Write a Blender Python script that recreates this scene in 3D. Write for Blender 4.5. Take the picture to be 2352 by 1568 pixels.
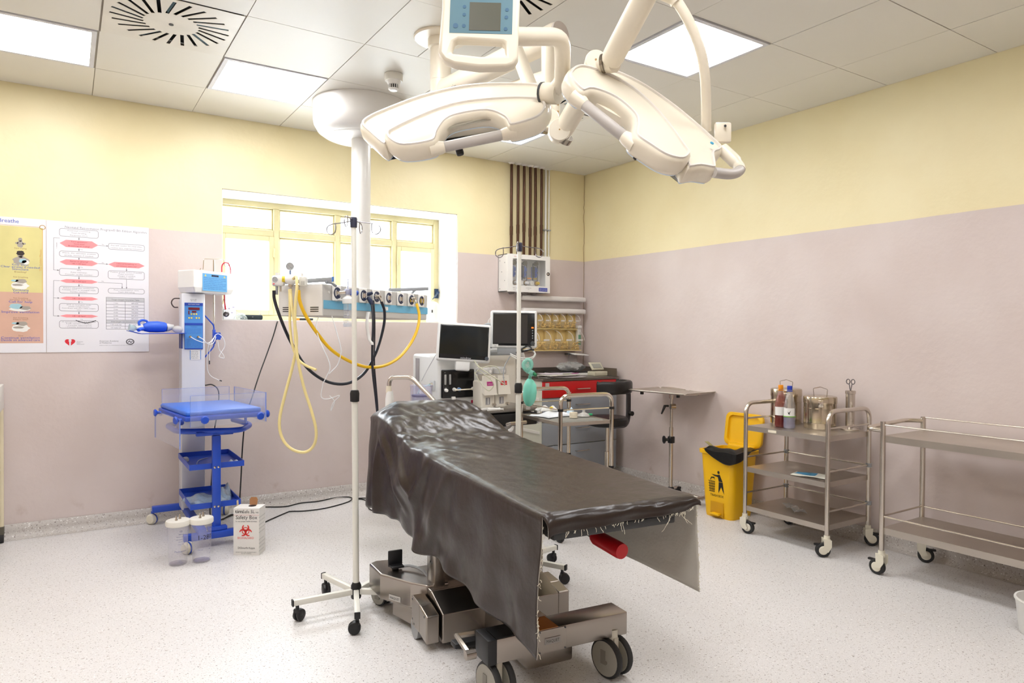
import bpy, bmesh, math, random
from mathutils import Matrix, Vector

for o in list(bpy.data.objects):
    bpy.data.objects.remove(o, do_unlink=True)
SC = bpy.context.scene
COL = SC.collection
R = math.radians
PI = math.pi
rnd = random.Random(7)

# ---------------------------------------------------------------- camera
def make_camera():
    yaw, pitch, roll = R(32.75), R(-0.77), R(0.33)
    f = Vector((math.sin(yaw) * math.cos(pitch), math.cos(yaw) * math.cos(pitch), math.sin(pitch)))
    r = Vector((math.cos(yaw), -math.sin(yaw), 0))
    u = r.cross(f)
    r2 = r * math.cos(roll) + u * math.sin(roll)
    u2 = u * math.cos(roll) - r * math.sin(roll)
    cd = bpy.data.cameras.new('camera')
    cd.sensor_width = 36.0
    cd.lens = 36.0 * 1588.8 / 2352.0
    cd.clip_start = 0.05
    cam = bpy.data.objects.new('camera', cd)
    COL.objects.link(cam)
    m = Matrix((r2, u2, -f)).transposed().to_4x4()
    m.translation = Vector((-4.257, -5.323, 1.311))
    cam.matrix_world = m
    SC.camera = cam
make_camera()

# ---------------------------------------------------------------- world, exposure
def make_world():
    w = bpy.data.worlds.new('overcast_sky')
    SC.world = w
    w.use_nodes = True
    nt = w.node_tree
    bg = nt.nodes['Background']
    bg.inputs['Color'].default_value = (0.90, 0.96, 1.0, 1)
    bg.inputs['Strength'].default_value = 12.0
make_world()
PANEL_STRENGTH = 13.0
vs = SC.view_settings
vs.view_transform = 'Standard'
vs.look = 'None'
vs.exposure = 0.6
SC.cycles.transparent_max_bounces = 32
vs.gamma = 1.0
vs.use_curve_mapping = False

# ---------------------------------------------------------------- materials
def lin(c):
    return tuple(((v / 255) / 12.92 if v / 255 <= 0.04045 else ((v / 255 + 0.055) / 1.055) ** 2.4) for v in c)

MATS = {}
def mat(name, rgb=(200, 200, 200), rough=0.5, metal=0.0, var=0.06, vscale=6.0, bump=0.0, bscale=60.0,
        spec=0.5, coat=0.0, emit=None, estr=0.0, trans=0.0, aniso=False, sub=0.0, stretch=None):
    if name in MATS:
        return MATS[name]
    m = bpy.data.materials.new(name)
    m.use_nodes = True
    nt = m.node_tree
    N, L = nt.nodes, nt.links
    p = N['Principled BSDF']
    c = lin(rgb)
    tc = N.new('ShaderNodeTexCoord')
    mp = N.new('ShaderNodeMapping')
    L.new(tc.outputs['Object'], mp.inputs['Vector'])
    if stretch:
        mp.inputs['Scale'].default_value = stretch
    nz = N.new('ShaderNodeTexNoise')
    nz.inputs['Scale'].default_value = vscale
    nz.inputs['Detail'].default_value = 4
    L.new(mp.outputs['Vector'], nz.inputs['Vector'])
    rp = N.new('ShaderNodeValToRGB')
    rp.color_ramp.elements[0].position = 0.3
    rp.color_ramp.elements[1].position = 0.7
    rp.color_ramp.elements[0].color = tuple(v * (1 - var) for v in c) + (1,)
    rp.color_ramp.elements[1].color = tuple(min(1, v * (1 + var)) for v in c) + (1,)
    L.new(nz.outputs['Fac'], rp.inputs['Fac'])
    L.new(rp.outputs['Color'], p.inputs['Base Color'])
    p.inputs['Roughness'].default_value = rough
    p.inputs['Metallic'].default_value = metal
    p.inputs['Specular IOR Level'].default_value = spec
    p.inputs['Coat Weight'].default_value = coat
    p.inputs['Transmission Weight'].default_value = trans
    if aniso:
        mr = N.new('ShaderNodeMapRange')
        mr.inputs['To Min'].default_value = max(0.02, rough - 0.1)
        mr.inputs['To Max'].default_value = rough + 0.1
        L.new(nz.outputs['Fac'], mr.inputs['Value'])
        L.new(mr.outputs['Result'], p.inputs['Roughness'])
    if emit:
        p.inputs['Emission Color'].default_value = lin(emit) + (1,)
        p.inputs['Emission Strength'].default_value = estr
    if bump:
        n2 = N.new('ShaderNodeTexNoise')
        n2.inputs['Scale'].default_value = bscale
        n2.inputs['Detail'].default_value = 5
        L.new(mp.outputs['Vector'], n2.inputs['Vector'])
        b = N.new('ShaderNodeBump')
        b.inputs['Strength'].default_value = bump
        b.inputs['Distance'].default_value = 0.01
        L.new(n2.outputs['Fac'], b.inputs['Height'])
        L.new(b.outputs['Normal'], p.inputs['Normal'])
    MATS[name] = m
    return m

def clear(name, rgb=(235, 240, 245), opac=0.06, rough=0.03, gloss=0.9):
    """thin clear plastic or glass: see-through sheet with Fresnel reflections and a slight tint"""
    if name in MATS:
        return MATS[name]
    m = bpy.data.materials.new(name)
    m.use_nodes = True
    nt = m.node_tree
    N, L = nt.nodes, nt.links
    N.remove(N['Principled BSDF'])
    out = N['Material Output']
    tr = N.new('ShaderNodeBsdfTransparent')
    tr.inputs['Color'].default_value = (1, 1, 1, 1)
    df = N.new('ShaderNodeBsdfPrincipled')
    df.inputs['Base Color'].default_value = lin(rgb) + (1,)
    df.inputs['Roughness'].default_value = 0.4
    nz = N.new('ShaderNodeTexNoise')
    nz.inputs['Scale'].default_value = 14
    mr = N.new('ShaderNodeMapRange')
    mr.inputs['To Min'].default_value = opac * 0.8
    mr.inputs['To Max'].default_value = opac * 1.2
    L.new(nz.outputs['Fac'], mr.inputs['Value'])
    m1 = N.new('ShaderNodeMixShader')
    L.new(mr.outputs['Result'], m1.inputs[0])
    L.new(tr.outputs[0], m1.inputs[1])
    L.new(df.outputs[0], m1.inputs[2])
    gl = N.new('ShaderNodeBsdfGlossy')
    gl.inputs['Roughness'].default_value = rough
    fr = N.new('ShaderNodeLayerWeight')
    pw_ = N.new('ShaderNodeMath')
    pw_.operation = 'POWER'
    pw_.inputs[1].default_value = 4.0
    L.new(fr.outputs['Facing'], pw_.inputs[0])
    mu = N.new('ShaderNodeMath')
    mu.operation = 'MULTIPLY_ADD'
    mu.inputs[1].default_value = gloss * 0.6
    mu.inputs[2].default_value = 0.035 * gloss
    L.new(pw_.outputs[0], mu.inputs[0])
    m2 = N.new('ShaderNodeMixShader')
    L.new(mu.outputs[0], m2.inputs[0])
    L.new(m1.outputs[0], m2.inputs[1])
    L.new(gl.outputs[0], m2.inputs[2])
    L.new(m2.outputs[0], out.inputs['Surface'])
    MATS[name] = m
    return m

# ---------------------------------------------------------------- mesh helpers
def V(*a):
    return Vector(a[0]) if len(a) == 1 else Vector(a)

def frame(p0, p1):
    d = (V(p1) - V(p0)).normalized()
    a = Vector((0, 0, 1)) if abs(d.z) < 0.95 else Vector((1, 0, 0))
    x = a.cross(d).normalized()
    return x, d.cross(x), d

def smooth_path(pts, sub=6, closed=False):
    P = [V(p) for p in pts]
    n = len(P)
    if n < 3 or sub < 2:
        return P
    out = []
    for i in range(n if closed else n - 1):
        p1, p2 = P[i], P[(i + 1) % n]
        p0 = P[i - 1] if (closed or i > 0) else p1 * 2 - p2
        p3 = P[(i + 2) % n] if (closed or i + 2 < n) else p2 * 2 - p1
        for k in range(sub):
            t = k / sub
            out.append(0.5 * ((2 * p1) + (p2 - p0) * t + (2 * p0 - 5 * p1 + 4 * p2 - p3) * t * t + (3 * p1 - p0 - 3 * p2 + p3) * t ** 3))
    if not closed:
        out.append(P[-1])
    return out

def fillet(pts, r, seg=5):
    """round the inner corners of a polyline"""
    P = [V(p) for p in pts]
    out = [P[0]]
    for i in range(1, len(P) - 1):
        a, b, c = P[i - 1], P[i], P[i + 1]
        u, w = (a - b), (c - b)
        rr = min(r, u.length * 0.48, w.length * 0.48)
        s, e = b + u.normalized() * rr, b + w.normalized() * rr
        for k in range(seg + 1):
            t = k / seg
            out.append(s * (1 - t) ** 2 + b * 2 * t * (1 - t) + e * t * t)
    out.append(P[-1])
    return out

TEXT_CACHE = {}
def text_geo(s, res=2):
    if (s, res) not in TEXT_CACHE:
        cu = bpy.data.curves.new('t', 'FONT')
        cu.body = s
        cu.size = 1.0
        cu.resolution_u = res
        cu.align_x = 'LEFT'
        ob = bpy.data.objects.new('t', cu)
        me = ob.to_mesh()
        vs_ = [(v.co.x, v.co.y) for v in me.vertices]
        fs_ = [tuple(p.vertices) for p in me.polygons]
        ob.to_mesh_clear()
        bpy.data.objects.remove(ob)
        bpy.data.curves.remove(cu)
        TEXT_CACHE[(s, res)] = (vs_, fs_)
    return TEXT_CACHE[(s, res)]

class MB:
    def __init__(self):
        self.v, self.f, self.mi, self.m, self.ch = [], [], [], 0, []
    def split(self, name, mats, parent=None, world=False, smooth=35):
        """build every shape that was added as an object of its own"""
        out = []
        for (v0, v1, f0, f1) in self.ch:
            q = MB()
            q.v = self.v[v0:v1]
            q.f = [tuple(i - v0 for i in g) for g in self.f[f0:f1]]
            q.mi = self.mi[f0:f1]
            out.append(q.build(name, mats, parent, world, smooth))
        return out
    def mt(self, i):
        self.m = i
        return self
    def add(self, vs_, fs_, M=None):
        o = len(self.v)
        self.ch.append((o, o + len(vs_), len(self.f), len(self.f) + len(fs_)))
        for p in vs_:
            self.v.append(tuple(M @ Vector(p)) if M is not None else tuple(p))
        for q in fs_:
            self.f.append(tuple(i + o for i in q))
            self.mi.append(self.m)
        return self
    def box(self, c, s, rz=0, M=None):
        x, y, z = s[0] / 2, s[1] / 2, s[2] / 2
        vs_ = [(-x, -y, -z), (x, -y, -z), (x, y, -z), (-x, y, -z), (-x, -y, z), (x, -y, z), (x, y, z), (-x, y, z)]
        fs_ = [(0, 3, 2, 1), (4, 5, 6, 7), (0, 1, 5, 4), (1, 2, 6, 5), (2, 3, 7, 6), (3, 0, 4, 7)]
        T = Matrix.Translation(c) @ Matrix.Rotation(rz, 4, 'Z')
        return self.add(vs_, fs_, M @ T if M is not None else T)
    def bb(self, x0, x1, y0, y1, z0, z1, M=None):
        return self.box(((x0 + x1) / 2, (y0 + y1) / 2, (z0 + z1) / 2), (x1 - x0, y1 - y0, z1 - z0), 0, M)
    def rbox(self, c, s, r=0.01, seg=2, rz=0, M=None):
        bm = bmesh.new()
        bmesh.ops.create_cube(bm, size=1.0)
        bmesh.ops.scale(bm, vec=s, verts=bm.verts)
        r = min(r, min(s) * 0.49)
        bmesh.ops.bevel(bm, geom=list(bm.edges), offset=r, segments=seg, affect='EDGES', profile=0.5)
        T = Matrix.Translation(c) @ Matrix.Rotation(rz, 4, 'Z')
        return self.bm(bm, M @ T if M is not None else T)
    def bm(self, bm, M=None):
        bm.verts.index_update()
        self.add([v.co.copy() for v in bm.verts], [tuple(v.index for v in f.verts) for f in bm.faces], M)
        bm.free()
        return self
    def cyl(self, p0, p1, r, r2=None, n=16, caps=True, M=None):
        r2 = r if r2 is None else r2
        x, y, d = frame(p0, p1)
        vs_, fs_ = [], []
        for p, rr in ((V(p0), r), (V(p1), r2)):
            for i in range(n):
                a = 2 * PI * i / n
                vs_.append(p + x * math.cos(a) * rr + y * math.sin(a) * rr)
        for i in range(n):
            j = (i + 1) % n
            fs_.append((i, j, n + j, n + i))
        if caps:
            fs_.append(tuple(range(n - 1, -1, -1)))
            fs_.append(tuple(range(n, 2 * n)))
        return self.add(vs_, fs_, M)
    def tube(self, pts, r, n=8, closed=False, M=None, flat=None):
        P = [V(p) for p in pts]
        k = len(P)
        T = []
        for i in range(k):
            if closed:
                T.append((P[(i + 1) % k] - P[i - 1]).normalized())
            else:
                T.append((P[min(i + 1, k - 1)] - P[max(i - 1, 0)]).normalized())
        a = Vector((0, 0, 1)) if abs(T[0].z) < 0.9 else Vector((1, 0, 0))
        x = a.cross(T[0]).normalized()
        vs_, fs_ = [], []
        for i in range(k):
            x = (x - T[i] * x.dot(T[i])).normalized()
            y = T[i].cross(x)
            rr = r[i] if isinstance(r, (list, tuple)) else r
            for j in range(n):
                b = 2 * PI * j / n
                fy = flat if flat else 1.0
                vs_.append(P[i] + x * math.cos(b) * rr + y * math.sin(b) * rr * fy)
        for i in range(k if closed else k - 1):
            q = (i + 1) % k
            for j in range(n):
                l = (j + 1) % n
                fs_.append((i * n + j, i * n + l, q * n + l, q * n + j))
        if not closed:
            fs_.append(tuple(range(n - 1, -1, -1)))
            fs_.append(tuple((k - 1) * n + j for j in range(n)))
        return self.add(vs_, fs_, M)
    def lathe(self, prof, n=24, M=None, c=(0, 0, 0)):
        vs_, fs_ = [], []
        k = len(prof)
        for r_, z_ in prof:
            for j in range(n):
                a = 2 * PI * j / n
                vs_.append((c[0] + r_ * math.cos(a), c[1] + r_ * math.sin(a), c[2] + z_))
        for i in range(k - 1):
            for j in range(n):
                l = (j + 1) % n
                fs_.append((i * n + j, i * n + l, (i + 1) * n + l, (i + 1) * n + j))
        if prof[0][0] > 1e-5:
            fs_.append(tuple(range(n - 1, -1, -1)))
        if prof[-1][0] > 1e-5:
            fs_.append(tuple((k - 1) * n + j for j in range(n)))
        return self.add(vs_, fs_, M)
    def prism(self, pts, z0, z1, M=None):
        n = len(pts)
        vs_ = [(p[0], p[1], z0) for p in pts] + [(p[0], p[1], z1) for p in pts]
        fs_ = [tuple(range(n - 1, -1, -1)), tuple(range(n, 2 * n))]
        for i in range(n):
            j = (i + 1) % n
            fs_.append((i, j, n + j, n + i))
        return self.add(vs_, fs_, M)
    def sph(self, c, r, s=(1, 1, 1), n=16, m=10, M=None):
        vs_, fs_ = [], []
        for i in range(m + 1):
            t = PI * i / m
            for j in range(n):
                a = 2 * PI * j / n
                vs_.append((c[0] + r * s[0] * math.sin(t) * math.cos(a), c[1] + r * s[1] * math.sin(t) * math.sin(a), c[2] - r * s[2] * math.cos(t)))
        for i in range(m):
            for j in range(n):
                l = (j + 1) % n
                fs_.append((i * n + j, i * n + l, (i + 1) * n + l, (i + 1) * n + j))
        return self.add(vs_, fs_, M)
    def quad(self, a, b, c, d, M=None):
        return self.add([a, b, c, d], [(0, 1, 2, 3)], M)
    def poly(self, pts, M=None):
        return self.add(pts, [tuple(range(len(pts)))], M)
    def text(self, s, o, ex, ey, size, align='L', width=None, M=None, res=2):
        """flat lettering: o = base line origin, ex/ey unit directions"""
        vs_, fs_ = text_geo(s, res)
        if not vs_:
            return self
        w = max(p[0] for p in vs_)
        sx = size if width is None else width / w
        off = 0 if align == 'L' else (-w * sx / 2 if align == 'C' else -w * sx)
        o, ex, ey = V(o), V(ex), V(ey)
        return self.add([o + ex * (p[0] * sx + off) + ey * p[1] * size for p in vs_], fs_, M)
    def grid(self, fn, nu, nv):
        vs_ = [fn(i / nu, j / nv) for j in range(nv + 1) for i in range(nu + 1)]
        fs_ = [(j * (nu + 1) + i, j * (nu + 1) + i + 1, (j + 1) * (nu + 1) + i + 1, (j + 1) * (nu + 1) + i) for j in range(nv) for i in range(nu)]
        return self.add(vs_, fs_)
    def build(self, name, mats, parent=None, world=False, smooth=35, label=None):
        me = bpy.data.meshes.new(name)
        vs_ = self.v
        if world and parent is not None:
            inv = wm(parent).inverted()
            vs_ = [tuple(inv @ Vector(p)) for p in vs_]
        me.from_pydata(vs_, [], self.f)
        if not isinstance(mats, (list, tuple)):
            mats = [mats]
        for m_ in mats:
            me.materials.append(m_)
        me.polygons.foreach_set('material_index', self.mi)
        if smooth:
            me.polygons.foreach_set('use_smooth', [True] * len(me.polygons))
            me.set_sharp_from_angle(angle=R(smooth))
        me.update()
        o = bpy.data.objects.new(name, me)
        COL.objects.link(o)
        if parent is not None:
            o.parent = parent
        if label:
            o['label'] = label
        return o

def wm(o):
    m = o.matrix_basis.copy()
    while o.parent:
        o = o.parent
        m = o.matrix_basis @ m
    return m

def tag(o, label=None, cat=None, group=None, kind=None):
    if label: o['label'] = label
    if cat: o['category'] = cat
    if group: o['group'] = group
    if kind: o['kind'] = kind
    return o

def thing(name, label, cat, loc=(0, 0, 0), rz=0, group=None):
    o = bpy.data.objects.new(name, None)
    COL.objects.link(o)
    o.empty_display_size = 0.1
    o.location = loc
    o.rotation_euler = (0, 0, rz)
    return tag(o, label, cat, group)

def bevel(o, w, seg=2, ang=40):
    m = o.modifiers.new('bevel', 'BEVEL')
    m.width = w
    m.segments = seg
    m.limit_method = 'ANGLE'
    m.angle_limit = R(ang)
    return o

def TR(loc=(0, 0, 0), rx=0, ry=0, rz=0):
    return Matrix.Translation(loc) @ Matrix.Rotation(rz, 4, 'Z') @ Matrix.Rotation(ry, 4, 'Y') @ Matrix.Rotation(rx, 4, 'X')

# ---------------------------------------------------------------- shared materials
STEEL = mat('brushed_steel', (206, 198, 188), 0.25, 1.0, 0.04, 3.0)
STEEL_FLAT = mat('satin_steel_sheet', (196, 188, 178), 0.38, 1.0, 0.05, 5.0)
CHROME = mat('chrome', (214, 206, 194), 0.12, 1.0, 0.04, 4.0)
BLACK = mat('black_plastic', (18, 18, 20), 0.45, 0, 0.2, 12)
RUBBER = mat('dark_rubber', (44, 44, 44), 0.7, 0, 0.15, 20)
WHITE = mat('white_plastic', (232, 230, 226), 0.38, 0, 0.02, 4)
OFFWHITE = mat('off_white_enamel', (222, 220, 212), 0.35, 0, 0.03, 4)
CREAM = mat('cream_plastic', (232, 222, 200), 0.4, 0, 0.03, 4)
GREY = mat('grey_plastic', (150, 152, 154), 0.45, 0, 0.05, 8)
DGREY = mat('dark_grey_plastic', (62, 64, 66), 0.5, 0, 0.1, 8)
INK = mat('black_ink', (34, 34, 38), 0.6, 0, 0.05, 8)
CLEAR = clear('clear_acrylic')

# ================================================================ room
H = 2.844
XL, YF = -5.75, -6.6          # left wall and wall behind the camera
ZP = 2.003                    # height where the lower paint ends
WX0, WX1, WZ0, WZ1, WY = -3.318, -1.400, 1.386, 2.333, 0.36

def paint_material():
    m = bpy.data.materials.new('two_tone_wall_paint')
    m.use_nodes = True
    N, L = m.node_tree.nodes, m.node_tree.links
    p = N['Principled BSDF']
    geo = N.new('ShaderNodeNewGeometry')
    sep = N.new('ShaderNodeSeparateXYZ')
    L.new(geo.outputs['Position'], sep.inputs[0])
    nz = N.new('ShaderNodeTexNoise')
    nz.inputs['Scale'].default_value = 2.2
    nz.inputs['Detail'].default_value = 6
    L.new(geo.outputs['Position'], nz.inputs['Vector'])
    wob = N.new('ShaderNodeMath')
    wob.operation = 'MULTIPLY_ADD'
    wob.inputs[1].default_value = 0.012
    L.new(nz.outputs['Fac'], wob.inputs[0])
    L.new(sep.outputs['Z'], wob.inputs[2])
    cut = N.new('ShaderNodeMath')
    cut.operation = 'GREATER_THAN'
    cut.inputs[1].default_value = ZP + 0.006
    L.new(wob.outputs[0], cut.inputs[0])
    def ramp(a, b):
        r = N.new('ShaderNodeValToRGB')
        r.color_ramp.elements[0].position = 0.32
        r.color_ramp.elements[1].position = 0.68
        r.color_ramp.elements[0].color = lin(a) + (1,)
        r.color_ramp.elements[1].color = lin(b) + (1,)
        L.new(nz.outputs['Fac'], r.inputs['Fac'])
        return r
    up_ = ramp((229, 215, 171), (234, 222, 181))
    lo_ = ramp((206, 191, 185), (213, 200, 195))
    mx = N.new('ShaderNodeMix')
    mx.data_type = 'RGBA'
    L.new(cut.outputs[0], mx.inputs['Factor'])
    L.new(lo_.outputs[0], mx.inputs['A'])
    L.new(up_.outputs[0], mx.inputs['B'])
    # brown scuffs just above the skirting
    n2 = N.new('ShaderNodeTexNoise')
    n2.inputs['Scale'].default_value = 7
    n2.inputs['Detail'].default_value = 8
    L.new(geo.outputs['Position'], n2.inputs['Vector'])
    mr = N.new('ShaderNodeMapRange')
    mr.inputs['From Min'].default_value = 0.22
    mr.inputs['From Max'].default_value = 0.09
    L.new(sep.outputs['Z'], mr.inputs['Value'])
    th = N.new('ShaderNodeMapRange')
    th.inputs['From Min'].default_value = 0.60
    th.inputs['From Max'].default_value = 0.72
    L.new(n2.outputs['Fac'], th.inputs['Value'])
    mm = N.new('ShaderNodeMath')
    mm.operation = 'MULTIPLY'
    L.new(mr.outputs[0], mm.inputs[0])
    L.new(th.outputs[0], mm.inputs[1])
    m2 = N.new('ShaderNodeMath')
    m2.operation = 'MULTIPLY'
    m2.inputs[1].default_value = 0.6
    L.new(mm.outputs[0], m2.inputs[0])
    mx2 = N.new('ShaderNodeMix')
    mx2.data_type = 'RGBA'
    mx2.inputs['B'].default_value = lin((150, 112, 80)) + (1,)
    L.new(m2.outputs[0], mx2.inputs['Factor'])
    L.new(mx.outputs['Result'], mx2.inputs['A'])
    L.new(mx2.outputs['Result'], p.inputs['Base Color'])
    p.inputs['Roughness'].default_value = 0.42
    p.inputs['Specular IOR Level'].default_value = 0.4
    nb = N.new('ShaderNodeTexNoise')
    nb.inputs['Scale'].default_value = 26
    nb.inputs['Detail'].default_value = 3
    L.new(geo.outputs['Position'], nb.inputs['Vector'])
    b = N.new('ShaderNodeBump')
    b.inputs['Strength'].default_value = 0.08
    b.inputs['Distance'].default_value = 0.02
    L.new(nb.outputs['Fac'], b.inputs['Height'])
    L.new(b.outputs['Normal'], p.inputs['Normal'])
    return m
PAINT = paint_material()
REVEAL = mat('white_reveal_paint', (236, 234, 228), 0.5, 0, 0.02, 3)

def vinyl_material(name, base, amt):
    m = bpy.data.materials.new(name)
    m.use_nodes = True
    N, L = m.node_tree.nodes, m.node_tree.links
    p = N['Principled BSDF']
    geo = N.new('ShaderNodeNewGeometry')
    big = N.new('ShaderNodeTexNoise')
    big.inputs['Scale'].default_value = 1.6
    big.inputs['Detail'].default_value = 5
    L.new(geo.outputs['Position'], big.inputs['Vector'])
    r0 = N.new('ShaderNodeValToRGB')
    r0.color_ramp.elements[0].position = 0.3
    r0.color_ramp.elements[1].position = 0.7
    r0.color_ramp.elements[0].color = lin(tuple(c - 6 for c in base)) + (1,)
    r0.color_ramp.elements[1].color = lin(base) + (1,)
    L.new(big.outputs['Fac'], r0.inputs['Fac'])
    last = r0.outputs['Color']
    for sc, lo, hi, col, k, det in ((115, 0.665, 0.72, (96, 84, 80), 0.85 * amt, 1.0), (70, 0.63, 0.70, (160, 148, 140), 0.7 * amt, 2.0), (95, 0.64, 0.70, (246, 244, 242), 0.8, 1.5), (190, 0.62, 0.70, (176, 166, 160), 0.8 * amt, 1.0)):
        n = N.new('ShaderNodeTexNoise')
        n.inputs['Scale'].default_value = sc
        n.inputs['Detail'].default_value = det
        L.new(geo.outputs['Position'], n.inputs['Vector'])
        mr = N.new('ShaderNodeMapRange')
        mr.inputs['From Min'].default_value = lo
        mr.inputs['From Max'].default_value = hi
        mr.inputs['To Max'].default_value = k
        L.new(n.outputs['Fac'], mr.inputs['Value'])
        mx = N.new('ShaderNodeMix')
        mx.data_type = 'RGBA'
        mx.inputs['B'].default_value = lin(col) + (1,)
        L.new(mr.outputs[0], mx.inputs['Factor'])
        L.new(last, mx.inputs['A'])
        last = mx.outputs['Result']
    L.new(last, p.inputs['Base Color'])
    p.inputs['Roughness'].default_value = 0.42
    p.inputs['Specular IOR Level'].default_value = 0.45
    return m
VINYL = vinyl_material('speckled_vinyl', (220, 217, 215), 1.0)
VINYL_SKIRT = vinyl_material('speckled_vinyl_skirting', (196, 190, 184), 1.25)

def struct(o):
    o['kind'] = 'structure'
    return o

struct(MB().bb(XL - 0.2, 0.2, YF - 0.2, 0.5, -0.1, 0).build('floor', VINYL, smooth=0))

w = MB()
w.bb(XL - 0.2, WX0, 0, 0.5, -0.05, H + 0.3)
w.bb(WX1, 0.2, 0, 0.5, -0.05, H + 0.3)
w.bb(WX0, WX1, 0, 0.5, -0.05, WZ0)
w.bb(WX0, WX1, 0, 0.5, WZ1, H + 0.3)
struct(w.build('wall_back', PAINT, smooth=0))
struct(MB().bb(0, 0.2, YF - 0.2, 0, -0.05, H + 0.3).build('wall_right', PAINT, smooth=0))
struct(MB().bb(XL - 0.2, XL, YF - 0.2, 0, -0.05, H + 0.3).build('wall_left', PAINT, smooth=0))
struct(MB().bb(XL, 0, YF - 0.2, YF, -0.05, H + 0.3).build('wall_front', PAINT, smooth=0))
# plaster lining of the deep window reveal
rv = MB()
t = 0.006
rv.bb(WX0, WX0 + t, 0.012, WY + 0.01, WZ0, WZ1).bb(WX1 - t, WX1, 0.012, WY + 0.01, WZ0, WZ1)
rv.bb(WX0, WX1, 0.012, WY + 0.01, WZ1 - t, WZ1).bb(WX0, WX1, 0.0, WY + 0.01, WZ0, WZ0 + t)
struct(rv.build('trim_1', REVEAL, smooth=0))

# coved vinyl skirting on all four walls
def cove(a, b, inward, name):
    a, b, n = V(a), V(b), V(inward)
    prof = [(0.003, 0.092), (0.006, 0.09), (0.006, 0.045), (0.012, 0.025), (0.024, 0.011), (0.042, 0.003), (0.06, 0.0008)]
    vs_, fs_ = [], []
    for q in (a, b):
        for d, z_ in prof:
            vs_.append(q + n * d + Vector((0, 0, z_)))
    k = len(prof)
    for i in range(k - 1):
        fs_.append((i, i + 1, k + i + 1, k + i))
    struct(MB().add(vs_, fs_).build(name, VINYL_SKIRT, smooth=60))
cove((XL, 0, 0), (0, 0, 0), (0, -1, 0), 'baseboard_back')
cove((0, 0, 0), (0, YF, 0), (-1, 0, 0), 'baseboard_right')
cove((XL, YF, 0), (XL, 0, 0), (1, 0, 0), 'baseboard_left')
cove((0, YF, 0), (XL, YF, 0), (0, 1, 0), 'baseboard_front')

# hairline crack running down the corner plaster
cr = [(-0.004, -0.003, H - 0.005)]
zc = H
while zc > 1.0:
    zc -= rnd.uniform(0.03, 0.08)
    cr.append((-0.002 - rnd.uniform(0.0, 0.012) * (1 if zc > 1.9 else 0.2), -0.0015, zc))
struct(MB().tube(cr, 0.0022, 4).build('trim_2', mat('crack_brown', (150, 122, 84), 0.9), smooth=0))

# ---------------------------------------------------------------- ceiling
TILE = mat('ceiling_tile_paint', (226, 223, 214), 0.45, 0, 0.015, 1.5, spec=0.5)
GRIDM = mat('ceiling_joint', (168, 160, 146), 0.7)
ceil = struct(MB().bb(XL - 0.2, 0.2, YF - 0.2, 0.5, H + 0.16, H + 0.3).build('ceiling', mat('ceiling_void', (90, 88, 84), 0.9), smooth=0))
GX = [XL] + [-5.315 + 0.6 * i for i in range(9)] + [0.0]
GY = [0.0] + [-0.566 - 0.6 * i for i in range(10)] + [YF]
gr = MB()
for x in GX[1:-1]:
    gr.bb(x - 0.012, x + 0.012, YF, 0, H + 0.006, H + 0.02)
for y in GY[1:-1]:
    gr.bb(XL, 0, y - 0.012, y + 0.012, H + 0.007, H + 0.021)
gr.build('ceiling_grid', GRIDM, ceil, smooth=0)
LIGHT_CELLS = {(2, 1), (4, 1), (7, 1), (7, 4), (4, 4), (2, 4), (4, 7), (7, 7), (2, 7)}  # some of these panels are added out of view to light the room
VENT_CELLS = {(3, 2), (5, 4), (7, 2)}
tile_mesh = {}
for i in range(len(GX) - 1):
    for j in range(len(GY) - 1):
        if (i, j) in LIGHT_CELLS or (i, j) in VENT_CELLS:
            continue
        x0, x1, y1, y0 = GX[i], GX[i + 1], GY[j], GY[j + 1]
        cells = [(x0, x1)]
        if (i, j) == (5, 3):
            cells = [(x0, -2.608), (-2.608, x1)]
        for a, b in cells:
            key = (round(b - a, 3), round(y1 - y0, 3))
            cx, cy = (a + b) / 2, (y0 + y1) / 2
            if key not in tile_mesh:
                g = 0.0022
                o = MB().bb(-(b - a) / 2 + g, (b - a) / 2 - g, -(y1 - y0) / 2 + g, (y1 - y0) / 2 - g, 0, 0.012).build('ceiling_tile', TILE, ceil, smooth=0)
                tile_mesh[key] = o.data
            else:
                o = bpy.data.objects.new('ceiling_tile', tile_mesh[key])
                COL.objects.link(o)
                o.parent = ceil
            o.location = (cx, cy, H + rnd.uniform(0, 0.0015))

# LED panels
LEDM = mat('led_diffuser', (255, 255, 255), 0.5, emit=(250, 250, 252), estr=PANEL_STRENGTH)
LEDF = mat('led_frame', (214, 216, 222), 0.35)
names = {(2, 1): 'square white ceiling light panel cut by the left edge of the picture',
         (4, 1): 'square white ceiling light panel left of the round pendant mount',
         (7, 1): 'square white ceiling light panel half hidden behind the left surgical lamp head',
         (7, 4): 'square white ceiling light panel behind the slim tube of the right lamp head'}
proto = None
for (i, j) in sorted(LIGHT_CELLS):
    cx, cy = (GX[i] + GX[i + 1]) / 2, (GY[j] + GY[j + 1]) / 2
    t_ = thing('ceiling_light_panel', names.get((i, j), 'square white ceiling light panel added out of view to light the room'), 'ceiling light', (cx, cy, H - 0.004), 0, 'ceiling light panels')
    if proto is None:
        f = MB()
        for s in (-1, 1):
            f.bb(-0.292, 0.292, s * 0.28 - 0.012, s * 0.28 + 0.012, 0, 0.03)
            f.bb(s * 0.28 - 0.012, s * 0.28 + 0.012, -0.268, 0.268, 0, 0.03)
        a = f.build('frame', LEDF, t_, smooth=0)
        b = MB().bb(-0.268, 0.268, -0.268, 0.268, 0.004, 0.03).build('diffuser', LEDM, t_, smooth=0)
        proto = (a, b)
    else:
        for s in proto:
            o = s.copy()
            COL.objects.link(o)
            o.parent = t_

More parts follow.
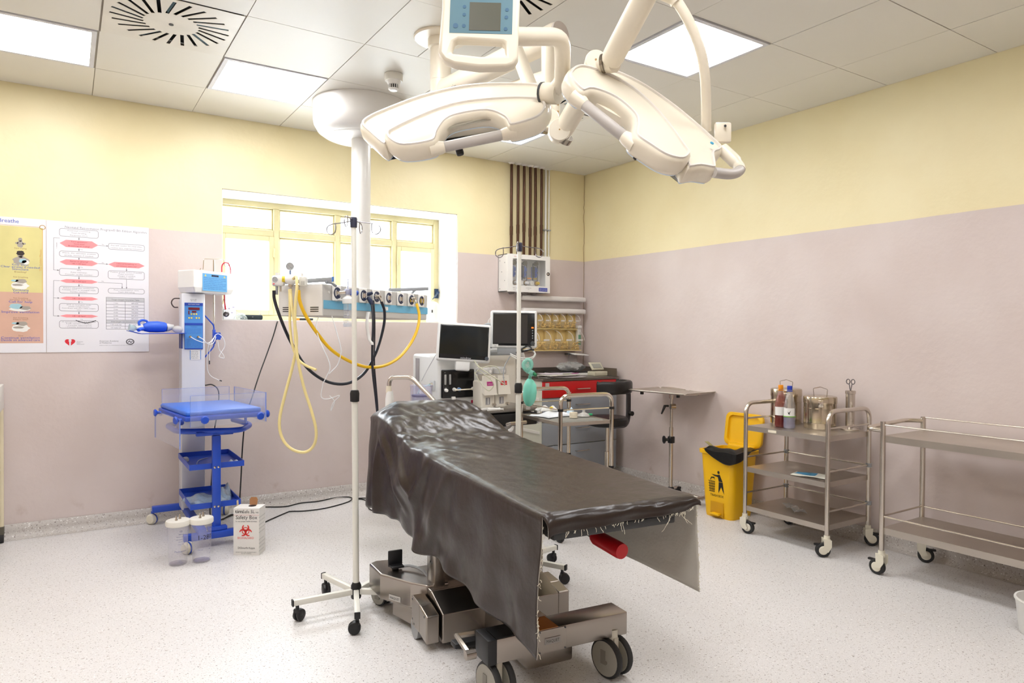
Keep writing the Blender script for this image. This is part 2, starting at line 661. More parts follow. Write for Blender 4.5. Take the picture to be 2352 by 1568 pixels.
# swirl air diffusers
VENTP = mat('vent_plate', (226, 222, 212), 0.4)
VOID = mat('vent_void', (12, 13, 16), 0.8)
VANE = mat('vent_vane', (120, 150, 165), 0.4)
def make_vent(cx, cy, label):
    t_ = thing('air_diffuser', label, 'air vent', (cx, cy, H - 0.003), 0, 'swirl air diffusers')
    n, ri, ro, hw, skew = 24, 0.125, 0.262, 0.0085, 0.055
    inner, outer = [], []
    for k in range(n):
        a = 2 * PI * k / n
        d = Vector((math.cos(a), math.sin(a), 0))
        e = Vector((-d.y, d.x, 0))
        p_in, p_out = d * ri, d * ro + e * skew
        ax = (p_out - p_in).normalized()
        s = Vector((-ax.y, ax.x, 0)) * hw
        inner.append((p_in - s, p_in + s))
        outer.append((p_out - s, p_out + s))
    m = MB()
    loop_in = [q for pr in inner for q in pr]
    m.poly([tuple(q) for q in reversed(loop_in)])
    lo = [q for pr in outer for q in pr]
    for k in range(n):
        q = (k + 1) % n
        m.poly([tuple(inner[k][1]), tuple(outer[k][1]), tuple(outer[q][0]), tuple(inner[q][0])][::-1])
    def sq(p):
        s = 0.294 / max(abs(p.x), abs(p.y))
        return (p.x * s, p.y * s, 0)
    k2 = len(lo)
    for k in range(k2):
        a_, b_ = lo[k], lo[(k + 1) % k2]
        sa, sb = V(sq(a_)), V(sq(b_))
        pts = [a_, sa]
        if abs(abs(sa.x) - 0.294) < 1e-6 and abs(abs(sb.y) - 0.294) < 1e-6 and not (abs(abs(sa.y) - 0.294) < 1e-6) and abs(abs(sb.x) - 0.294) > 1e-6:
            pts.append(Vector((sa.x, sb.y, 0)))
        elif abs(abs(sa.y) - 0.294) < 1e-6 and abs(abs(sb.x) - 0.294) < 1e-6 and abs(abs(sb.y) - 0.294) > 1e-6 and abs(abs(sa.x) - 0.294) > 1e-6:
            pts.append(Vector((sb.x, sa.y, 0)))
        pts += [sb, b_]
        m.poly([tuple(q) for q in pts][::-1])
    o = m.build('face_plate', VENTP, t_, smooth=0)
    so = o.modifiers.new('thickness', 'SOLIDIFY')
    so.thickness = 0.002
    so.offset = -1
    MB().bb(-0.29, 0.29, -0.29, 0.29, 0.03, 0.1).build('plenum_box', VOID, t_, smooth=0)
    MB().cyl((0, 0, -0.004), (0, 0, 0.001), 0.011, n=12).build('screw', DGREY, t_)
    v = MB()
    for k in range(n):
        a = 2 * PI * k / n
        if k % 5 == 2:
            d = Vector((math.cos(a), math.sin(a), 0))
            e = Vector((-d.y, d.x, 0))
            p_in, p_out = d * ri + e * 0.004, d * ro + e * (skew + 0.004)
            v.quad(tuple(p_in), tuple(p_out), tuple(p_out + V(0, 0, 0.016) - e * 0.006), tuple(p_in + V(0, 0, 0.016) - e * 0.006))
    v.split('vane', VANE, t_, smooth=0)
    return t_
def cell_c(i, j):
    return (GX[i] + GX[i + 1]) / 2, (GY[j] + GY[j + 1]) / 2
make_vent(*cell_c(3, 2), 'square swirl air diffuser with black slots between the two left light panels')
make_vent(*cell_c(5, 4), 'square swirl air diffuser cut by the top edge of the picture')
make_vent(*cell_c(7, 2), 'square swirl air diffuser seen in the gap between the surgical lamp heads')

# smoke detector
sx, sy = -2.616, -1.45
t_ = thing('smoke_detector', 'small round white smoke detector on the ceiling', 'smoke detector', (sx, sy, H), 0)
MB().lathe([(0.0, -0.042), (0.05, -0.042), (0.054, -0.036), (0.055, -0.002), (0.052, 0.0)], 28).build('base', OFFWHITE, t_)
MB().lathe([(0.0, -0.098), (0.022, -0.098), (0.03, -0.092), (0.031, -0.086), (0.024, -0.085), (0.024, -0.064), (0.033, -0.062), (0.044, -0.042)], 28).build('sensor_head', WHITE, t_)
fn = MB()
for k in range(14):
    a = 2 * PI * k / 14
    fn.box((0.028 * math.cos(a), 0.028 * math.sin(a), -0.074), (0.006, 0.0035, 0.024), a)
fn.split('sensor_fin', WHITE, t_, smooth=0)
MB().lathe([(0.0255, -0.086), (0.0255, -0.063)], 20).build('sensor_mesh', BLACK, t_)

# ---------------------------------------------------------------- window
WF = mat('cream_window_paint', (208, 198, 156), 0.5, 0, 0.05, 9, bump=0.1, bscale=40)
GLASS = clear('window_glass', (225, 240, 248), 0.03, 0.0)
win = struct(thing('window_1', 'wide cream framed window of eight panes in a deep reveal', None))
del win['label']
win.location = (WX0, WY, WZ0)
fr = MB()
MX = [WX0 + 0.035, -2.847, -2.347, -1.836, WX1 - 0.035]
ZT = 2.085
zb, zt = WZ0 + 0.035, WZ1 - 0.05
fr.bb(WX0, WX0 + 0.05, WY, WY + 0.07, WZ0, WZ1).bb(WX1 - 0.05, WX1, WY, WY + 0.07, WZ0, WZ1)
fr.bb(WX0 + 0.05, WX1 - 0.05, WY, WY + 0.07, WZ0, zb + 0.015).bb(WX0 + 0.05, WX1 - 0.05, WY, WY + 0.07, zt, WZ1)
for x in MX[1:4]:
    fr.bb(x - 0.022, x + 0.022, WY, WY + 0.07, zb + 0.015, zt)
for i in range(4):
    a = WX0 + 0.05 if i == 0 else MX[i] + 0.022
    b = WX1 - 0.05 if i == 3 else MX[i + 1] - 0.022
    fr.bb(a, b, WY, WY + 0.07, ZT - 0.026, ZT + 0.026)
bevel(fr.build('window_frame', WF, win, world=True, smooth=0), 0.006)
for i in range(4):
    a = WX0 + 0.05 if i == 0 else MX[i] + 0.022
    b = WX1 - 0.05 if i == 3 else MX[i + 1] - 0.022
    for (z0, z1, low) in ((zb + 0.015, ZT - 0.026, True), (ZT + 0.026, zt, False)):
        wd = 0.038 if (low and i in (0, 3)) else 0.014
        yo = WY - 0.012 if wd > 0.03 else WY + 0.02
        s = MB()
        s.bb(a, a + wd, yo, yo + 0.04, z0, z1).bb(b - wd, b, yo, yo + 0.04, z0, z1)
        s.bb(a + wd, b - wd, yo, yo + 0.04, z0, z0 + wd).bb(a + wd, b - wd, yo, yo + 0.04, z1 - wd, z1)
        so = s.build('sash', WF, win, world=True, smooth=0)
        bevel(so, 0.004)
        MB().bb(a + wd - 0.004, b - wd + 0.004, yo + 0.022, yo + 0.026, z0 + wd - 0.004, z1 - wd + 0.004).build('pane', GLASS, so, world=True, smooth=0)
hg = MB()
for x, z_ in ((MX[1] - 0.024, 1.93), (MX[1] - 0.024, 1.52), (MX[3] + 0.024, 1.93), (MX[3] + 0.024, 1.52)):
    hg.cyl((x, WY - 0.018, z_ - 0.035), (x, WY - 0.018, z_ + 0.035), 0.007, n=10)
hg.split('hinge', WF, win, world=True)
lt = MB()
lt.bb(-1.452, -1.418, WY - 0.03, WY - 0.012, 1.615, 1.70)
lt.tube([(-1.435, WY - 0.05, 1.665), (-1.47, WY - 0.085, 1.64), (-1.53, WY - 0.14, 1.60)], [0.008, 0.008, 0.004], 6)
lt.cyl((-1.435, WY - 0.012, 1.665), (-1.435, WY - 0.06, 1.665), 0.012, n=10)
lt.build('latch', mat('blue_black_metal', (40, 58, 84), 0.4, 0.6), win, world=True)

# what lies outside: pale neighbouring wing with an eave
t_ = thing('neighbouring_building', 'pale building with a light blue eave outside the window', 'building', (-1.2, 4.2, 0))
MB().bb(-9, 1.0, 6.0, 6.3, -1, 1.55).build('garden_wall', mat('near_white_wall', (236, 238, 240), 0.8), t_, world=True, smooth=0)  # low wall in one even near-white
MB().bb(-0.55, 3.0, 2.6, 6.5, -1, 3.3).build('wall', mat('pale_render', (228, 234, 240), 0.8), t_, world=True, smooth=0)
rf = MB()
rf.add([(-1.05, 2.1, 3.15), (3.2, 2.1, 3.15), (3.2, 7, 3.15), (-1.05, 7, 3.15), (-1.05, 2.1, 3.3), (3.2, 2.1, 3.3), (3.2, 7, 3.6), (-1.05, 7, 3.6)],
       [(0, 3, 2, 1), (4, 5, 6, 7), (0, 1, 5, 4), (1, 2, 6, 5), (2, 3, 7, 6), (3, 0, 4, 7)])
rf.build('eave', mat('pale_blue_eave', (170, 204, 222), 0.7), t_, world=True, smooth=0)

# ================================================================ operating table
tb = thing('operating_table', 'mobile steel operating table on a wheeled base with a red grip lever', 'operating table', (-2.70, -3.60, 0), R(-6))
BR = mat('brushed_steel_plate', (158, 150, 142), 0.26, 1.0, 0.05, 4.0)
PADM = mat('black_vinyl_pad', (20, 19, 19), 0.5)
# top: padded sections on a steel frame
def section(y0, z0, y1, z1, x0, x1, th, m, name, r):
    L_ = math.hypot(y1 - y0, z1 - z0)
    M_ = Matrix.Translation(((x0 + x1) / 2, (y0 + y1) / 2, (z0 + z1) / 2 - th / 2)) @ Matrix.Rotation(math.atan2(z1 - z0, y1 - y0), 4, 'X')
    return MB().rbox((0, 0, 0), (x1 - x0, L_, th), r, 2, M=M_).build(name, m, tb)
for (y0, z0, y1, z1, x0, x1) in ((0.02, 0.735, 0.72, 0.745, -0.285, 0.27), (0.73, 0.745, 1.36, 0.75, -0.285, 0.27), (1.37, 0.752, 1.72, 0.835, -0.285, 0.27), (1.73, 0.84, 1.95, 0.885, -0.13, 0.22)):
    section(y0, z0, y1, z1, x0, x1, 0.06, PADM, 'pad', 0.012)
    section(y0 + 0.01, z0 - 0.062, y1 - 0.01, z1 - 0.062, x0 + 0.03, x1 - 0.03, 0.03, DGREY, 'top_frame', 0.006)
for s in (-0.285, 0.27):
    MB().bb(s - 0.006, s + 0.006, 0.1, 1.3, 0.645, 0.675).build('side_rail', BR, tb, smooth=0)
MB().rbox((-0.07, 1.05, 0.625), (0.36, 0.5, 0.06), 0.01).build('tilt_carriage', DGREY, tb)
MB().rbox((0.19, 0.26, 0.63), (0.05, 0.12, 0.05), 0.006).build('clamp', GREY, tb)
# column
MB().rbox((-0.295, 0.985, 0.39), (0.05, 0.10, 0.48), 0.006).build('column_channel', BR, tb)
MB().rbox((-0.075, 1.09, 0.40), (0.37, 0.22, 0.50), 0.012).build('column', BR, tb)
scw = MB()
for z_ in (0.30, 0.335):
    for y_ in (0.965, 0.99):
        scw.cyl((-0.3215, y_, z_), (-0.317, y_, z_), 0.004, n=8)
scw.split('column_screw', DGREY, tb)
# base: foot cross bar
MB().rbox((-0.055, 0.335, 0.197), (0.555, 0.105, 0.087), 0.004).build('foot_bar', BR, tb)
MB().rbox((-0.35, 0.335, 0.197), (0.035, 0.11, 0.09), 0.004).build('bar_end_block', BLACK, tb)
MB().bb(-0.332, -0.20, 0.286, 0.385, 0.2405, 0.2425).build('bar_top_cover', BLACK, tb, smooth=0)
MB().bb(-0.165, -0.085, 0.2815, 0.384, 0.2405, 0.2418).build('warning_sticker', mat('orange_sticker', (176, 104, 28), 0.5), tb, smooth=0)
pl = MB().rbox((-0.11, 0.2815, 0.197), (0.115, 0.004, 0.083), 0.001, 1).build('name_plate', BR, tb)
MB().rbox((-0.11, 0.2785, 0.197), (0.066, 0.003, 0.024), 0.001, 1).build('badge', mat('badge_grey', (150, 146, 142), 0.4, 0.8), pl)
MB().text('MAQUET', (-0.11, 0.2768, 0.191), (1, 0, 0), (0, 0, 1), 0.016, 'C', 0.054).build('lettering', INK, pl, smooth=0)
sc2 = MB()
for x in (-0.163, -0.057):
    for z_ in (0.16, 0.234):
        sc2.cyl((x, 0.2775, z_), (x, 0.281, z_), 0.003, n=8)
sc2.split('screw', DGREY, pl)
# foot pedal lever at the bar end
lv = MB()
lv.tube([(-0.34, 0.40, 0.225), (-0.43, 0.41, 0.222), (-0.43, 0.30, 0.205)], 0.011, 6)
lv.cyl((-0.446, 0.295, 0.203), (-0.41, 0.295, 0.203), 0.017, n=14)
lv.build('pedal_lever', BR, tb)
MB().rbox((-0.36, 0.50, 0.15), (0.10, 0.05, 0.02), 0.006).build('pedal', BLACK, tb)
# twin castors
def twin_castor(x, y, r, wid, rz, name='castor'):
    M_ = TR((x, y, 0), rz=rz)
    k = MB().rbox((0, 0, r + 0.012), (0.026, 0.05, 2 * r - 0.02), 0.006, M=M_).cyl((0, 0, 2 * r - 0.02), (0, 0, 2 * r + 0.03), 0.022, n=14, M=M_)
    c = k.build(name, mat('castor_cream', (214, 210, 196), 0.4), tb)
    for s in (-1, 1):
        x0, x1 = s * wid * 0.18, s * wid * 0.5
        w_ = MB()
        prof = [(0.0, 0), (r * 0.86, 0), (r * 0.88, 0.003), (r * 0.88, abs(x1 - x0) - 0.003), (r * 0.86, abs(x1 - x0)), (0, abs(x1 - x0))]
        Q = M_ @ Matrix.Translation((min(x0, x1), 0, r)) @ Matrix.Rotation(PI / 2, 4, 'Y')
        w_.lathe(prof, 30, Q)
        wo = w_.build('wheel', mat('wheel_grey', (158, 154, 142), 0.45), c)
        ty = MB()
        d = abs(x1 - x0)
        ty.lathe([(r * 0.87, 0.001), (r * 0.96, 0.003), (r, 0.008), (r, d - 0.008), (r * 0.96, d - 0.003), (r * 0.87, d - 0.001)], 30, Q)
        ty.build('tyre', RUBBER, wo)
        if s < 0:
            MB().box((x1 - 0.001, 0.006, r + 0.005), (0.003, 0.024, 0.052), 0, M_ @ TR(rx=0)).cyl((x1 - 0.004, -0.008, r - 0.012), (x1 + 0.001, -0.008, r - 0.012), 0.008, n=12, M=M_).build('brake_flap', mat('wheel_grey_dark', (128, 124, 114), 0.45), wo)
    return c
twin_castor(0.165, 0.30, 0.075, 0.085, R(12))
twin_castor(-0.315, 0.325, 0.075, 0.085, R(8))
# spine and centre body
MB().rbox((-0.06, 0.58, 0.10), (0.20, 0.40, 0.10), 0.01).build('spine', BR, tb)
cb = MB()
sec = [(0.76, 0.035, 0.155), (0.90, 0.03, 0.205), (1.22, 0.03, 0.205), (1.34, 0.04, 0.15)]
def hull(m, secs, x0, x1):
    for (ya, a0, a1), (yb, b0, b1) in zip(secs[:-1], secs[1:]):
        m.add([(x0, ya, a0), (x1, ya, a0), (x1, ya, a1), (x0, ya, a1), (x0, yb, b0), (x1, yb, b0), (x1, yb, b1), (x0, yb, b1)],
              [(0, 1, 2, 3), (3, 2, 6, 7), (0, 3, 7, 4), (1, 5, 6, 2), (0, 4, 5, 1), (4, 7, 6, 5)])
    return m
hull(cb, sec, -0.35, 0.20)
bevel(cb.build('base_body', BR, tb, smooth=0), 0.004)
for s, nm in ((-1, 'side_cover'), (1, 'side_cover')):
    x0, x1 = (-0.415, -0.357) if s < 0 else (0.207, 0.265)
    sc_ = MB()
    hull(sc_, [(0.775, 0.035, 0.15), (0.86, 0.05, 0.168), (0.965, 0.05, 0.178)], x0, x1)
    so = bevel(sc_.build(nm, BR, tb, smooth=0), 0.006, 3)
    q = MB()
    for (y_, z_) in ((0.80, 0.142), (0.95, 0.165), (0.95, 0.08), (0.93, 0.065)):
        q.cyl((x0 - 0.0006 if s < 0 else x1 + 0.0006, y_, z_), (x0 + 0.003 if s < 0 else x1 - 0.003, y_, z_), 0.005, n=10)
    q.split('bolt', DGREY, so)
    MB().cyl((x0 + 0.004, 0.935, 0.045), (x1 - 0.012, 0.935, 0.045), 0.045, n=24).build('support_wheel', GREY, tb)
MB().lathe([(0.0, 0.012), (0.16, 0.012), (0.17, 0.02), (0.17, 0.032), (0.0, 0.036)], 36, c=(-0.16, 0.86, 0)).build('drive_cover', BLACK, tb)
# two rear arms
for s in (-1, 1):
    def mx(x):
        return x if s < 0 else -0.145 - x
    out = [(-0.352, 0.945), (-0.404, 1.01), (-0.494, 1.17), (-0.500, 1.335), (-0.462, 1.36), (-0.40, 1.35), (-0.36, 1.23), (-0.30, 1.12), (-0.24, 1.02), (-0.25, 0.94)]
    pts = [(mx(x), y) for x, y in out]
    if s > 0:
        pts = pts[::-1]
    am = MB().prism(pts, 0.10, 0.215)
    ao = bevel(am.build('rear_arm', BR, tb, smooth=0), 0.008, 3)
    pts2 = [(mx(x), y) for x, y in [(-0.352, 0.945), (-0.40, 1.01), (-0.44, 1.15), (-0.36, 1.22), (-0.26, 1.02)]]
    MB().prism(pts2 if s < 0 else pts2[::-1], 0.03, 0.10).build('arm_fairing', BR, tb, smooth=0)
    twin_castor(mx(-0.425), 1.36, 0.052, 0.07, R(25))
    if s < 0:
        e = V(-0.09, 0.16, 0).normalized()
        n_ = V(-0.16, -0.09, 0).normalized()
        c_ = V(-0.449, 1.09, 0.125) + n_ * 0.0015
        MB().quad(c_ - e * 0.035 + V(0, 0, -0.012), c_ + e * 0.035 + V(0, 0, -0.012), c_ + e * 0.035 + V(0, 0, 0.012), c_ - e * 0.035 + V(0, 0, 0.012)).build('badge', mat('pale_badge', (190, 186, 180), 0.5), ao, smooth=0)
        c2 = c_ + n_ * 0.001 + V(0, 0, -0.006)
        MB().text('MAQUET', c2, -e, (0, 0, 1), 0.015, 'C', 0.058).build('lettering', INK, ao, smooth=0)
pd = MB().rbox((-0.41, 1.215, 0.262), (0.068, 0.012, 0.075), 0.005, 2, M=None).rbox((-0.41, 1.192, 0.232), (0.06, 0.05, 0.01), 0.004).cyl((-0.41, 1.21, 0.21), (-0.41, 1.21, 0.235), 0.016, n=12)
pd.build('foot_pedal', BLACK, tb)
MB().tube(smooth_path([(-0.40, 1.19, 0.225), (-0.355, 1.17, 0.232), (-0.32, 1.10, 0.228), (-0.31, 1.04, 0.21)], 5), 0.006, 6).build('pedal_cable', GREY, tb)
# red grip lever under the foot section
lvp = [(-0.02, 0.75, 0.66), (0.04, 0.55, 0.625), (0.055, 0.36, 0.575), (0.05, 0.22, 0.558)]
MB().tube(smooth_path(lvp, 5), 0.0155, 12).build('lever', mat('dark_steel', (90, 86, 82), 0.35, 0.9), tb)
MB().tube([(0.051, 0.25, 0.562), (0.05, 0.235, 0.560), (0.052, 0.10, 0.553), (0.053, 0.085, 0.552)], [0.024, 0.028, 0.029, 0.027], 16).build('red_grip', mat('red_rubber', (196, 14, 26), 0.4), tb, label='red hexagonal grip of the lever')
# steel socket rod leaning up at the head end
# ---------------------------------------------------------------- vinyl sheet
def sheet_materials():
    m = mat('dark_brown_vinyl', (42, 31, 25), 0.31, 0, 0.10, 5, bump=0.3, bscale=16, spec=0.45)
    u = mat('grey_sheet_backing', (196, 191, 180), 0.75, 0, 0.05, 8, bump=0.15, bscale=90)
    return [m, u]
def lerp(a, b, t):
    return a + (b - a) * t
def pw(y, tab):
    if y <= tab[0][0]:
        return tab[0][1]
    for (a, va), (b, vb) in zip(tab[:-1], tab[1:]):
        if y <= b:
            k = (y - a) / (b - a)
            k = k * k * (3 - 2 * k)
            return lerp(va, vb, k)
    return tab[-1][1]
ZTOP = [(0, 0.748), (0.7, 0.757), (1.25, 0.766), (1.42, 0.778), (1.72, 0.858), (1.9, 0.905), (2.0, 0.905)]
XLf = [(0, -0.302), (1.35, -0.312), (1.62, -0.26), (1.85, -0.175), (2.0, -0.165)]
XRt = [(0, 0.286), (1.4, 0.29), (1.7, 0.275), (1.9, 0.235), (2.0, 0.215)]
ZLE = [(0, 0.0), (1.4, 0.0), (1.7, -0.03), (2.0, -0.075)]       # drop of the left edge where the sheet slides off the narrow head rest
ZBL = [(-0.05, 0.285), (0.1, 0.312), (0.4, 0.322), (0.66, 0.335), (0.85, 0.35), (1.0, 0.33), (1.2, 0.345), (1.45, 0.355), (1.6, 0.35), (2.0, 0.325)]
ZBR = [(0, 0.402), (0.4, 0.41), (1.0, 0.44), (2.0, 0.52)]
from mathutils import noise as mnoise
def nz3(x, y, z, s):
    return mnoise.noise(Vector((x * s, y * s, z * s)))
def fold(y, v):
    """outward push of the left skirt: v 0 at the table edge, 1 at the hem"""
    f = 0.0
    for (y0, k, w_, a, p) in ((0.06, 0.05, 0.07, 0.018, 1.0), (0.32, 0.06, 0.09, 0.024, 1.0), (0.62, 0.10, 0.08, 0.020, 0.9), (0.90, 0.16, 0.085, 0.036, 0.7),
                              (1.12, -0.10, 0.08, -0.012, 0.8), (1.30, -0.22, 0.10, 0.018, 0.6), (1.55, -0.06, 0.09, -0.012, 0.8), (1.72, 0.02, 0.07, 0.035, 0.6), (1.93, 0.0, 0.08, 0.02, 0.8)):
        f += a * (v ** p) * math.exp(-((y - y0 - k * v) / w_) ** 2)
    # sagging swag below the raised back section
    f += 0.035 * math.exp(-((y - 1.34 - 0.1 * (v - 0.5)) / 0.14) ** 2) * math.exp(-((v - 0.42) / 0.2) ** 2)
    f += (0.010 * v + 0.003) * nz3(y, v * 0.5, 0.3, 7.0)
    # creases pulled diagonally across the swag
    for (ya, va, yb, vb, a, w_) in ((1.80, 0.02, 1.30, 0.72, 0.026, 0.030), (1.02, 0.0, 1.18, 0.62, 0.026, 0.028), (1.48, 0.0, 1.16, 0.50, 0.020, 0.022), (1.78, 0.10, 1.72, 1.0, 0.024, 0.028), (0.78, 0.05, 0.98, 0.9, 0.020, 0.035)):
        dy, dv = (yb - ya), (vb - va) * 0.45
        py, pv = y - ya, (v - va) * 0.45
        L2 = dy * dy + dv * dv
        t = max(0.0, min(1.0, (py * dy + pv * dv) / L2))
        d2 = (py - dy * t) ** 2 + (pv - dv * t) ** 2
        f += a * math.exp(-d2 / (w_ * w_)) * math.sin(PI * (0.12 + 0.76 * t))
    return f
NA, NT, NB_, NY = 40, 56, 24, 190
sh = MB()
YS = [-0.005 + 2.0 * j / NY for j in range(NY + 1)]
rows = []
for y in YS:
    zt_, xl, xr = pw(y, ZTOP), pw(y, XLf), pw(y, XRt)
    zl = zt_ + pw(y, ZLE)
    row = []
    xo = -0.328
    wr = pw(y, [(0, 0.0), (0.7, 0.0015), (1.1, 0.006), (1.4, 0.011), (1.75, 0.010), (2.0, 0.004)])
    for i in range(NA):                        # left skirt, hem upwards
        v = 1 - i / NA
        base = lerp(min(xl, -0.30) - 0.014, xo, min(1, v * 1.4))
        x = base - fold(y, v)
        z_ = lerp(zl - 0.02, pw(y, ZBL) + 0.008 * nz3(y, 0, 2.0, 9), v)
        row.append((x, y + 0.03 * v * nz3(y, v, 0, 2.5), z_))
    for i in range(NT + 1):                    # top, left to right
        u = i / NT
        xs = lerp(min(xl, -0.305) - 0.012, xr + 0.012, u)
        # height: plateau between xl and xr, sliding down to the left edge at the head
        if xs < xl:
            k = (xl - xs) / max(1e-4, xl - min(xl, -0.305) + 0.012)
            z_ = lerp(zt_, zl, k ** 1.3)
        else:
            z_ = zt_
        e = min(u, 1 - u)
        z_ -= 0.012 * max(0, 1 - e / 0.045) ** 2
        d1 = nz3(xs + y * 0.55, (y - xs * 0.5) * 0.35, 0.0, 11)
        d2 = nz3(xs * 1.2 - y * 0.4, y, 3.0, 17)
        z_ += wr * (abs(d1) * 1.6 + 0.5 * d2) + 0.0012 * nz3(xs, y, 7, 8)
        # soft swelling ridge where the back rest lifts, running diagonally over the left edge
        z_ += 0.014 * math.exp(-((y - 1.12 + (xs + 0.3) * 1.1) / 0.05) ** 2) * math.exp(-((xs + 0.22) / 0.13) ** 2)
        z_ += 0.012 * math.exp(-((y - 1.42 + (xs + 0.3) * 0.5) / 0.045) ** 2) * math.exp(-((xs + 0.2) / 0.16) ** 2)
        row.append((xs, y, z_))
    for i in range(1, NB_ + 1):                # right skirt
        v = i / NB_
        x = xr + 0.018 + 0.004 * v + 0.008 * v * math.sin(y * 9 + 1) + 0.008 * v * nz3(y, v, 5, 5)
        z_ = lerp(zt_ - 0.02, pw(y, ZBR), v)
        row.append((x, y - 0.01 * v, z_))
    rows.append(row)
W_ = len(rows[0])
vs_ = [p for r_ in rows for p in r_]
fs_ = [(j * W_ + i, j * W_ + i + 1, (j + 1) * W_ + i + 1, (j + 1) * W_ + i) for j in range(NY) for i in range(W_ - 1)]
# foot flap: the sheet turned down over the foot end
NF = 14
base = len(vs_)
topi = list(range(NA, NA + NT + 1))
prev = topi
for k in range(1, NF + 1):
    v = k / NF
    cur = []
    for n_, i in enumerate(topi):
        u = n_ / NT
        x, y, z_ = rows[0][i]
        drop = 0.062 * (1 - 0.25 * u) * (1 if u < 0.9 else 1 - 0.5 * (u - 0.9) / 0.1)
        yy = y - 0.032 * math.sin(min(1, v * 1.25) * PI * 0.62) - 0.006 * math.sin(u * 17 + v * 2) * v
        if u < 0.06:
            x = x + 0.004 * v
        cur.append(len(vs_))
        vs_.append((x, yy, z_ - drop * (1 - math.cos(v * PI * 0.5)) * 0.55 - drop * v * 0.45 + 0.003 * nz3(x, v, 1, 20)))
    for n_ in range(NT):
        fs_.append((cur[n_], cur[n_ + 1], prev[n_ + 1], prev[n_]))
    prev = cur
sheet = thing('vinyl_sheet', 'dark brown glossy vinyl sheet draped over the operating table', 'sheet', (-2.70, -3.60, 0), R(-6))
so = MB().add(vs_, fs_).build('drape', sheet_materials(), sheet, smooth=180)
sd = so.modifiers.new('thickness', 'SOLIDIFY')
sd.thickness = 0.0022
sd.offset = -1
sd.material_offset = 1
sd.material_offset_rim = 1
# frayed white threads along the cut edges
th = MB()
rt = random.Random(5)
def thread(p, L_, n=5):
    pts = [V(p)]
    d = V(rt.uniform(-0.4, 0.4), rt.uniform(-0.3, 0.1), -1)
    for k in range(n):
        d = (d + V(rt.uniform(-0.7, 0.7), rt.uniform(-0.3, 0.3), rt.uniform(-0.5, 0.3))).normalized()
        pts.append(pts[-1] + d * L_ / n)
    th.tube(pts, 0.0009, 3)
last = [vs_[i] for i in prev]
for k in range(46):
    q = last[rt.randrange(2, NT)]
    thread((q[0] + rt.uniform(-0.01, 0.01), q[1] - 0.001, q[2]), rt.choice([0.006, 0.01, 0.012, 0.02]))
for u in (0.46, 0.47, 0.78, 0.79, 0.86, 0.9):
    q = last[int(u * NT)]
    thread((q[0], q[1] - 0.001, q[2]), rt.uniform(0.03, 0.075), 8)
for k in range(34):
    q = rows[0][rt.randrange(0, NA)]
    thread((q[0] + 0.004, q[1] - 0.002, q[2]), rt.choice([0.008, 0.012, 0.02]))
    q = rows[0][NA + NT + rt.randrange(0, NB_)]
    thread((q[0], q[1] - 0.002, q[2]), rt.choice([0.004, 0.008, 0.012]))
tag(th.build('loose_threads', mat('cotton_thread', (226, 220, 200), 0.8), sheet, smooth=0), kind='stuff')
# steel hook tube standing at the head of the table
hk = thing('table_accessory_hook', 'bent steel tube with a white sleeve at the head of the table', 'hook', (-2.576,-1.298,0.894))
MB().tube(fillet([(-2.576,-1.297,0.940), (-2.571,-1.299,1.027), (-2.478,-1.418,1.031), (-2.388,-1.537,0.898), (-2.334,-1.633,0.793)], 0.04), 0.0135, 12).build('tube', STEEL, hk, world=True)
MB().tube([(-2.576,-1.297,0.973), (-2.576,-1.297,0.935), (-2.576,-1.297,0.929)], [0.0165, 0.018, 0.016], 12).build('ferrule', CREAM, hk, world=True)
MB().tube([(-2.571,-1.300,0.940), (-2.572,-1.301,0.894), (-2.574,-1.301,0.773), (-2.577,-1.303,0.556)], [0.02, 0.026, 0.028, 0.026], 14).build('sleeve', WHITE, hk, world=True)

# frames and outlines (metres) of the two lamp heads
LAMP = {}
LAMP['left'] = dict(c=(-3.1763,-3.3316,2.0006), e1=(0.8322,-0.5328,0.1535), e2=(0.2881,0.6520,0.7014), n=(-0.4738,-0.5395,0.6960),
    front=[(-0.251, -0.047), (-0.222, -0.011), (-0.143, 0.04), (-0.054, 0.082), (0.035, 0.094), (0.151, 0.079), (0.229, 0.055), (0.273, 0.026), (0.285, -0.026), (0.263, -0.082), (0.222, -0.112), (0.147, -0.125), (0.13, -0.065), (0.082, -0.01), (0.002, -0.007), (-0.041, -0.025), (-0.069, -0.084), (-0.09, -0.147), (-0.186, -0.151), (-0.234, -0.106)],
    grip=[(0.135, -0.111), (-0.079, -0.134)],
    rear=[(-0.342, 0.077), (-0.323, 0.125), (-0.262, 0.167), (-0.14, 0.225), (-0.017, 0.252), (0.091, 0.247), (0.21, 0.211), (0.286, 0.173), (0.304, 0.099), (0.285, 0.04), (0.23, 0.066), (0.152, 0.091), (0.036, 0.106), (-0.054, 0.094), (-0.143, 0.052), (-0.222, 0.0), (-0.257, -0.034), (-0.308, 0.003)],
    knob=[(-0.014, -0.121)],
    rearnotch=[(-0.336, 0.075), (-0.308, 0.003), (-0.293, 0.128)],
)
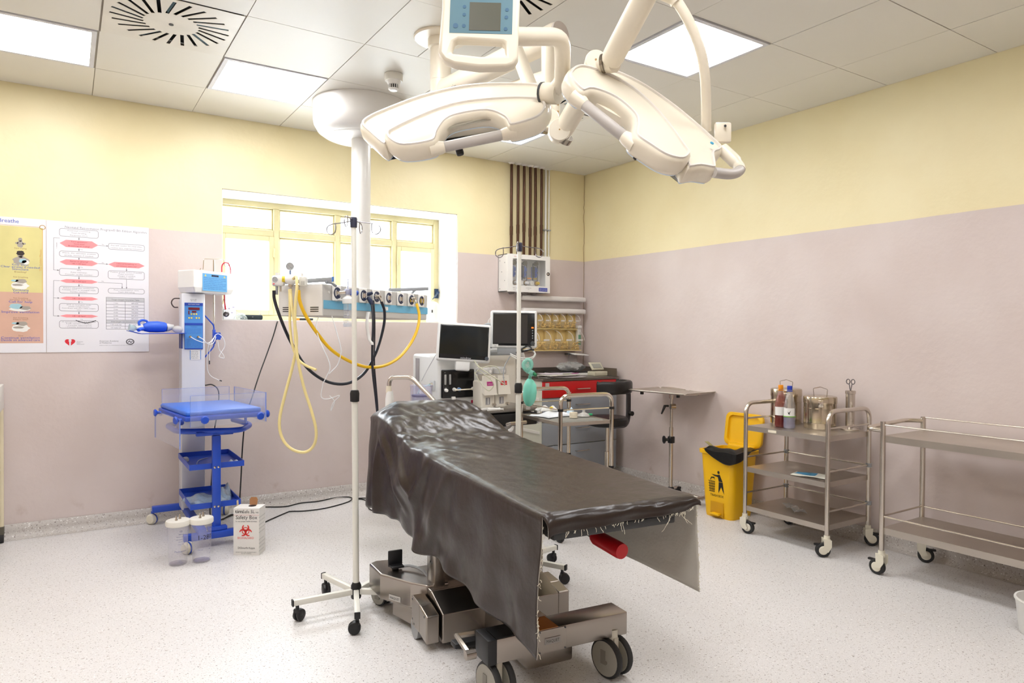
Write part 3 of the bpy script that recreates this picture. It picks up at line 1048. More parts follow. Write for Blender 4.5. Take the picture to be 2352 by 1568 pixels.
LAMP['right'] = dict(c=(-2.7949,-3.8159,1.9296), e1=(0.7483,-0.4885,-0.4488), e2=(0.6520,0.4168,0.6334), n=(-0.1224,-0.7666,0.6304),
    front=[(-0.295, -0.002), (-0.296, 0.059), (-0.269, 0.106), (-0.194, 0.133), (-0.101, 0.124), (-0.015, 0.074), (0.053, 0.011), (0.112, -0.06), (0.136, -0.094), (0.121, -0.151), (0.071, -0.179), (0.015, -0.171), (-0.04, -0.15), (-0.055, -0.08), (-0.073, -0.04), (-0.135, -0.008), (-0.197, -0.021), (-0.221, -0.061), (-0.262, -0.044)],
    grip=[(-0.218, -0.058), (-0.048, -0.13)],
    rear=[(-0.287, 0.099), (-0.269, 0.158), (-0.201, 0.22), (-0.096, 0.236), (0.019, 0.207), (0.12, 0.158), (0.195, 0.111), (0.227, 0.084), (0.225, 0.052), (0.211, 0.021), (0.221, -0.026), (0.223, -0.063), (0.181, -0.093), (0.144, -0.085), (0.115, -0.047), (0.056, 0.026), (-0.013, 0.09), (-0.099, 0.143), (-0.192, 0.149), (-0.253, 0.126)],
    grip2=[(0.22, -0.065), (0.272, -0.025), (0.296, 0.025), (0.277, 0.058), (0.226, 0.094)],
    dot=[(0.183, 0.036)],
    knob=[(-0.002, -0.188)],
    brk=[(0.176, 0.189), (0.224, 0.241), (0.236, 0.142)],
)

# ================================================================ ceiling surgical light
LC = mat('lamp_cream_enamel', (234, 225, 206), 0.32, 0, 0.015, 3, coat=0.1)
LSEAL = mat('lamp_seal', (226, 220, 212), 0.3)
LGRIP = mat('lamp_grip_grey', (186, 180, 174), 0.45)
sl = thing('surgical_light', 'large cream double headed surgical light hanging from the ceiling', 'surgical light', (-2.615, -2.066, H))

def smooth2(pts, sub=4):
    return [(p.x, p.y) for p in smooth_path([(x, y, 0) for x, y in pts], sub, True)]
def inset(pts, d):
    n = len(pts)
    ar = sum(pts[i][0] * pts[(i + 1) % n][1] - pts[(i + 1) % n][0] * pts[i][1] for i in range(n))
    s = 1 if ar > 0 else -1
    out = []
    for i in range(n):
        a, b, c = pts[i - 1], pts[i], pts[(i + 1) % n]
        e1 = Vector((b[0] - a[0], b[1] - a[1]))
        e2 = Vector((c[0] - b[0], c[1] - b[1]))
        if e1.length < 1e-6 or e2.length < 1e-6:
            out.append(b)
            continue
        e1.normalize()
        e2.normalize()
        nn = Vector((-(e1.y + e2.y), e1.x + e2.x)) * s
        if nn.length < 1e-6:
            out.append(b)
            continue
        nn.normalize()
        out.append((b[0] + nn.x * d, b[1] + nn.y * d))
    return out
def shell(mb, pts, levels, M_, cap_top=True, cap_bot=True):
    n = len(pts)
    vs_, fs_ = [], []
    for d, z_ in levels:
        for p in (inset(pts, d) if d else pts):
            vs_.append((p[0], p[1], z_))
    for k in range(len(levels) - 1):
        for i in range(n):
            j = (i + 1) % n
            fs_.append((k * n + i, k * n + j, (k + 1) * n + j, (k + 1) * n + i))
    if cap_bot:
        fs_.append(tuple(range(n - 1, -1, -1)))
    if cap_top:
        fs_.append(tuple((len(levels) - 1) * n + i for i in range(n)))
    mb.add(vs_, fs_, M_)
def ccw(pts):
    n = len(pts)
    ar = sum(pts[i][0] * pts[(i + 1) % n][1] - pts[(i + 1) % n][0] * pts[i][1] for i in range(n))
    return pts if ar > 0 else pts[::-1]
def lamp_head(key, label):
    d = LAMP[key]
    M_ = Matrix((V(d['e1']), V(d['e2']), V(d['n']))).transposed().to_4x4()
    M_.translation = V(d['c'])
    # the body of the head joins the two petals from below
    core = MB()
    yc = sum(p[1] for p in d['rear']) / len(d['rear'])
    x0, x1 = min(p[0] for p in d['rear']), max(p[0] for p in d['rear'])
    cp = [(x0 * 0.72, yc - 0.05), (x0 * 0.5, yc - 0.10), (x1 * 0.5, yc - 0.10), (x1 * 0.75, yc - 0.04), (x1 * 0.6, yc + 0.05), (x0 * 0.5, yc + 0.06)]
    shell(core, ccw(smooth2(cp, 3)), [(0.01, -0.07), (0, -0.06), (0, -0.015)], M_)
    head = core.build('lamp_head', LC, sl, world=True, label=label)
    for nm, dz in (('rear', -0.012), ('front', 0.012)):
        op = d[nm]
        if nm == 'rear':       # the rear petal runs on underneath the front one
            op = [(x, y - 0.05) if min(math.hypot(x - a, y - b_) for a, b_ in d['front']) < 0.034 else (x, y) for x, y in op]
        pts = ccw(smooth2(op, 4))
        b = MB()
        shell(b, pts, [(0.012, -0.052 + dz), (0.005, -0.047 + dz), (0.0, -0.036 + dz), (0.0, -0.012 + dz), (0.002, -0.002 + dz), (0.006, 0.005 + dz), (0.010, 0.008 + dz)], M_, False)
        pet = b.build('petal', LC, head, world=True, smooth=50)
        s_ = MB()
        shell(s_, pts, [(0.009, 0.007 + dz), (0.0105, 0.0125 + dz), (0.0165, 0.0125 + dz), (0.0178, 0.004 + dz)], M_, False, False)
        s_.build('seal_strip', LSEAL, head, world=True, smooth=60)
        c_ = MB()
        shell(c_, pts, [(0.0172, 0.006 + dz), (0.0195, 0.0065 + dz)], M_, True, False)
        c_.build('cover_panel', LC, head, world=True, smooth=25)
        g = MB()
        shell(g, pts, [(0.02, -0.056 + dz), (0.008, -0.0525 + dz), (0.008, -0.047 + dz)], M_)
        g.build('lamp_glass', mat('lamp_glass', (214, 228, 244), 0.1, 0, 0.01, spec=0.8, coat=0.5), head, world=True, smooth=60)
    (ax, ay), (bx, by) = d['grip']
    dz = -0.012
    A, B = V(ax, ay, dz), V(bx, by, dz)
    u = (B - A).normalized()
    MB().tube([A + u * 0.012, A + u * 0.016, B - u * 0.016, B - u * 0.012], [0.015, 0.017, 0.017, 0.015], 14, M=M_).build('grip', LGRIP, head, world=True)
    k = MB()
    k.tube([A - u * 0.03, A + u * 0.004, A + u * 0.016], [0.024, 0.021, 0.0175], 14, M=M_).tube([B + u * 0.03, B - u * 0.004, B - u * 0.016], [0.024, 0.021, 0.0175], 14, M=M_)
    tag(k.build('grip_socket', LC, head, world=True), kind='stuff')
    return head, M_
hL, ML = lamp_head('left', 'left lamp head with two cream petals and a grey grip')
hR, MR = lamp_head('right', 'right lamp head tilted steeply with a short end grip')
g2 = [V(x, y, -0.016) for x, y in LAMP['right']['grip2']]
gp = smooth_path(g2, 5)
MB().tube(gp[:11], 0.0155, 12, M=MR).build('end_grip', LGRIP, hR, world=True)
MB().tube(gp[10:], [0.0165] * 5 + [0.02] * (len(gp) - 15), 12, M=MR).build('end_grip_arm', LC, hR, world=True)
dx, dy = LAMP['right']['dot'][0]
MB().lathe([(0.0, 0), (0.006, 0), (0.006, 0.002), (0.0, 0.0025)], 16, MR @ Matrix.Translation((dx, dy, 0.0125))).build('blue_mark', mat('blue_mark', (60, 160, 200), 0.4), hR, world=True)
# black sterile handles below each head
MB().tube([(-3.217,-3.378,1.910), (-3.209,-3.384,1.876), (-3.208,-3.385,1.871)], [0.0115, 0.0125, 0.011], 14).build('sterile_handle', BLACK, hL, world=True)
MB().tube([(-2.886,-3.818,1.847), (-2.890,-3.852,1.813), (-2.888,-3.853,1.811)], [0.0115, 0.0125, 0.011], 14).build('sterile_handle', BLACK, hR, world=True)

# ceiling mount and column
MB().lathe([(0.0, -0.012), (0.135, -0.012), (0.14, -0.006), (0.14, 0.0)], 40, c=(-2.615, -2.066, H)).build('ceiling_plate', LC, sl, world=True)
MB().lathe([(0.0, -0.40), (0.05, -0.40), (0.053, -0.39), (0.053, -0.225), (0.0545, -0.224), (0.0545, -0.06), (0.066, -0.055), (0.066, -0.012)], 32, c=(-2.615, -2.066, H)).build('column', LC, sl, world=True)
MB().cyl((-2.613,-2.132,2.610), (-2.625,-2.155,2.601), 0.006, n=10).build('screw', DGREY, sl, world=True)
# first arm with the lettering
a0, a1 = V((-2.604,-2.086,2.566)), V((-2.447,-2.875,2.613))
MB().tube([a0, a0 + (a1 - a0) * 0.02, a1 - (a1 - a0) * 0.02, a1], [0.052, 0.056, 0.056, 0.05], 20).build('arm', LC, sl, world=True)
ar = (a1 - a0).normalized()
MB().cyl(a1, a1 + ar * 0.012, 0.052, n=24).build('arm_cap', mat('cap_grey', (206, 196, 188), 0.4), sl, world=True)
side = V(-0.2, -0.95, -0.22)
side = (side - ar * side.dot(ar)).normalized()
upv = side.cross(ar)
upv = upv if upv.z > 0 else -upv
p = a0 + ar * 0.06 + side * 0.0575 - upv * 0.012
MB().text('martin', p, ar, upv, 0.036, 'L').build('lettering', mat('grey_print', (150, 144, 138), 0.6), sl, world=True, smooth=0)
# second, far arm below it
b0, b1 = V((-2.435,-2.374,2.485)), V((-2.390,-2.819,2.459))
MB().tube([b0, b1], 0.05, 18).build('arm', LC, sl, world=True)
MB().cyl(b1, b1 + (b1 - b0).normalized() * 0.012, 0.05, n=24).build('arm_cap', MATS['cap_grey'], sl, world=True)
# drop tube and hinge plate
MB().tube([(-2.498,-2.867,2.605), (-2.498,-2.871,2.308)], 0.0315, 20).build('drop_tube', LC, sl, world=True)
hp0, hp1 = V((-2.512,-2.921,2.364)), V((-2.511,-2.925,2.175))
rt_ = V(math.cos(R(32.75)), -math.sin(R(32.75)), 0)
fw_ = V(math.sin(R(32.75)), math.cos(R(32.75)), 0)
HP = Matrix((rt_, fw_, V(0, 0, 1))).transposed().to_4x4()
HP.translation = (hp0 + hp1) / 2
hp = MB().rbox((0, 0, 0), (0.056, 0.05, (hp0 - hp1).length), 0.008, M=HP).build('hinge_block', LC, sl, world=True)
for (x, z_) in ((-0.018, 0.055), (-0.018, 0.026), (-0.018, -0.006), (0.019, 0.04), (0.019, 0.005), (0.019, -0.025), (0.019, -0.055)):
    MB().cyl((x, -0.0265, z_), (x, -0.022, z_), 0.0045, n=10, M=HP).build('screw', mat('brass_screw', (150, 120, 80), 0.4, 0.8), hp, world=True)
def knuckle(c, r, wdt, nm='elbow'):
    c = V(c)
    K = Matrix((rt_, V(0, 0, 1), -fw_)).transposed().to_4x4()
    K.translation = c
    o = MB().lathe([(0.0, -wdt), (r * 0.94, -wdt), (r, -wdt + 0.004), (r, wdt - 0.004), (r * 0.94, wdt), (0.0, wdt)], 28, K).build(nm, LC, sl, world=True)
    MB().lathe([(0.0, wdt), (0.0035, wdt), (0.0035, wdt + 0.001), (0.0, wdt + 0.001)], 10, K).build('pivot_screw', mat('brass_screw'), o, world=True)
    return K
BAND = mat('steel_band', (150, 142, 130), 0.25, 1.0, 0.2, 14)
knuckle((-2.540,-2.929,2.211), 0.044, 0.03)
MB().tube([(-2.525,-2.903,2.202), (-2.440,-2.670,2.320)], 0.036, 16).build('spring_arm', LC, sl, world=True)
MB().tube([(-2.534,-2.903,2.196), (-2.546,-2.878,2.201)], 0.0385, 16).build('steel_band', BAND, sl, world=True)
knuckle((-2.520,-2.978,2.153), 0.046, 0.03)
s0, s1, s2 = V((-2.492,-2.961,2.158)), V((-2.522,-3.153,2.266)), V((-2.662,-3.420,2.261))
MB().tube([s0, s0 + (s1 - s0) * 0.1, s1, s2], [0.038, 0.042, 0.042, 0.042], 18).build('spring_arm', LC, sl, world=True)
MB().tube([V((-2.496,-2.964,2.127)), V((-2.494,-2.983,2.143))], 0.0415, 18).build('steel_band', BAND, sl, world=True)
# arm coming down to the right head
r0, r1 = V((-2.874,-3.714,2.129)), V((-2.915,-3.935,2.269))
MB().tube([r0, r0 + (r1 - r0) * 0.08, r1], [0.030, 0.034, 0.034], 18).build('spring_arm', LC, sl, world=True)
knuckle((-2.882,-3.649,2.143), 0.032, 0.032)
MB().tube([(-2.875,-3.666,2.134), (-2.870,-3.729,2.120)], 0.026, 16).build('pivot', LC, sl, world=True)
MB().tube([(-2.885,-3.690,2.129), (-2.881,-3.698,2.129)], 0.0285, 16).build('steel_band', BAND, sl, world=True)
# slim yoke tube of the right head
MB().tube(smooth_path([(-2.783,-3.853,2.301), (-2.760,-3.868,2.283), (-2.722,-3.881,2.231), (-2.679,-3.886,2.163), (-2.643,-3.875,2.097), (-2.608,-3.851,2.025), (-2.577,-3.825,1.943)], 5), 0.0155, 14).build('yoke_tube', LC, hR, world=True)
MB().tube(smooth_path([(-2.799,-3.843,2.308), (-2.767,-3.864,2.291), (-2.756,-3.871,2.278)], 3), 0.021, 14).build('yoke_socket', LC, hR, world=True)
MB().rbox((0, 0, 0), (0.05, 0.02, 0.062), 0.006, M=HP.inverted() @ HP if False else Matrix.Translation(V((-2.550,-3.867,1.931))) @ HP.to_3x3().to_4x4()).build('end_bracket', LC, hR, world=True)
MB().cyl((-2.555,-3.881,1.948), (-2.559,-3.884,1.947), 0.004, n=10).build('screw', DGREY, hR, world=True)
# tubular yoke of the left head carrying the control panel
MB().tube(fillet([(-3.314,-3.729,2.101), (-3.240,-3.753,2.105), (-3.050,-3.707,2.166), (-2.978,-3.612,2.129), (-2.932,-3.546,2.105), (-2.937,-3.496,2.085)], 0.055, 6), 0.0245, 16).build('yoke_tube', LC, hL, world=True)
MB().tube([(-2.928,-3.525,2.078), (-2.952,-3.474,2.088)], 0.034, 18).build('yoke_socket', LC, hL, world=True)
MB().tube([(-2.953,-3.478,2.087), (-2.956,-3.472,2.088)], 0.0352, 18).build('socket_gap', DGREY, hL, world=True)
# slanted strut behind the panel
MB().tube([(-2.687,-2.865,2.548), (-2.696,-3.042,2.259)], 0.034, 14, flat=0.6).build('strut', LC, sl, world=True)
# control panel
Pc = V((-3.361,-3.770,2.114))
PM = Matrix((rt_, V(-0.06, 0.0, 1).normalized(), -fw_)).transposed().to_4x4()
PM = Matrix((rt_, (V(0, 0, 1) + fw_ * 0.10).normalized(), (-fw_ + V(0, 0, 0.10)).normalized())).transposed().to_4x4()
PM = PM @ Matrix.Rotation(R(-1.2), 4, 'Z')
PM.translation = Pc
cp = MB()
k = 1.78 / 1588.8
def pxl(x, y):
    return ((x - 1103) * k, (45 - y) * k)
outer = [pxl(1020, -70), pxl(1186, -70), pxl(1193, -20), pxl(1192, 60), pxl(1192, 132), pxl(1184, 148), pxl(1166, 155), pxl(1103, 158), pxl(1048, 152), pxl(1024, 142), pxl(1009, 122), pxl(1010, 90), pxl(1014, 20), pxl(1014, -40)]
hole = [pxl(1052, 93), pxl(1045, 97), pxl(1037, 125), pxl(1103, 131), pxl(1164, 128), pxl(1160, 100), pxl(1152, 95), pxl(1103, 93)]
# ring shaped lower handle: split the outline with the hole into two halves
topo = ccw(outer)
bm = bmesh.new()
ov = [bm.verts.new((x, y, 0)) for x, y in topo]
hv = [bm.verts.new((x, y, 0)) for x, y in ccw(hole)]
oe = [bm.edges.new((ov[i], ov[(i + 1) % len(ov)])) for i in range(len(ov))]
he = [bm.edges.new((hv[i], hv[(i + 1) % len(hv)])) for i in range(len(hv))]
bmesh.ops.triangle_fill(bm, edges=oe + he, use_beauty=True)
bmesh.ops.recalc_face_normals(bm, faces=bm.faces)
ex = bmesh.ops.extrude_face_region(bm, geom=list(bm.faces))
bmesh.ops.translate(bm, vec=(0, 0, -0.036), verts=[v for v in ex['geom'] if isinstance(v, bmesh.types.BMVert)])
bmesh.ops.recalc_face_normals(bm, faces=bm.faces)
cp.bm(bm, PM)
cpo = bevel(cp.build('control_panel', LC, hL, world=True, smooth=50, label='control panel with a blue membrane keypad and grey display'), 0.008, 3, 50)
def prect(x0, y0, x1, y1, z0, z1, mb):
    a, b = pxl(x0, y0), pxl(x1, y1)
    mb.bb(min(a[0], b[0]), max(a[0], b[0]), min(a[1], b[1]), max(a[1], b[1]), z0, z1, PM)
    return mb
prect(1033, -60, 1177, 78, -0.002, 0.0008, MB()).build('keypad', mat('keypad_blue', (88, 124, 138), 0.5), cpo, world=True, smooth=0)
prect(1078, 4, 1150, 71, 0.0008, 0.0016, MB()).build('display', mat('lcd_grey', (88, 88, 76), 0.3), cpo, world=True, smooth=0)
for (x, y, r_) in ((1066, 15, 4), (1066, 34, 4), (1066, 61, 4.4), (1047, 61, 6), (1164, 20, 4.4), (1163, 38, 4.4), (1162, 66, 4.4)):
    q = pxl(x, y)
    MB().lathe([(0.0, 0.0016), (r_ * k, 0.0016), (r_ * k, 0.0008)], 18, PM @ Matrix.Translation((q[0], q[1], 0))).build('key', mat('key_blue', (58, 98, 128), 0.45), cpo, world=True)

# ================================================================ ceiling supply pendant
PCX, PCY = -2.575, -0.80
pn = thing('supply_pendant', 'white ceiling pendant column carrying a long gas outlet beam before the window', 'pendant', (PCX, PCY, H))
PW = mat('pendant_white', (228, 226, 222), 0.3, 0, 0.01, 3, coat=0.2)
PGREY = mat('pendant_grey_metal', (192, 190, 186), 0.4, 0.1, 0.02, 3)
MB().lathe([(0.0, -0.235), (0.22, -0.232), (0.232, -0.225)], 56, c=(PCX, PCY, H)).build('bottom_plate', WHITE, pn, world=True)
MB().lathe([(0.22, -0.226), (0.245, -0.222), (0.285, -0.195), (0.310, -0.15), (0.315, -0.12), (0.315, -0.012), (0.318, -0.004), (0.318, 0.0)], 64, c=(PCX, PCY, H)).build('ceiling_housing', PW, pn, world=True)
MB().lathe([(0.0645, 1.58), (0.0645, H - 0.23)], 40, c=(PCX, PCY, 0)).build('column', PW, pn, world=True)
BMX = Matrix.Translation((-2.962, -1.206, 0)) @ Matrix.Rotation(R(36.09), 4, 'Z')
beam = MB()
beam.add([(0, 0, 1.402), (1.31, 0, 1.402), (1.31, 0.33, 1.402), (0, 0.33, 1.402), (0, 0, 1.596), (1.33, 0, 1.596), (1.33, 0.33, 1.596), (0, 0.33, 1.596)],
         [(0, 3, 2, 1), (4, 5, 6, 7), (0, 1, 5, 4), (1, 2, 6, 5), (2, 3, 7, 6), (3, 0, 4, 7)], BMX)
bo = bevel(beam.build('supply_beam', PGREY, pn, world=True, smooth=0), 0.006, 2)
MB().bb(0.004, 1.322, -0.0025, 0.0, 1.446, 1.498, BMX).build('blue_stripe', mat('blue_stripe', (106, 172, 204), 0.5), bo, world=True, smooth=0)
MB().bb(-0.003, 0.0, 0.004, 0.326, 1.405, 1.593, BMX).build('end_plate', mat('end_plate_grey', (220, 216, 210), 0.4, 0.0, 0.03, 4), bo, world=True, smooth=0)
for y0 in (0.03, 0.235):
    for k_ in range(3):
        MB().bb(-0.0045, -0.002, y0, y0 + 0.06, 1.428 + 0.012 * k_, 1.433 + 0.012 * k_, BMX).build('vent_slot', BLACK, bo, world=True, smooth=0)
MB().cyl((0.055, -0.004, 1.548), (0.055, 0.001, 1.548), 0.008, n=16, M=BMX).build('button', WHITE, bo, world=True)
# label on the stripe
MB().bb(0.66, 0.735, -0.004, -0.002, 1.458, 1.482, BMX).build('name_tag', WHITE, bo, world=True, smooth=0)
tx = MB()
for s_, z_ in (('OT 1 / 4 bar', 1.473), ('AIR  VAC', 1.462)):
    o_ = BMX @ V(0.697, -0.0045, z_)
    tx.text(s_, o_, BMX.to_3x3() @ V(1, 0, 0), (0, 0, 1), 0.008, 'C')
tag(tx.build('tag_print', INK, bo, world=True, smooth=0), kind='stuff')
OUT_X = [0.127, 0.275, 0.418, 0.576, 0.732, 0.895, 1.050, 1.205]
OUTB = mat('outlet_dark_blue', (38, 46, 74), 0.35)
for i, x in enumerate(OUT_X):
    o = MB().rbox((x, -0.006, 1.546), (0.086, 0.014, 0.098), 0.012, 3, M=BMX).build('gas_outlet', WHITE, bo, world=True)
    F_ = BMX @ TR((x, -0.013, 1.546), rx=PI / 2)
    ring = mat('outlet_yellow', (226, 190, 40), 0.4) if i >= 6 else WHITE
    MB().lathe([(0.014, 0.002), (0.034, 0.004), (0.037, 0.0)], 28, F_).build('ring', OUTB, o, world=True)
    MB().lathe([(0.0, 0.006), (0.015, 0.006), (0.017, 0.001)], 20, F_).build('socket', CHROME, o, world=True)
    for sgn in (-1, 1):
        arc = [(math.cos(a) * 0.026, math.sin(a) * 0.026, 0.0045) for a in [PI * (0.5 + 0.5 * sgn) + PI * t / 8 for t in range(-2, 3)]]
        MB().tube(arc, 0.0028, 5, M=F_).build('colour_mark', ring, o, world=True)
# rails on top of the beam
def rail(p0, p1, q0, q1, tip):
    o = MB()
    p0, p1 = V(p0), V(p1)
    x, y, d = frame(p0, p1)
    L_ = (p1 - p0).length
    Mx = Matrix((d, d.cross(V(0, 0, 1)).normalized(), V(0, 0, 1))).transposed().to_4x4()
    Mx.translation = (p0 + p1) / 2
    o.rbox((0, 0, 0), (L_, 0.011, 0.026), 0.002, M=Mx)
    r_ = o.build('equipment_rail', mat('rail_grey', (162, 166, 172), 0.35, 0.5), pn, world=True)
    for a_, b_ in (q0, q1):
        MB().tube(fillet([a_, (V(a_) + V(b_)) / 2 + V(0, 0, 0.012), b_], 0.03, 4), 0.009, 8).build('rail_bracket', MATS['rail_grey'], r_, world=True)
    if tip:
        MB().rbox(p1, (0.012, 0.014, 0.03), 0.002).build('end_cap', mat('blue_cap', (70, 120, 190), 0.4), r_, world=True)
rail((-3.138,-0.782,1.616), (-2.926,-1.275,1.620), ((-2.955,-1.233,1.603), (-2.883,-1.208,1.584)), ((-3.091,-0.895,1.617), (-3.036,-0.812,1.590)), True)
rail((-2.264,-0.536,1.616), (-1.950,-0.559,1.637), ((-2.221,-0.539,1.624), (-2.270,-0.532,1.597)), ((-2.024,-0.547,1.634), (-2.082,-0.534,1.590)), False)

# ---- regulators clipped to the left rail
CV = Matrix((rt_, fw_, V(0, 0, 1))).transposed().to_4x4()        # x to the right, y away from the room's entrance side
def at(p):
    m_ = CV.copy()
    m_.translation = V(p)
    return m_
def gauge(parent, p, r, dep_, face=None):
    G = at(p) @ TR(rx=PI / 2)
    o = MB().lathe([(0.0, 0), (r * 0.96, 0), (r, 0.003), (r, dep_ - 0.002), (r * 0.95, dep_), (r * 0.86, dep_ - 0.002)], 28, G).build('gauge', mat('gauge_rim', (186, 190, 196), 0.3, 0.6), parent, world=True)
    MB().lathe([(0.0, dep_ - 0.003), (r * 0.87, dep_ - 0.003)], 28, G).build('dial', face or WHITE, o, world=True)
    MB().add([(-r * 0.5, r * 0.35, dep_ - 0.002), (-r * 0.42, r * 0.45, dep_ - 0.002), (r * 0.5, -r * 0.42, dep_ - 0.002), (r * 0.45, -r * 0.5, dep_ - 0.002)], [(0, 3, 2, 1)], G).build('needle', INK, o, world=True, smooth=0)
    tk = MB()
    for k_ in range(11):
        a = R(-45 + 27 * k_)
        tk.box((math.cos(a) * r * 0.74, math.sin(a) * r * 0.74, dep_ - 0.0022), (r * 0.16, r * 0.045, 0.0006), a, G)
    tag(tk.build('tick_marks', INK, o, world=True, smooth=0), kind='stuff')
    return o
g1 = thing('suction_regulator', 'white suction regulator with a round gauge and black hose, leftmost on the pendant', 'regulator', (-3.183,-1.015,1.606))
m1 = at((-3.180,-1.016,1.614))
MB().rbox((0.004, 0, 0), (0.076, 0.05, 0.066), 0.016, 3, M=m1).build('body', WHITE, g1, world=True)
MB().cyl((0.0, 0, 0.03), (0.0, 0, 0.048), 0.014, n=16, M=m1).build('top_knob', WHITE, g1, world=True)
gauge(g1, (-3.201,-1.036,1.620), 0.017, 0.006)
MB().rbox((-0.016, -0.026, -0.020), (0.012, 0.002, 0.006), 0.0008, 1, M=m1).build('red_mark', mat('red_print', (206, 54, 64), 0.5), g1, world=True)
MB().cyl((-0.006, 0, -0.033), (-0.006, 0, -0.083), 0.0085, n=14, M=m1).build('outlet_stub', GREY, g1, world=True)
MB().cyl((0.018, -0.004, -0.033), (0.018, -0.004, -0.064), 0.006, n=12, M=m1).build('hose_fitting', STEEL, g1, world=True)
MB().tube([m1 @ V(0.04, 0, 0), m1 @ V(0.06, 0.05, -0.005)], 0.011, 10).build('rail_clamp', GREY, g1, world=True)
g2 = thing('vacuum_regulator', 'white vacuum regulator with a yellow knob and a gauge standing above it', 'regulator', (-3.116,-1.058,1.614))
m2 = at((-3.116,-1.058,1.622))
MB().tube([m2 @ V(-0.026, -0.012, 0.002), m2 @ V(-0.012, -0.01, 0.002), m2 @ V(0.016, 0, 0), m2 @ V(0.03, 0.01, -0.004)], [0.021, 0.03, 0.032, 0.024], 18).build('body', WHITE, g2, world=True)
MB().tube([m2 @ V(-0.044, -0.016, 0.003), m2 @ V(-0.027, -0.012, 0.002)], 0.0195, 18).build('knob', mat('yellow_knob', (232, 206, 40), 0.4), g2, world=True)
MB().cyl((0.0, -0.002, 0.028), (0.0, -0.002, 0.062), 0.006, n=12, M=m2).build('stem', mat('blue_grey_stem', (120, 140, 180), 0.4, 0.4), g2, world=True)
gauge(g2, (-3.120,-1.072,1.700), 0.0245, 0.014)
MB().cyl((0.0, 0, -0.026), (0.0, 0, -0.044), 0.014, n=6, M=m2).build('nut', STEEL, g2, world=True)
MB().cyl((0.0, 0, -0.044), (0.0, 0, -0.058), 0.007, n=12, M=m2).build('hose_fitting', CHROME, g2, world=True)
MB().tube([m2 @ V(0.0, 0.01, -0.01), m2 @ V(0.0, 0.06, -0.015)], 0.011, 10).build('rail_clamp', GREY, g2, world=True)
g3 = thing('pressure_manifold', 'small white boxed valve on the pendant rail feeding the yellow hose', 'regulator', (-3.064,-1.151,1.608))
m3 = at((-3.064,-1.151,1.608))
MB().rbox((0.0, 0, 0), (0.042, 0.05, 0.056), 0.006, M=m3).build('body', OFFWHITE, g3, world=True)
MB().cyl((-0.008, 0, 0.026), (-0.008, 0, 0.048), 0.008, n=12, M=m3).build('top_peg', WHITE, g3, world=True)
ti = MB()
for k_ in range(4):
    ti.text('AIR 400 kPa', m3 @ V(-0.002 + 0.0055 * k_, -0.0255, -0.022), V(0, 0, 1), -(CV.to_3x3() @ V(1, 0, 0)), 0.0045)
tag(ti.build('print', INK, g3, world=True, smooth=0), kind='stuff')
MB().cyl((-0.026, -0.004, -0.02), (-0.026, -0.004, -0.062), 0.0065, n=12, M=m3).build('hose_fitting', STEEL, g3, world=True)
MB().tube([m3 @ V(-0.026, -0.004, -0.012), m3 @ V(-0.015, 0, -0.008)], 0.008, 10).build('elbow', GREY, g3, world=True)

# ---- oxygen flowmeter with humidifier bottle
fm = thing('oxygen_flowmeter', 'clear oxygen flowmeter with blue valve and humidifier bottle plugged into the pendant', 'flowmeter', BMX @ V(0.165, -0.06, 1.34))
MB().tube([BMX @ V(0.127, -0.012, 1.546), BMX @ V(0.135, -0.06, 1.55), BMX @ V(0.19, -0.07, 1.555)], 0.011, 12).build('plug', CHROME, fm, world=True)
fx = BMX @ V(0.155, -0.07, 0)
MB().rbox((fx.x, fx.y, 1.555), (0.034, 0.034, 0.036), 0.006, rz=R(36)).build('valve_body', mat('violet_grey', (170, 172, 196), 0.3, 0.3), fm, world=True)
MB().cyl((0.165, -0.08, 1.552), (0.225, -0.085, 1.551), 0.0175, n=18, M=BMX).build('blue_knob', mat('blue_knob', (44, 84, 186), 0.35), fm, world=True)
MB().lathe([(0.0125, 0), (0.0125, 0.085), (0.010, 0.095), (0.0, 0.097)], 18, c=(fx.x, fx.y, 1.57)).build('flow_tube', CLEAR, fm, world=True)
MB().lathe([(0.004, 0.0), (0.004, 0.06)], 10, c=(fx.x, fx.y, 1.575)).build('float_tube', mat('pale_violet', (200, 206, 230), 0.3), fm, world=True)
MB().lathe([(0.0, 0), (0.033, 0.0), (0.034, 0.004), (0.034, 0.030), (0.026, 0.038), (0.012, 0.05), (0.012, 0.062), (0.0, 0.062)], 26, c=(fx.x, fx.y, 1.482)).build('bottle_cap', WHITE, fm, world=True)
MB().lathe([(0.0, 0), (0.026, 0.0), (0.028, 0.004), (0.029, 0.02), (0.0275, 0.024), (0.0275, 0.13), (0.028, 0.148)], 26, c=(fx.x, fx.y, 1.337)).build('bottle', clear('bottle_clear', (226, 230, 236), 0.16), fm, world=True)
MB().lathe([(0.0, 0), (0.025, 0.0), (0.026, 0.02), (0.0, 0.021)], 22, c=(fx.x, fx.y, 1.340)).build('water', clear('water', (190, 205, 220), 0.3), fm, world=True)
MB().lathe([(0.004, 0.02), (0.004, 0.15)], 8, c=(fx.x, fx.y, 1.337)).build('dip_tube', clear('bottle_clear'), fm, world=True)
bt = MB()
f3 = CV.to_3x3()
for k_, s_ in enumerate(('AQUAPAK', '- MAX -', '200 ml', '150 ml', '- MIN -')):
    bt.text(s_, V(fx.x, fx.y, 1.435 - 0.015 * k_) - fw_ * 0.0285, rt_, (0, 0, 1), 0.008 if k_ else 0.009, 'C', 0.036)
tag(bt.build('bottle_print', mat('navy_print', (60, 66, 110), 0.6), fm, world=True, smooth=0), kind='stuff')
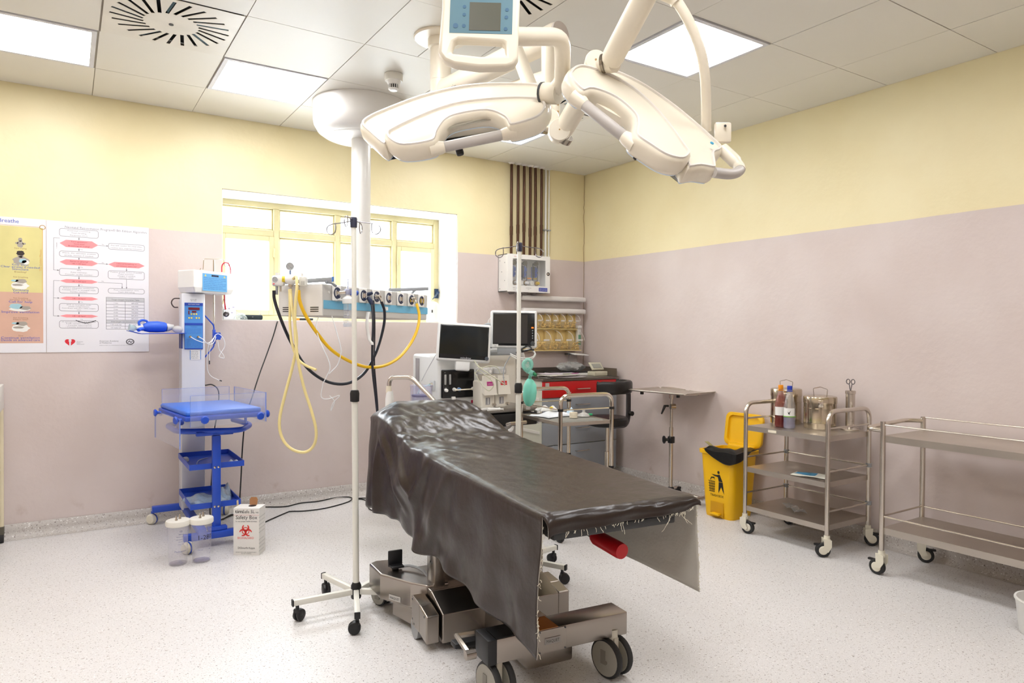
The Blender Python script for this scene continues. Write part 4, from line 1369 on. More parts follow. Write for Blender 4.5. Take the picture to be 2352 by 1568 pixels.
MB().tube([V(fx.x, fx.y, 1.505) - rt_ * 0.03, V(fx.x, fx.y, 1.508) - rt_ * 0.055], 0.005, 8).tube([V(fx.x, fx.y, 1.508) - rt_ * 0.055, V(fx.x, fx.y, 1.495) - rt_ * 0.095, V(fx.x, fx.y, 1.487) - rt_ * 0.105], [0.006, 0.0085, 0.006], 10).build('outlet_nipple', WHITE, fm, world=True)

# ---- hoses and tubes
HB = mat('black_hose', (20, 22, 34), 0.35)
HY = mat('yellow_hose', (232, 184, 22), 0.35)
HC = mat('cream_tubing', (232, 214, 150), 0.3, sub=0.1)
h = thing('black_air_hose', 'thick black air hose hanging in a deep loop below the pendant', 'hose', (-3.203,-1.015,1.552))
MB().tube(smooth_path([(-3.203,-1.015,1.555), (-3.199,-1.018,1.494), (-3.166,-1.041,1.376), (-3.109,-1.044,1.244), (-3.021,-1.032,1.101), (-2.923,-1.025,1.016), (-2.823,-1.018,0.977), (-2.724,-1.022,0.982), (-2.621,-1.005,1.043), (-2.536,-0.986,1.175), (-2.479,-0.972,1.343), (-2.470,-0.965,1.445), (-2.491,-0.962,1.511)], 7), 0.0095, 10).build('hose', HB, h, world=True)
MB().tube([(-2.489,-0.964,1.508), (-2.501,-0.955,1.537), (-2.506,-0.952,1.546)], 0.0085, 10).tube([(-2.498,-0.957,1.540), (-2.508,-0.879,1.552)], 0.011, 10).build('probe', CHROME, h, world=True)
h = thing('yellow_air_hose', 'thick yellow hose hanging in a loop below the pendant', 'hose', (-3.091,-1.146,1.550))
MB().tube(smooth_path([(-3.091,-1.146,1.555), (-3.086,-1.150,1.493), (-3.055,-1.148,1.415), (-2.988,-1.145,1.311), (-2.878,-1.099,1.198), (-2.753,-1.061,1.124), (-2.624,-1.026,1.081), (-2.490,-0.993,1.082), (-2.344,-0.908,1.129), (-2.213,-0.812,1.222), (-2.129,-0.746,1.325), (-2.094,-0.707,1.427), (-2.097,-0.668,1.514)], 7), 0.0105, 10).build('hose', HY, h, world=True)
MB().tube([(-2.097,-0.668,1.514), (-2.108,-0.661,1.546), (-2.113,-0.657,1.555)], 0.0085, 10).tube([(-2.105,-0.662,1.552), (-2.119,-0.594,1.557)], 0.011, 10).build('probe', CHROME, h, world=True)
h = thing('suction_tubing_loop', 'long pale yellow suction tube hanging in a narrow teardrop loop', 'tube', (-3.121,-1.079,1.563))
MB().tube(smooth_path([(-3.121,-1.079,1.563), (-3.121,-1.105,1.467), (-3.106,-1.128,1.337), (-3.102,-1.144,1.232), (-3.122,-1.133,1.102), (-3.163,-1.122,0.933), (-3.192,-1.106,0.777), (-3.179,-1.116,0.673), (-3.131,-1.148,0.606), (-3.065,-1.190,0.588), (-3.019,-1.219,0.630), (-3.011,-1.235,0.715), (-3.033,-1.219,0.831), (-3.074,-1.202,0.974), (-3.105,-1.191,1.130), (-3.120,-1.179,1.285), (-3.120,-1.177,1.439), (-3.111,-1.181,1.569), (-3.107,-1.158,1.632), (-3.111,-1.108,1.625)], 6), 0.0088, 10).build('tube', HC, h, world=True)
h = thing('suction_tubing_end', 'short pale yellow suction tube ending in mid air beside the yellow hose', 'tube', (-3.123,-1.054,1.564))
MB().tube(smooth_path([(-3.129,-1.086,1.562), (-3.127,-1.089,1.468), (-3.130,-1.101,1.350), (-3.122,-1.120,1.232), (-3.098,-1.148,1.149), (-3.067,-1.193,1.109), (-3.016,-1.249,1.081)], 6), 0.008, 10).build('tube', HC, h, world=True)
h = thing('oxygen_tubing', 'thin clear oxygen tube hanging from the flowmeter', 'tube', (-2.916,-1.188,1.481))
TUBE = mat('white_tube', (226, 228, 230), 0.3)
MB().tube(smooth_path([(-2.910,-1.169,1.482), (-2.950,-1.168,1.438), (-2.979,-1.150,1.377), (-2.983,-1.148,1.316), (-2.959,-1.165,1.232), (-2.924,-1.189,1.140), (-2.915,-1.196,1.087), (-2.928,-1.188,1.047), (-2.951,-1.174,0.994)], 6), 0.0028, 6).tube(smooth_path([(-2.905,-1.197,1.404), (-2.883,-1.212,1.317), (-2.861,-1.228,1.219), (-2.859,-1.230,1.175), (-2.877,-1.220,1.106), (-2.919,-1.193,1.053)], 6), 0.0028, 6).tube(smooth_path([(-2.951,-1.174,0.994), (-2.960,-1.169,0.915), (-2.929,-1.190,0.899), (-2.866,-1.229,0.921), (-2.900,-1.209,0.876), (-2.911,-1.202,0.828), (-2.893,-1.213,0.884), (-2.917,-1.197,0.920)], 5), 0.0022, 6).build('tube', TUBE, h, world=True)
h = thing('white_ribbon_tape', 'short strip of white tape hanging below the pendant beam', 'tape', (-2.593,-0.982,1.399))
MB().grid(lambda u, v: tuple(V((-2.590,-0.983,1.439)) + (V((-2.599,-1.040,1.223)) - V((-2.590,-0.983,1.439))) * v + rt_ * (0.022 * (u - 0.5) - 0.012 * math.sin(v * 3.1) + (0.012 if v > 0.9 else 0)) - fw_ * 0.01 * math.sin(v * 6)), 2, 14).build('strip', WHITE, h, world=True)
sm = h.children[0].modifiers.new('thickness', 'SOLIDIFY')
sm.thickness = 0.0006
h = thing('pendant_power_cable', 'pair of black cables running from the pendant down behind the table', 'cable', (-2.569,-0.959,1.515))
cb_ = MB()
cb_.tube(smooth_path([(-2.572,-0.957,1.538), (-2.563,-0.975,1.486), (-2.564,-1.001,1.371), (-2.576,-1.019,1.199), (-2.578,-1.032,1.057), (-2.567,-1.066,0.860), (-2.565,-1.093,0.707), (-2.573,-1.068,0.520), (-2.536,-0.976,0.300)], 6), 0.0085, 8).build('cable', HB, h, world=True)
MB().tube(smooth_path([(-2.542,-0.953,1.516), (-2.543,-0.978,1.371), (-2.554,-1.000,1.112), (-2.550,-1.016,0.970), (-2.543,-1.035,0.799), (-2.535,-1.019,0.596), (-2.528,-0.957,0.325)], 6), 0.005, 8).build('cable', HB, h, world=True)
MB().tube([(-2.579,-0.953,1.535), (-2.568,-0.972,1.506), (-2.563,-0.975,1.489)], [0.014, 0.016, 0.011], 10).tube([(-2.603,-0.889,1.554), (-2.567,-0.936,1.559), (-2.547,-0.949,1.568)], [0.009, 0.013, 0.009], 10).build('plug', MATS['outlet_dark_blue'], h, world=True)

POSTER = dict(
 boxes=[(-4.2966, -4.0829, 1.9127, 1.9618), (-4.297, -4.0832, 1.782, 1.8176), (-4.2973, -4.0834, 1.6603, 1.7046), (-4.2975, -4.0836, 1.5472, 1.5902), (-4.2978, -4.0839, 1.4316, 1.4795), (-4.2981, -4.0841, 1.3208, 1.3688), (-4.0249, -3.8126, 1.8467, 1.886), (-4.0263, -3.814, 1.6513, 1.7046), (-4.0265, -3.8141, 1.5554, 1.5872)],
 hexes=[(-4.2968, -4.083, 1.844, 1.8906), (-4.2971, -4.0833, 1.7291, 1.7648), (-4.2964, -4.0846, 1.613, 1.6376), (-4.2967, -4.0837, 1.5023, 1.5245), (-4.2969, -4.084, 1.3897, 1.4094), (-4.0262, -3.8116, 1.7287, 1.7642)],
 btxt=[['Antenatal counseling.', 'Team briefing.', 'Equipment check.'], ['Warm, dry, stimulate, position', 'airway, suction if needed.'], ['PPV.', 'Pulse oximeter.', 'Consider cardiac monitor.'], ['Ensure adequate ventilation.', 'Consider ETT or laryngeal mask.', 'Cardiac monitor.'], ['ETT or laryngeal mask.', 'Chest compressions.', 'Coordinate with PPV-100% oxygen.', 'UVC.'], ['IV epinephrine every 3-5 minutes.', 'If HR remains < 60 bpm,', '- Consider hypovolemia.', '- Consider pneumothorax.'], ['Stay with mother for initial steps,', 'routine care, ongoing evaluation.'], ['Position airway, suction if needed.', 'Pulse oximeter.', 'Oxygen if needed.', 'Consider CPAP.'], ['Post-resuscitation care.', 'Team debriefing.']],
 htxt=[['Term gestation?', 'Good tone?', 'Breathing or crying?'], ['Apnea or gasping?', 'HR < 100 bpm?'], ['HR < 100 bpm?'], ['HR < 60 bpm?'], ['HR < 60 bpm?'], ['Labored breathing or', 'persistent cyanosis?']],
 lines=[[(-4.1907, 1.9115), (-4.1907, 1.8931)], [(-4.1908, 1.841), (-4.1909, 1.8225)], [(-4.191, 1.7795), (-4.191, 1.7642)], [(-4.1911, 1.7243), (-4.1911, 1.7058)], [(-4.1912, 1.6585), (-4.1913, 1.6382)], [(-4.1913, 1.6093), (-4.1914, 1.5909)], [(-4.1915, 1.5454), (-4.1915, 1.5269)], [(-4.1916, 1.4999), (-4.1916, 1.4826)], [(-4.1918, 1.4297), (-4.1918, 1.4113)], [(-4.0831, 1.8666), (-4.0249, 1.867)], [(-4.0833, 1.7471), (-4.0262, 1.7467)], [(-3.9197, 1.7275), (-3.9198, 1.7046)], [(-3.9198, 1.6488), (-3.9199, 1.5872)], [(-4.0846, 1.6238), (-3.9459, 1.6223), (-3.946, 1.5881)], [(-4.2957, 1.8996), (-4.3281, 1.8983), (-4.3286, 1.6929), (-4.2982, 1.6921)], [(-4.2964, 1.6255), (-4.3288, 1.6252), (-4.3304, 1.399), (-4.2969, 1.3983)], [(-4.3301, 1.5139), (-4.2967, 1.5138)]],
 tbl={'x': [-4.0387, -3.928, -3.8149], 'z': [1.5267, 1.5013, 1.4803, 1.4588, 1.4378, 1.4175, 1.3972, 1.3769, 1.3565, 1.3362, 1.3159]},
 title=(-4.2954, 1.9911), title2=(-3.8193, 1.9953), heart=(-4.241, 1.2291), ha=(-4.2047, 1.2278), aap=(-4.0779, 1.2324), seal=(-3.8993, 1.2319),
 ybox=(1.9547, -4.3845, 1.5437), pbox=1.224, breathe=(-4.5092, 1.9809), circ=(-4.387, 1.959), golden=((-4.3874, 1.8181), (-4.3877, 1.6802)),
 left=[('Keep warm', -4.5028, 1.7144, 0.0162), ('Clear airway if needed', -4.5029, 1.7002, 0.0162), ('Stimulate', -4.5029, 1.686, 0.0162), ('Breathing?', -4.502, 1.6695, 0.0108), ('Not breathing', -4.5016, 1.6375, 0.0101), ('Ventilate', -4.5019, 1.5559, 0.0162), ('Cut cord', -4.5019, 1.5417, 0.0162), ('Not breathing', -4.502, 1.5061, 0.0101), ('Ventilate with help', -4.502, 1.4955, 0.0101), ('Call for help', -4.5021, 1.4824, 0.0162), ('Improve ventilation', -4.5023, 1.4185, 0.0176), ('Not breathing', -4.5024, 1.3829, 0.0101), ('Heart rate?', -4.5024, 1.3722, 0.0122), ('Slow', -4.5018, 1.2703, 0.0108), ('Continue ventilation', -4.5028, 1.2572, 0.0176), ('Decide on advanced care', -4.5028, 1.243, 0.0176), ('Not crying', -4.5015, 1.8173, 0.0108)],
 pics=[(-4.5024, 1.8545), (-4.4993, 1.7601), (-4.5046, 1.5972), (-4.5051, 1.4492), (-4.5016, 1.3308)])

# ================================================================ things on the window wall
def outline_strip(mb, pts, wd, y, closed=True):
    n = len(pts)
    for i in range(n if closed else n - 1):
        a, b = V(pts[i][0], 0, pts[i][1]), V(pts[(i + 1) % n][0], 0, pts[(i + 1) % n][1])
        d = (b - a)
        if d.length < 1e-5:
            continue
        d.normalize()
        nrm = V(d.z, 0, -d.x) * wd / 2
        e = d * wd * 0.3
        q = [a - nrm - e, b - nrm + e, b + nrm + e, a + nrm - e]
        mb.add([(p.x, y, p.z) for p in q], [(0, 1, 2, 3)])
def rr(x0, x1, z0, z1, r=0.012):
    c = []
    for cx, cz, a0 in ((x1 - r, z1 - r, 0), (x0 + r, z1 - r, 90), (x0 + r, z0 + r, 180), (x1 - r, z0 + r, 270)):
        for k in range(4):
            a = R(a0 + 30 * k)
            c.append((cx + r * math.cos(a), cz + r * math.sin(a)))
    return c
PAPER = mat('poster_paper', (226, 224, 228), 0.45, 0, 0.015, 3)
PRED = mat('poster_red', (236, 146, 150), 0.5)
PDR = mat('poster_dark_red', (150, 40, 56), 0.5)
PGR = mat('poster_grey', (196, 196, 198), 0.5)
PLN = mat('poster_line', (110, 108, 112), 0.6)
PTX = mat('poster_text', (120, 118, 124), 0.6)
EX, EZ = (1, 0, 0), (0, 0, 1)
Y1, Y2, Y3 = -0.0042, -0.0046, -0.0050
po = thing('flowchart_poster', 'white neonatal resuscitation flow chart poster with pink hexagons', 'poster', (-4.08, 0, 1.16))
MB().bb(-4.366, -3.787, -0.004, -0.001, 1.165, 2.008).build('sheet', PAPER, po, world=True, smooth=0)
ol, fill, tx, tr_ = MB(), MB(), MB(), MB()
for (x0, x1, z0, z1), t_ in zip(POSTER['boxes'], POSTER['btxt']):
    outline_strip(ol, rr(x0, x1, z0, z1), 0.0022, Y1)
    hh = (z1 - z0) / (len(t_) + 0.4)
    for k, s in enumerate(t_):
        tx.text(s, ((x0 + x1) / 2, Y1, z1 - hh * (k + 0.95)), EX, EZ, min(0.0105, hh * 0.85), 'C', min((x1 - x0) * 0.88, len(s) * 0.0062))
for (x0, x1, z0, z1), t_ in zip(POSTER['hexes'], POSTER['htxt']):
    zm = (z0 + z1) / 2
    fill.poly([(x0, Y1, zm), (x0 + 0.035, Y1, z0), (x1 - 0.035, Y1, z0), (x1, Y1, zm), (x1 - 0.035, Y1, z1), (x0 + 0.035, Y1, z1)])
    hh = (z1 - z0) / (len(t_) + 0.4)
    for k, s in enumerate(t_):
        tr_.text(s, ((x0 + x1) / 2, Y2, z1 - hh * (k + 0.95)), EX, EZ, min(0.0105, hh * 0.85), 'C', len(s) * 0.0060)
for l in POSTER['lines']:
    outline_strip(ol, l, 0.002, Y1, False)
    (xa, za), (xb, zb_) = l[-2], l[-1]
    d = Vector((xb - xa, zb_ - za)).normalized()
    nn = Vector((-d.y, d.x)) * 0.0045
    e = Vector((xb, zb_))
    b = e - d * 0.011
    ol.poly([(e.x, Y1, e.y), (b.x + nn.x, Y1, b.y + nn.y), (b.x - nn.x, Y1, b.y - nn.y)])
T = POSTER['tbl']
gy = MB()
for i in (0, 7):
    gy.quad((T['x'][0], Y1, T['z'][i + 1]), (T['x'][2], Y1, T['z'][i + 1]), (T['x'][2], Y1, T['z'][i]), (T['x'][0], Y1, T['z'][i]))
for z_ in T['z']:
    outline_strip(ol, [(T['x'][0], z_), (T['x'][2], z_)], 0.0018, Y2, False)
outline_strip(ol, [(T['x'][0], T['z'][0]), (T['x'][0], T['z'][-1])], 0.0018, Y2, False)
outline_strip(ol, [(T['x'][2], T['z'][0]), (T['x'][2], T['z'][-1])], 0.0018, Y2, False)
outline_strip(ol, [(T['x'][1], T['z'][1]), (T['x'][1], T['z'][7])], 0.0018, Y2, False)
outline_strip(ol, [(T['x'][1], T['z'][8]), (T['x'][1], T['z'][-1])], 0.0018, Y2, False)
cells = [('1 min', '60%-65%'), ('2 min', '65%-70%'), ('3 min', '70%-75%'), ('4 min', '75%-80%'), ('5 min', '80%-85%'), ('10 min', '85%-95%')]
xc1, xc2 = (T['x'][0] + T['x'][1]) / 2, (T['x'][1] + T['x'][2]) / 2
for k, (a, b) in enumerate(cells):
    tx.text(a, (xc1, Y3, T['z'][k + 2] + 0.006), EX, EZ, 0.011, 'C')
    tx.text(b, (xc2, Y3, T['z'][k + 2] + 0.006), EX, EZ, 0.011, 'C')
for k, (a, b) in enumerate((('>=35 weeks GA', '21%'), ('<35 weeks GA', '21%-30%'))):
    tx.text(a, (xc1, Y3, T['z'][k + 9] + 0.006), EX, EZ, 0.010, 'C')
    tx.text(b, (xc2, Y3, T['z'][k + 9] + 0.006), EX, EZ, 0.010, 'C')
tx.text('Target Oxygen Saturation Table', ((T['x'][0] + T['x'][2]) / 2, Y3, T['z'][1] + 0.007), EX, EZ, 0.0125, 'C')
tx.text('Initial oxygen concentration for PPV', ((T['x'][0] + T['x'][2]) / 2, Y3, T['z'][8] + 0.006), EX, EZ, 0.0115, 'C')
tx.text('Neonatal Resuscitation Program® 8th Edition Algorithm', (-4.268, Y1, 1.966), EX, EZ, 0.0215, 'L', 0.468)
for i, xoff in ((0, 0), (1, 0.02), (2, 0), (3, 0), (4, 0)):
    x0, x1, z0, z1 = POSTER['hexes'][i]
    tx.text('Yes', ((x0 + x1) / 2 + 0.006, Y1, z0 - 0.014), EX, EZ, 0.0095)
    if i < 3:
        tx.text('No', (x1 + 0.02, Y1, (z0 + z1) / 2 + 0.004), EX, EZ, 0.0095)
tx.text('1 minute', (-4.309, Y1, 1.83), (0, 0, 1), (-1, 0, 0), 0.011)
ax, az = POSTER['ha']
for k, s in enumerate(('American', 'Heart', 'Association')):
    tx.text(s, (ax, Y1, az + 0.002 - 0.008 * k), EX, EZ, 0.009)
ax, az = POSTER['aap']
for k, s in enumerate(('American Academy', 'of Pediatrics')):
    tx.text(s, (ax, Y1, az - 0.012 * k), EX, EZ, 0.014)
tx.text('DEDICATED TO THE HEALTH OF ALL CHILDREN', (ax, Y1, az - 0.026), EX, EZ, 0.006, 'L', 0.195)
ax, az = POSTER['seal']
outline_strip(ol, [(ax + 0.022 * math.cos(R(20 * k)), az + 0.017 * math.sin(R(20 * k))) for k in range(18)], 0.006, Y1)
outline_strip(ol, [(ax - 0.013, az - 0.004), (ax - 0.004, az + 0.006), (ax + 0.004, az - 0.006), (ax + 0.014, az + 0.004)], 0.005, Y1, False)
tag(ol.build('line_print', PLN, po, world=True, smooth=0), kind='stuff')
tag(tx.build('text_print', PTX, po, world=True, smooth=0), kind='stuff')
fill.split('pink_hexagon', PRED, po, world=True, smooth=0)
tag(tr_.build('red_text_print', PDR, po, world=True, smooth=0), kind='stuff')
gy.split('table_header', PGR, po, world=True, smooth=0)
ax, az = POSTER['heart']
hp_ = []
for k in range(28):
    t = 2 * PI * k / 28
    hp_.append((ax + 0.0019 * 16 * math.sin(t) ** 3 * 0.95, Y1, az + 0.0017 * (13 * math.cos(t) - 5 * math.cos(2 * t) - 2 * math.cos(3 * t) - math.cos(4 * t))))
MB().poly(hp_[::-1]).build('heart_emblem', mat('heart_red', (212, 36, 52), 0.5), po, world=True, smooth=0)
fl = MB()
fl.poly([(ax - 0.004, Y2, az - 0.026), (ax + 0.004, Y2, az - 0.026), (ax + 0.005, Y2, az + 0.006), (ax - 0.005, Y2, az + 0.006)])
fl.poly([(ax - 0.009, Y2, az + 0.006), (ax + 0.009, Y2, az + 0.006), (ax + 0.007, Y2, az + 0.014), (ax + 0.001, Y2, az + 0.025), (ax - 0.006, Y2, az + 0.016)])
fl.build('torch_emblem', PAPER, po, world=True, smooth=0)
arc = [(-4.208 + 0.11 * k / 12, 1.372 - 0.016 * math.sin(PI * k / 12)) for k in range(13)]
ar_ = MB()
outline_strip(ar_, arc, 0.004, Y3, False)
ar_.build('pen_stroke', INK, po, world=True, smooth=0)

pl_ = thing('golden_minute_poster', 'yellow and pink newborn care action plan poster cut by the left picture edge', 'poster', (-4.7, 0, 1.16))
MB().bb(-4.96, -4.369, -0.004, -0.001, 1.165, 2.009).build('sheet', PAPER, pl_, world=True, smooth=0)
zy1, xr_, zy0 = POSTER['ybox']
zp0 = POSTER['pbox']
MB().quad((-4.93, Y1, zy0), (xr_, Y1, zy0), (xr_, Y1, zy1), (-4.93, Y1, zy1)).build('yellow_panel', mat('poster_yellow', (214, 204, 138), 0.5), pl_, world=True, smooth=0)
MB().quad((-4.93, Y1, zp0), (xr_, Y1, zp0), (xr_, Y1, zy0), (-4.93, Y1, zy0)).build('pink_panel', mat('poster_pink', (208, 168, 148), 0.5), pl_, world=True, smooth=0)
bx_ = MB()
PBL = mat('poster_blue', (48, 84, 178), 0.5)
x_, z_ = POSTER['breathe']
bx_.text('Helping Babies Breathe', (x_, Y2, z_ - 0.006), EX, EZ, 0.034, 'R', 0.315)
bk_ = MB()
for s, x, z_, sz in POSTER['left']:
    (bx_ if sz > 0.014 else bk_).text(s, (x, Y2, z_ - sz * 0.3), EX, EZ, sz * 1.15, 'C', min(0.2, len(s) * sz * 0.58))
tag(bx_.build('blue_print', PBL, pl_, world=True, smooth=0), kind='stuff')
tag(bk_.build('brown_print', mat('poster_brown', (150, 110, 80), 0.6), pl_, world=True, smooth=0), kind='stuff')
cx_, cz_ = POSTER['circ']
gl = MB()
outline_strip(gl, [(cx_ + 0.015 * math.cos(R(24 * k)), cz_ + 0.013 * math.sin(R(24 * k))) for k in range(15)], 0.004, Y2)
outline_strip(gl, [(-4.93, cz_ + 0.002), (cx_ - 0.015, cz_)], 0.002, Y2, False)
outline_strip(gl, [(cx_, cz_ - 0.015), (cx_ - 0.002, zy0)], 0.0025, Y2, False)
tag(gl.build('gold_line', mat('poster_gold', (216, 170, 96), 0.5), pl_, world=True, smooth=0), kind='stuff')
(gx0, gz0), (gx1, gz1) = POSTER['golden']
MB().text('The Golden Minute', (gx1 - 0.004, Y3, gz1), (0, 0, 1), (-1, 0, 0), 0.018, 'L', gz0 - gz1).build('gold_print', MATS['poster_gold'], pl_, world=True, smooth=0)
# small line drawings: figures, hands and masks
ps, pw_, pb_, pd_ = MB(), MB(), MB(), MB()
def blob(mb, x, z_, rx, rz_, y, ph=0.0):
    mb.poly([(x + rx * math.cos(R(-k * 24)) * (1 + 0.12 * math.sin(3 * k + ph)), y, z_ + rz_ * math.sin(R(-k * 24)) * (1 + 0.1 * math.cos(2 * k + ph))) for k in range(15)][::-1])
P_ = POSTER['pics']
blob(ps, P_[0][0], P_[0][1] + 0.018, 0.011, 0.012, Y2); blob(ps, P_[0][0], P_[0][1] - 0.01, 0.017, 0.022, Y2, 1); blob(ps, P_[0][0] - 0.018, P_[0][1] - 0.004, 0.008, 0.006, Y2); blob(ps, P_[0][0] + 0.02, P_[0][1] - 0.006, 0.009, 0.006, Y2)
blob(pd_, P_[1][0] - 0.002, P_[1][1] + 0.028, 0.021, 0.016, Y3); blob(ps, P_[1][0] - 0.002, P_[1][1] + 0.018, 0.016, 0.018, Y2); blob(ps, P_[1][0], P_[1][1] - 0.018, 0.042, 0.026, Y2, 2); blob(pb_, P_[1][0] + 0.01, P_[1][1] - 0.02, 0.02, 0.014, Y3); blob(pw_, P_[1][0] + 0.024, P_[1][1] - 0.028, 0.02, 0.014, Y3)
for c_ in (P_[2], P_[4]):
    blob(pw_, c_[0], c_[1] - 0.012, 0.046, 0.024, Y2, 1); blob(ps, c_[0] + 0.006, c_[1] + 0.016, 0.03, 0.014, Y3); blob(pb_, c_[0] - 0.026, c_[1] + 0.018, 0.02, 0.007, Y3); blob(ps, c_[0] - 0.012, c_[1] - 0.008, 0.028, 0.007, Y3, 2)
blob(pb_, P_[3][0] - 0.02, P_[3][1] + 0.006, 0.034, 0.017, Y3); blob(pw_, P_[3][0], P_[3][1] - 0.01, 0.054, 0.016, Y2); blob(ps, P_[3][0] + 0.028, P_[3][1] - 0.004, 0.03, 0.012, Y3)
tag(ps.build('figure_print', mat('poster_figure', (164, 156, 146), 0.6), pl_, world=True, smooth=0), kind='stuff')
tag(pw_.build('cloth_print', mat('poster_cloth', (230, 228, 222), 0.6), pl_, world=True, smooth=0), kind='stuff')
tag(pb_.build('sleeve_print', mat('poster_sleeve', (158, 196, 206), 0.6), pl_, world=True, smooth=0), kind='stuff')
pd_.build('hair_print', mat('poster_hair', (52, 42, 38), 0.6), pl_, world=True, smooth=0)

# ---------------------------------------------------------------- medical gas valve box
gb = thing('gas_valve_box', 'white wall box with three gas gauges and blue valves behind a clear door', 'valve box', (-0.745, -0.075, 1.67))
GX0, GX1, GZ0, GZ1, GD = -0.985, -0.522, 1.672, 2.006, 0.15
b = MB()
t = 0.006
b.bb(GX0, GX1, -0.006, 0, GZ0, GZ1).bb(GX0, GX0 + t, -GD, 0, GZ0, GZ1).bb(GX1 - t, GX1, -GD, 0, GZ0, GZ1).bb(GX0, GX1, -GD, 0, GZ0, GZ0 + t).bb(GX0, GX1, -GD, 0, GZ1 - t, GZ1)
b.build('box', WHITE, gb, world=True, smooth=0)
f = MB()
wx0, wx1, wz0, wz1 = GX0 + 0.055, GX1 - 0.05, GZ0 + 0.058, GZ1 - 0.04
f.bb(GX0, wx0, -GD - 0.006, -GD, GZ0, GZ1).bb(wx1, GX1, -GD - 0.006, -GD, GZ0, GZ1).bb(wx0, wx1, -GD - 0.006, -GD, GZ0, wz0).bb(wx0, wx1, -GD - 0.006, -GD, wz1, GZ1)
dr = f.build('door', WHITE, gb, world=True, smooth=0)
MB().bb(wx0 - 0.004, wx1 + 0.004, -GD - 0.002, -GD, wz0 - 0.004, wz1 + 0.004).build('pane', CLEAR, dr, world=True, smooth=0)
lk = MB().lathe([(0.0, 0.0), (0.016, 0.0), (0.016, 0.003), (0.0, 0.003)], 20, TR((GX1 - 0.022, -GD - 0.006, 1.845), rx=PI / 2)).build('lock', BLACK, dr, world=True)
MB().lathe([(0.0, 0.003), (0.009, 0.003), (0.009, 0.005), (0.0, 0.005)], 16, TR((GX1 - 0.026, -GD - 0.006, 1.845), rx=PI / 2)).build('key_plate', CHROME, lk, world=True)
ms = MB().bb(GX1 - 0.125, GX1 - 0.03, -GD - 0.008, -GD - 0.006, GZ0 + 0.012, GZ0 + 0.044).build('blue_label', mat('label_blue', (36, 60, 160), 0.5), dr, world=True, smooth=0)
q = MB()
for k, s in enumerate(('MEDICAL GAS VALVES', 'BREAK GLASS TO OPEN')):
    q.text(s, (GX1 - 0.0775, -GD - 0.0085, GZ0 + 0.030 - 0.011 * k), EX, EZ, 0.009, 'C', 0.085)
tag(q.build('label_print', WHITE, dr, world=True, smooth=0), kind='stuff')
q = MB()
q.text('CE', (GX0 + 0.058, -GD - 0.0065, GZ0 + 0.03), EX, EZ, 0.015).text('0086', (GX0 + 0.085, -GD - 0.0065, GZ0 + 0.03), EX, EZ, 0.008).text('SERIAL No', (GX0 + 0.06, -GD - 0.0065, GZ0 + 0.016), EX, EZ, 0.006)
q.text('LINE PRESSURE', (-0.76, -GD - 0.0065, GZ0 + 0.034), EX, EZ, 0.009, 'C').text('4 bar', (-0.76, -GD - 0.0065, GZ0 + 0.022), EX, EZ, 0.009, 'C')
tag(q.build('door_print', PLN, dr, world=True, smooth=0), kind='stuff')
q = MB().text('MGI', (GX0 + 0.07, -GD - 0.0065, GZ1 - 0.025), EX, EZ, 0.012, 'L').build('red_print', mat('red_print2', (196, 60, 70), 0.5), dr, world=True, smooth=0)
MB().text('medical gases', (GX0 + 0.105, -GD - 0.0065, GZ1 - 0.025), EX, EZ, 0.010, 'L').build('grey_print', PLN, dr, world=True, smooth=0)
VB = mat('valve_blue', (44, 82, 170), 0.4)
for i, x in enumerate((-0.885, -0.768, -0.648)):
    v_ = MB().cyl((x, -0.06, wz0 + 0.02), (x, -0.06, wz1 - 0.02), 0.005, n=10).build('gas_line', mat('dark_line', (52, 60, 84), 0.5), gb, world=True)
    G = TR((x, -0.10, wz1 - 0.03), rx=PI / 2)
    g_ = MB().lathe([(0.0, 0), (0.021, 0), (0.022, 0.004), (0.022, 0.016), (0.019, 0.017), (0.017, 0.015)], 24, G).build('gauge', mat('gauge_dark', (96, 92, 84), 0.35, 0.7), gb, world=True)
    MB().lathe([(0.0, 0.0145), (0.0178, 0.0145)], 24, G).build('dial', WHITE, g_, world=True)
    MB().box((0, 0.004, 0.0152), (0.003, 0.018, 0.0006), R(-30), G).build('needle', INK, g_, world=True, smooth=0)
    vb = MB().rbox((x, -0.075, wz1 - 0.105), (0.03, 0.05, 0.10), 0.004).rbox((x + 0.012, -0.085, wz1 - 0.085), (0.026, 0.03, 0.035), 0.004).rbox((x + 0.010, -0.085, wz1 - 0.128), (0.026, 0.03, 0.026), 0.004)
    vb.build('valve', VB, gb, world=True)
    MB().rbox((x - 0.014, -0.09, wz1 - 0.105), (0.008, 0.04, 0.10), 0.002).build('valve_bracket', DGREY, gb, world=True)
    K = TR((x + 0.032, -0.07, wz0 + 0.03), rx=PI / 2)
    MB().lathe([(0.0, 0.012), (0.02, 0.012), (0.023, 0.008), (0.023, 0.0)], 20, K).build('port_collar', mat('brass', (170, 140, 90), 0.35, 0.9), gb, world=True)
    MB().lathe([(0.0, 0.04), (0.012, 0.04), (0.016, 0.034), (0.016, 0.012)], 16, K).build('port_plug', WHITE if i < 2 else mat('outlet_yellow'), gb, world=True)
    if i > 0:
        K2 = TR((x - 0.03, -0.07, wz0 + 0.03), rx=PI / 2)
        MB().lathe([(0.0, 0.03), (0.02, 0.03), (0.023, 0.026), (0.023, 0.0)], 20, K2).build('port_knob', OFFWHITE, gb, world=True)
for x in (-0.71, -0.592):
    MB().cyl((x, -0.05, wz0 + 0.03), (x, -0.05, wz1 - 0.005), 0.004, n=8).build('gas_line', MATS['dark_line'], gb, world=True)
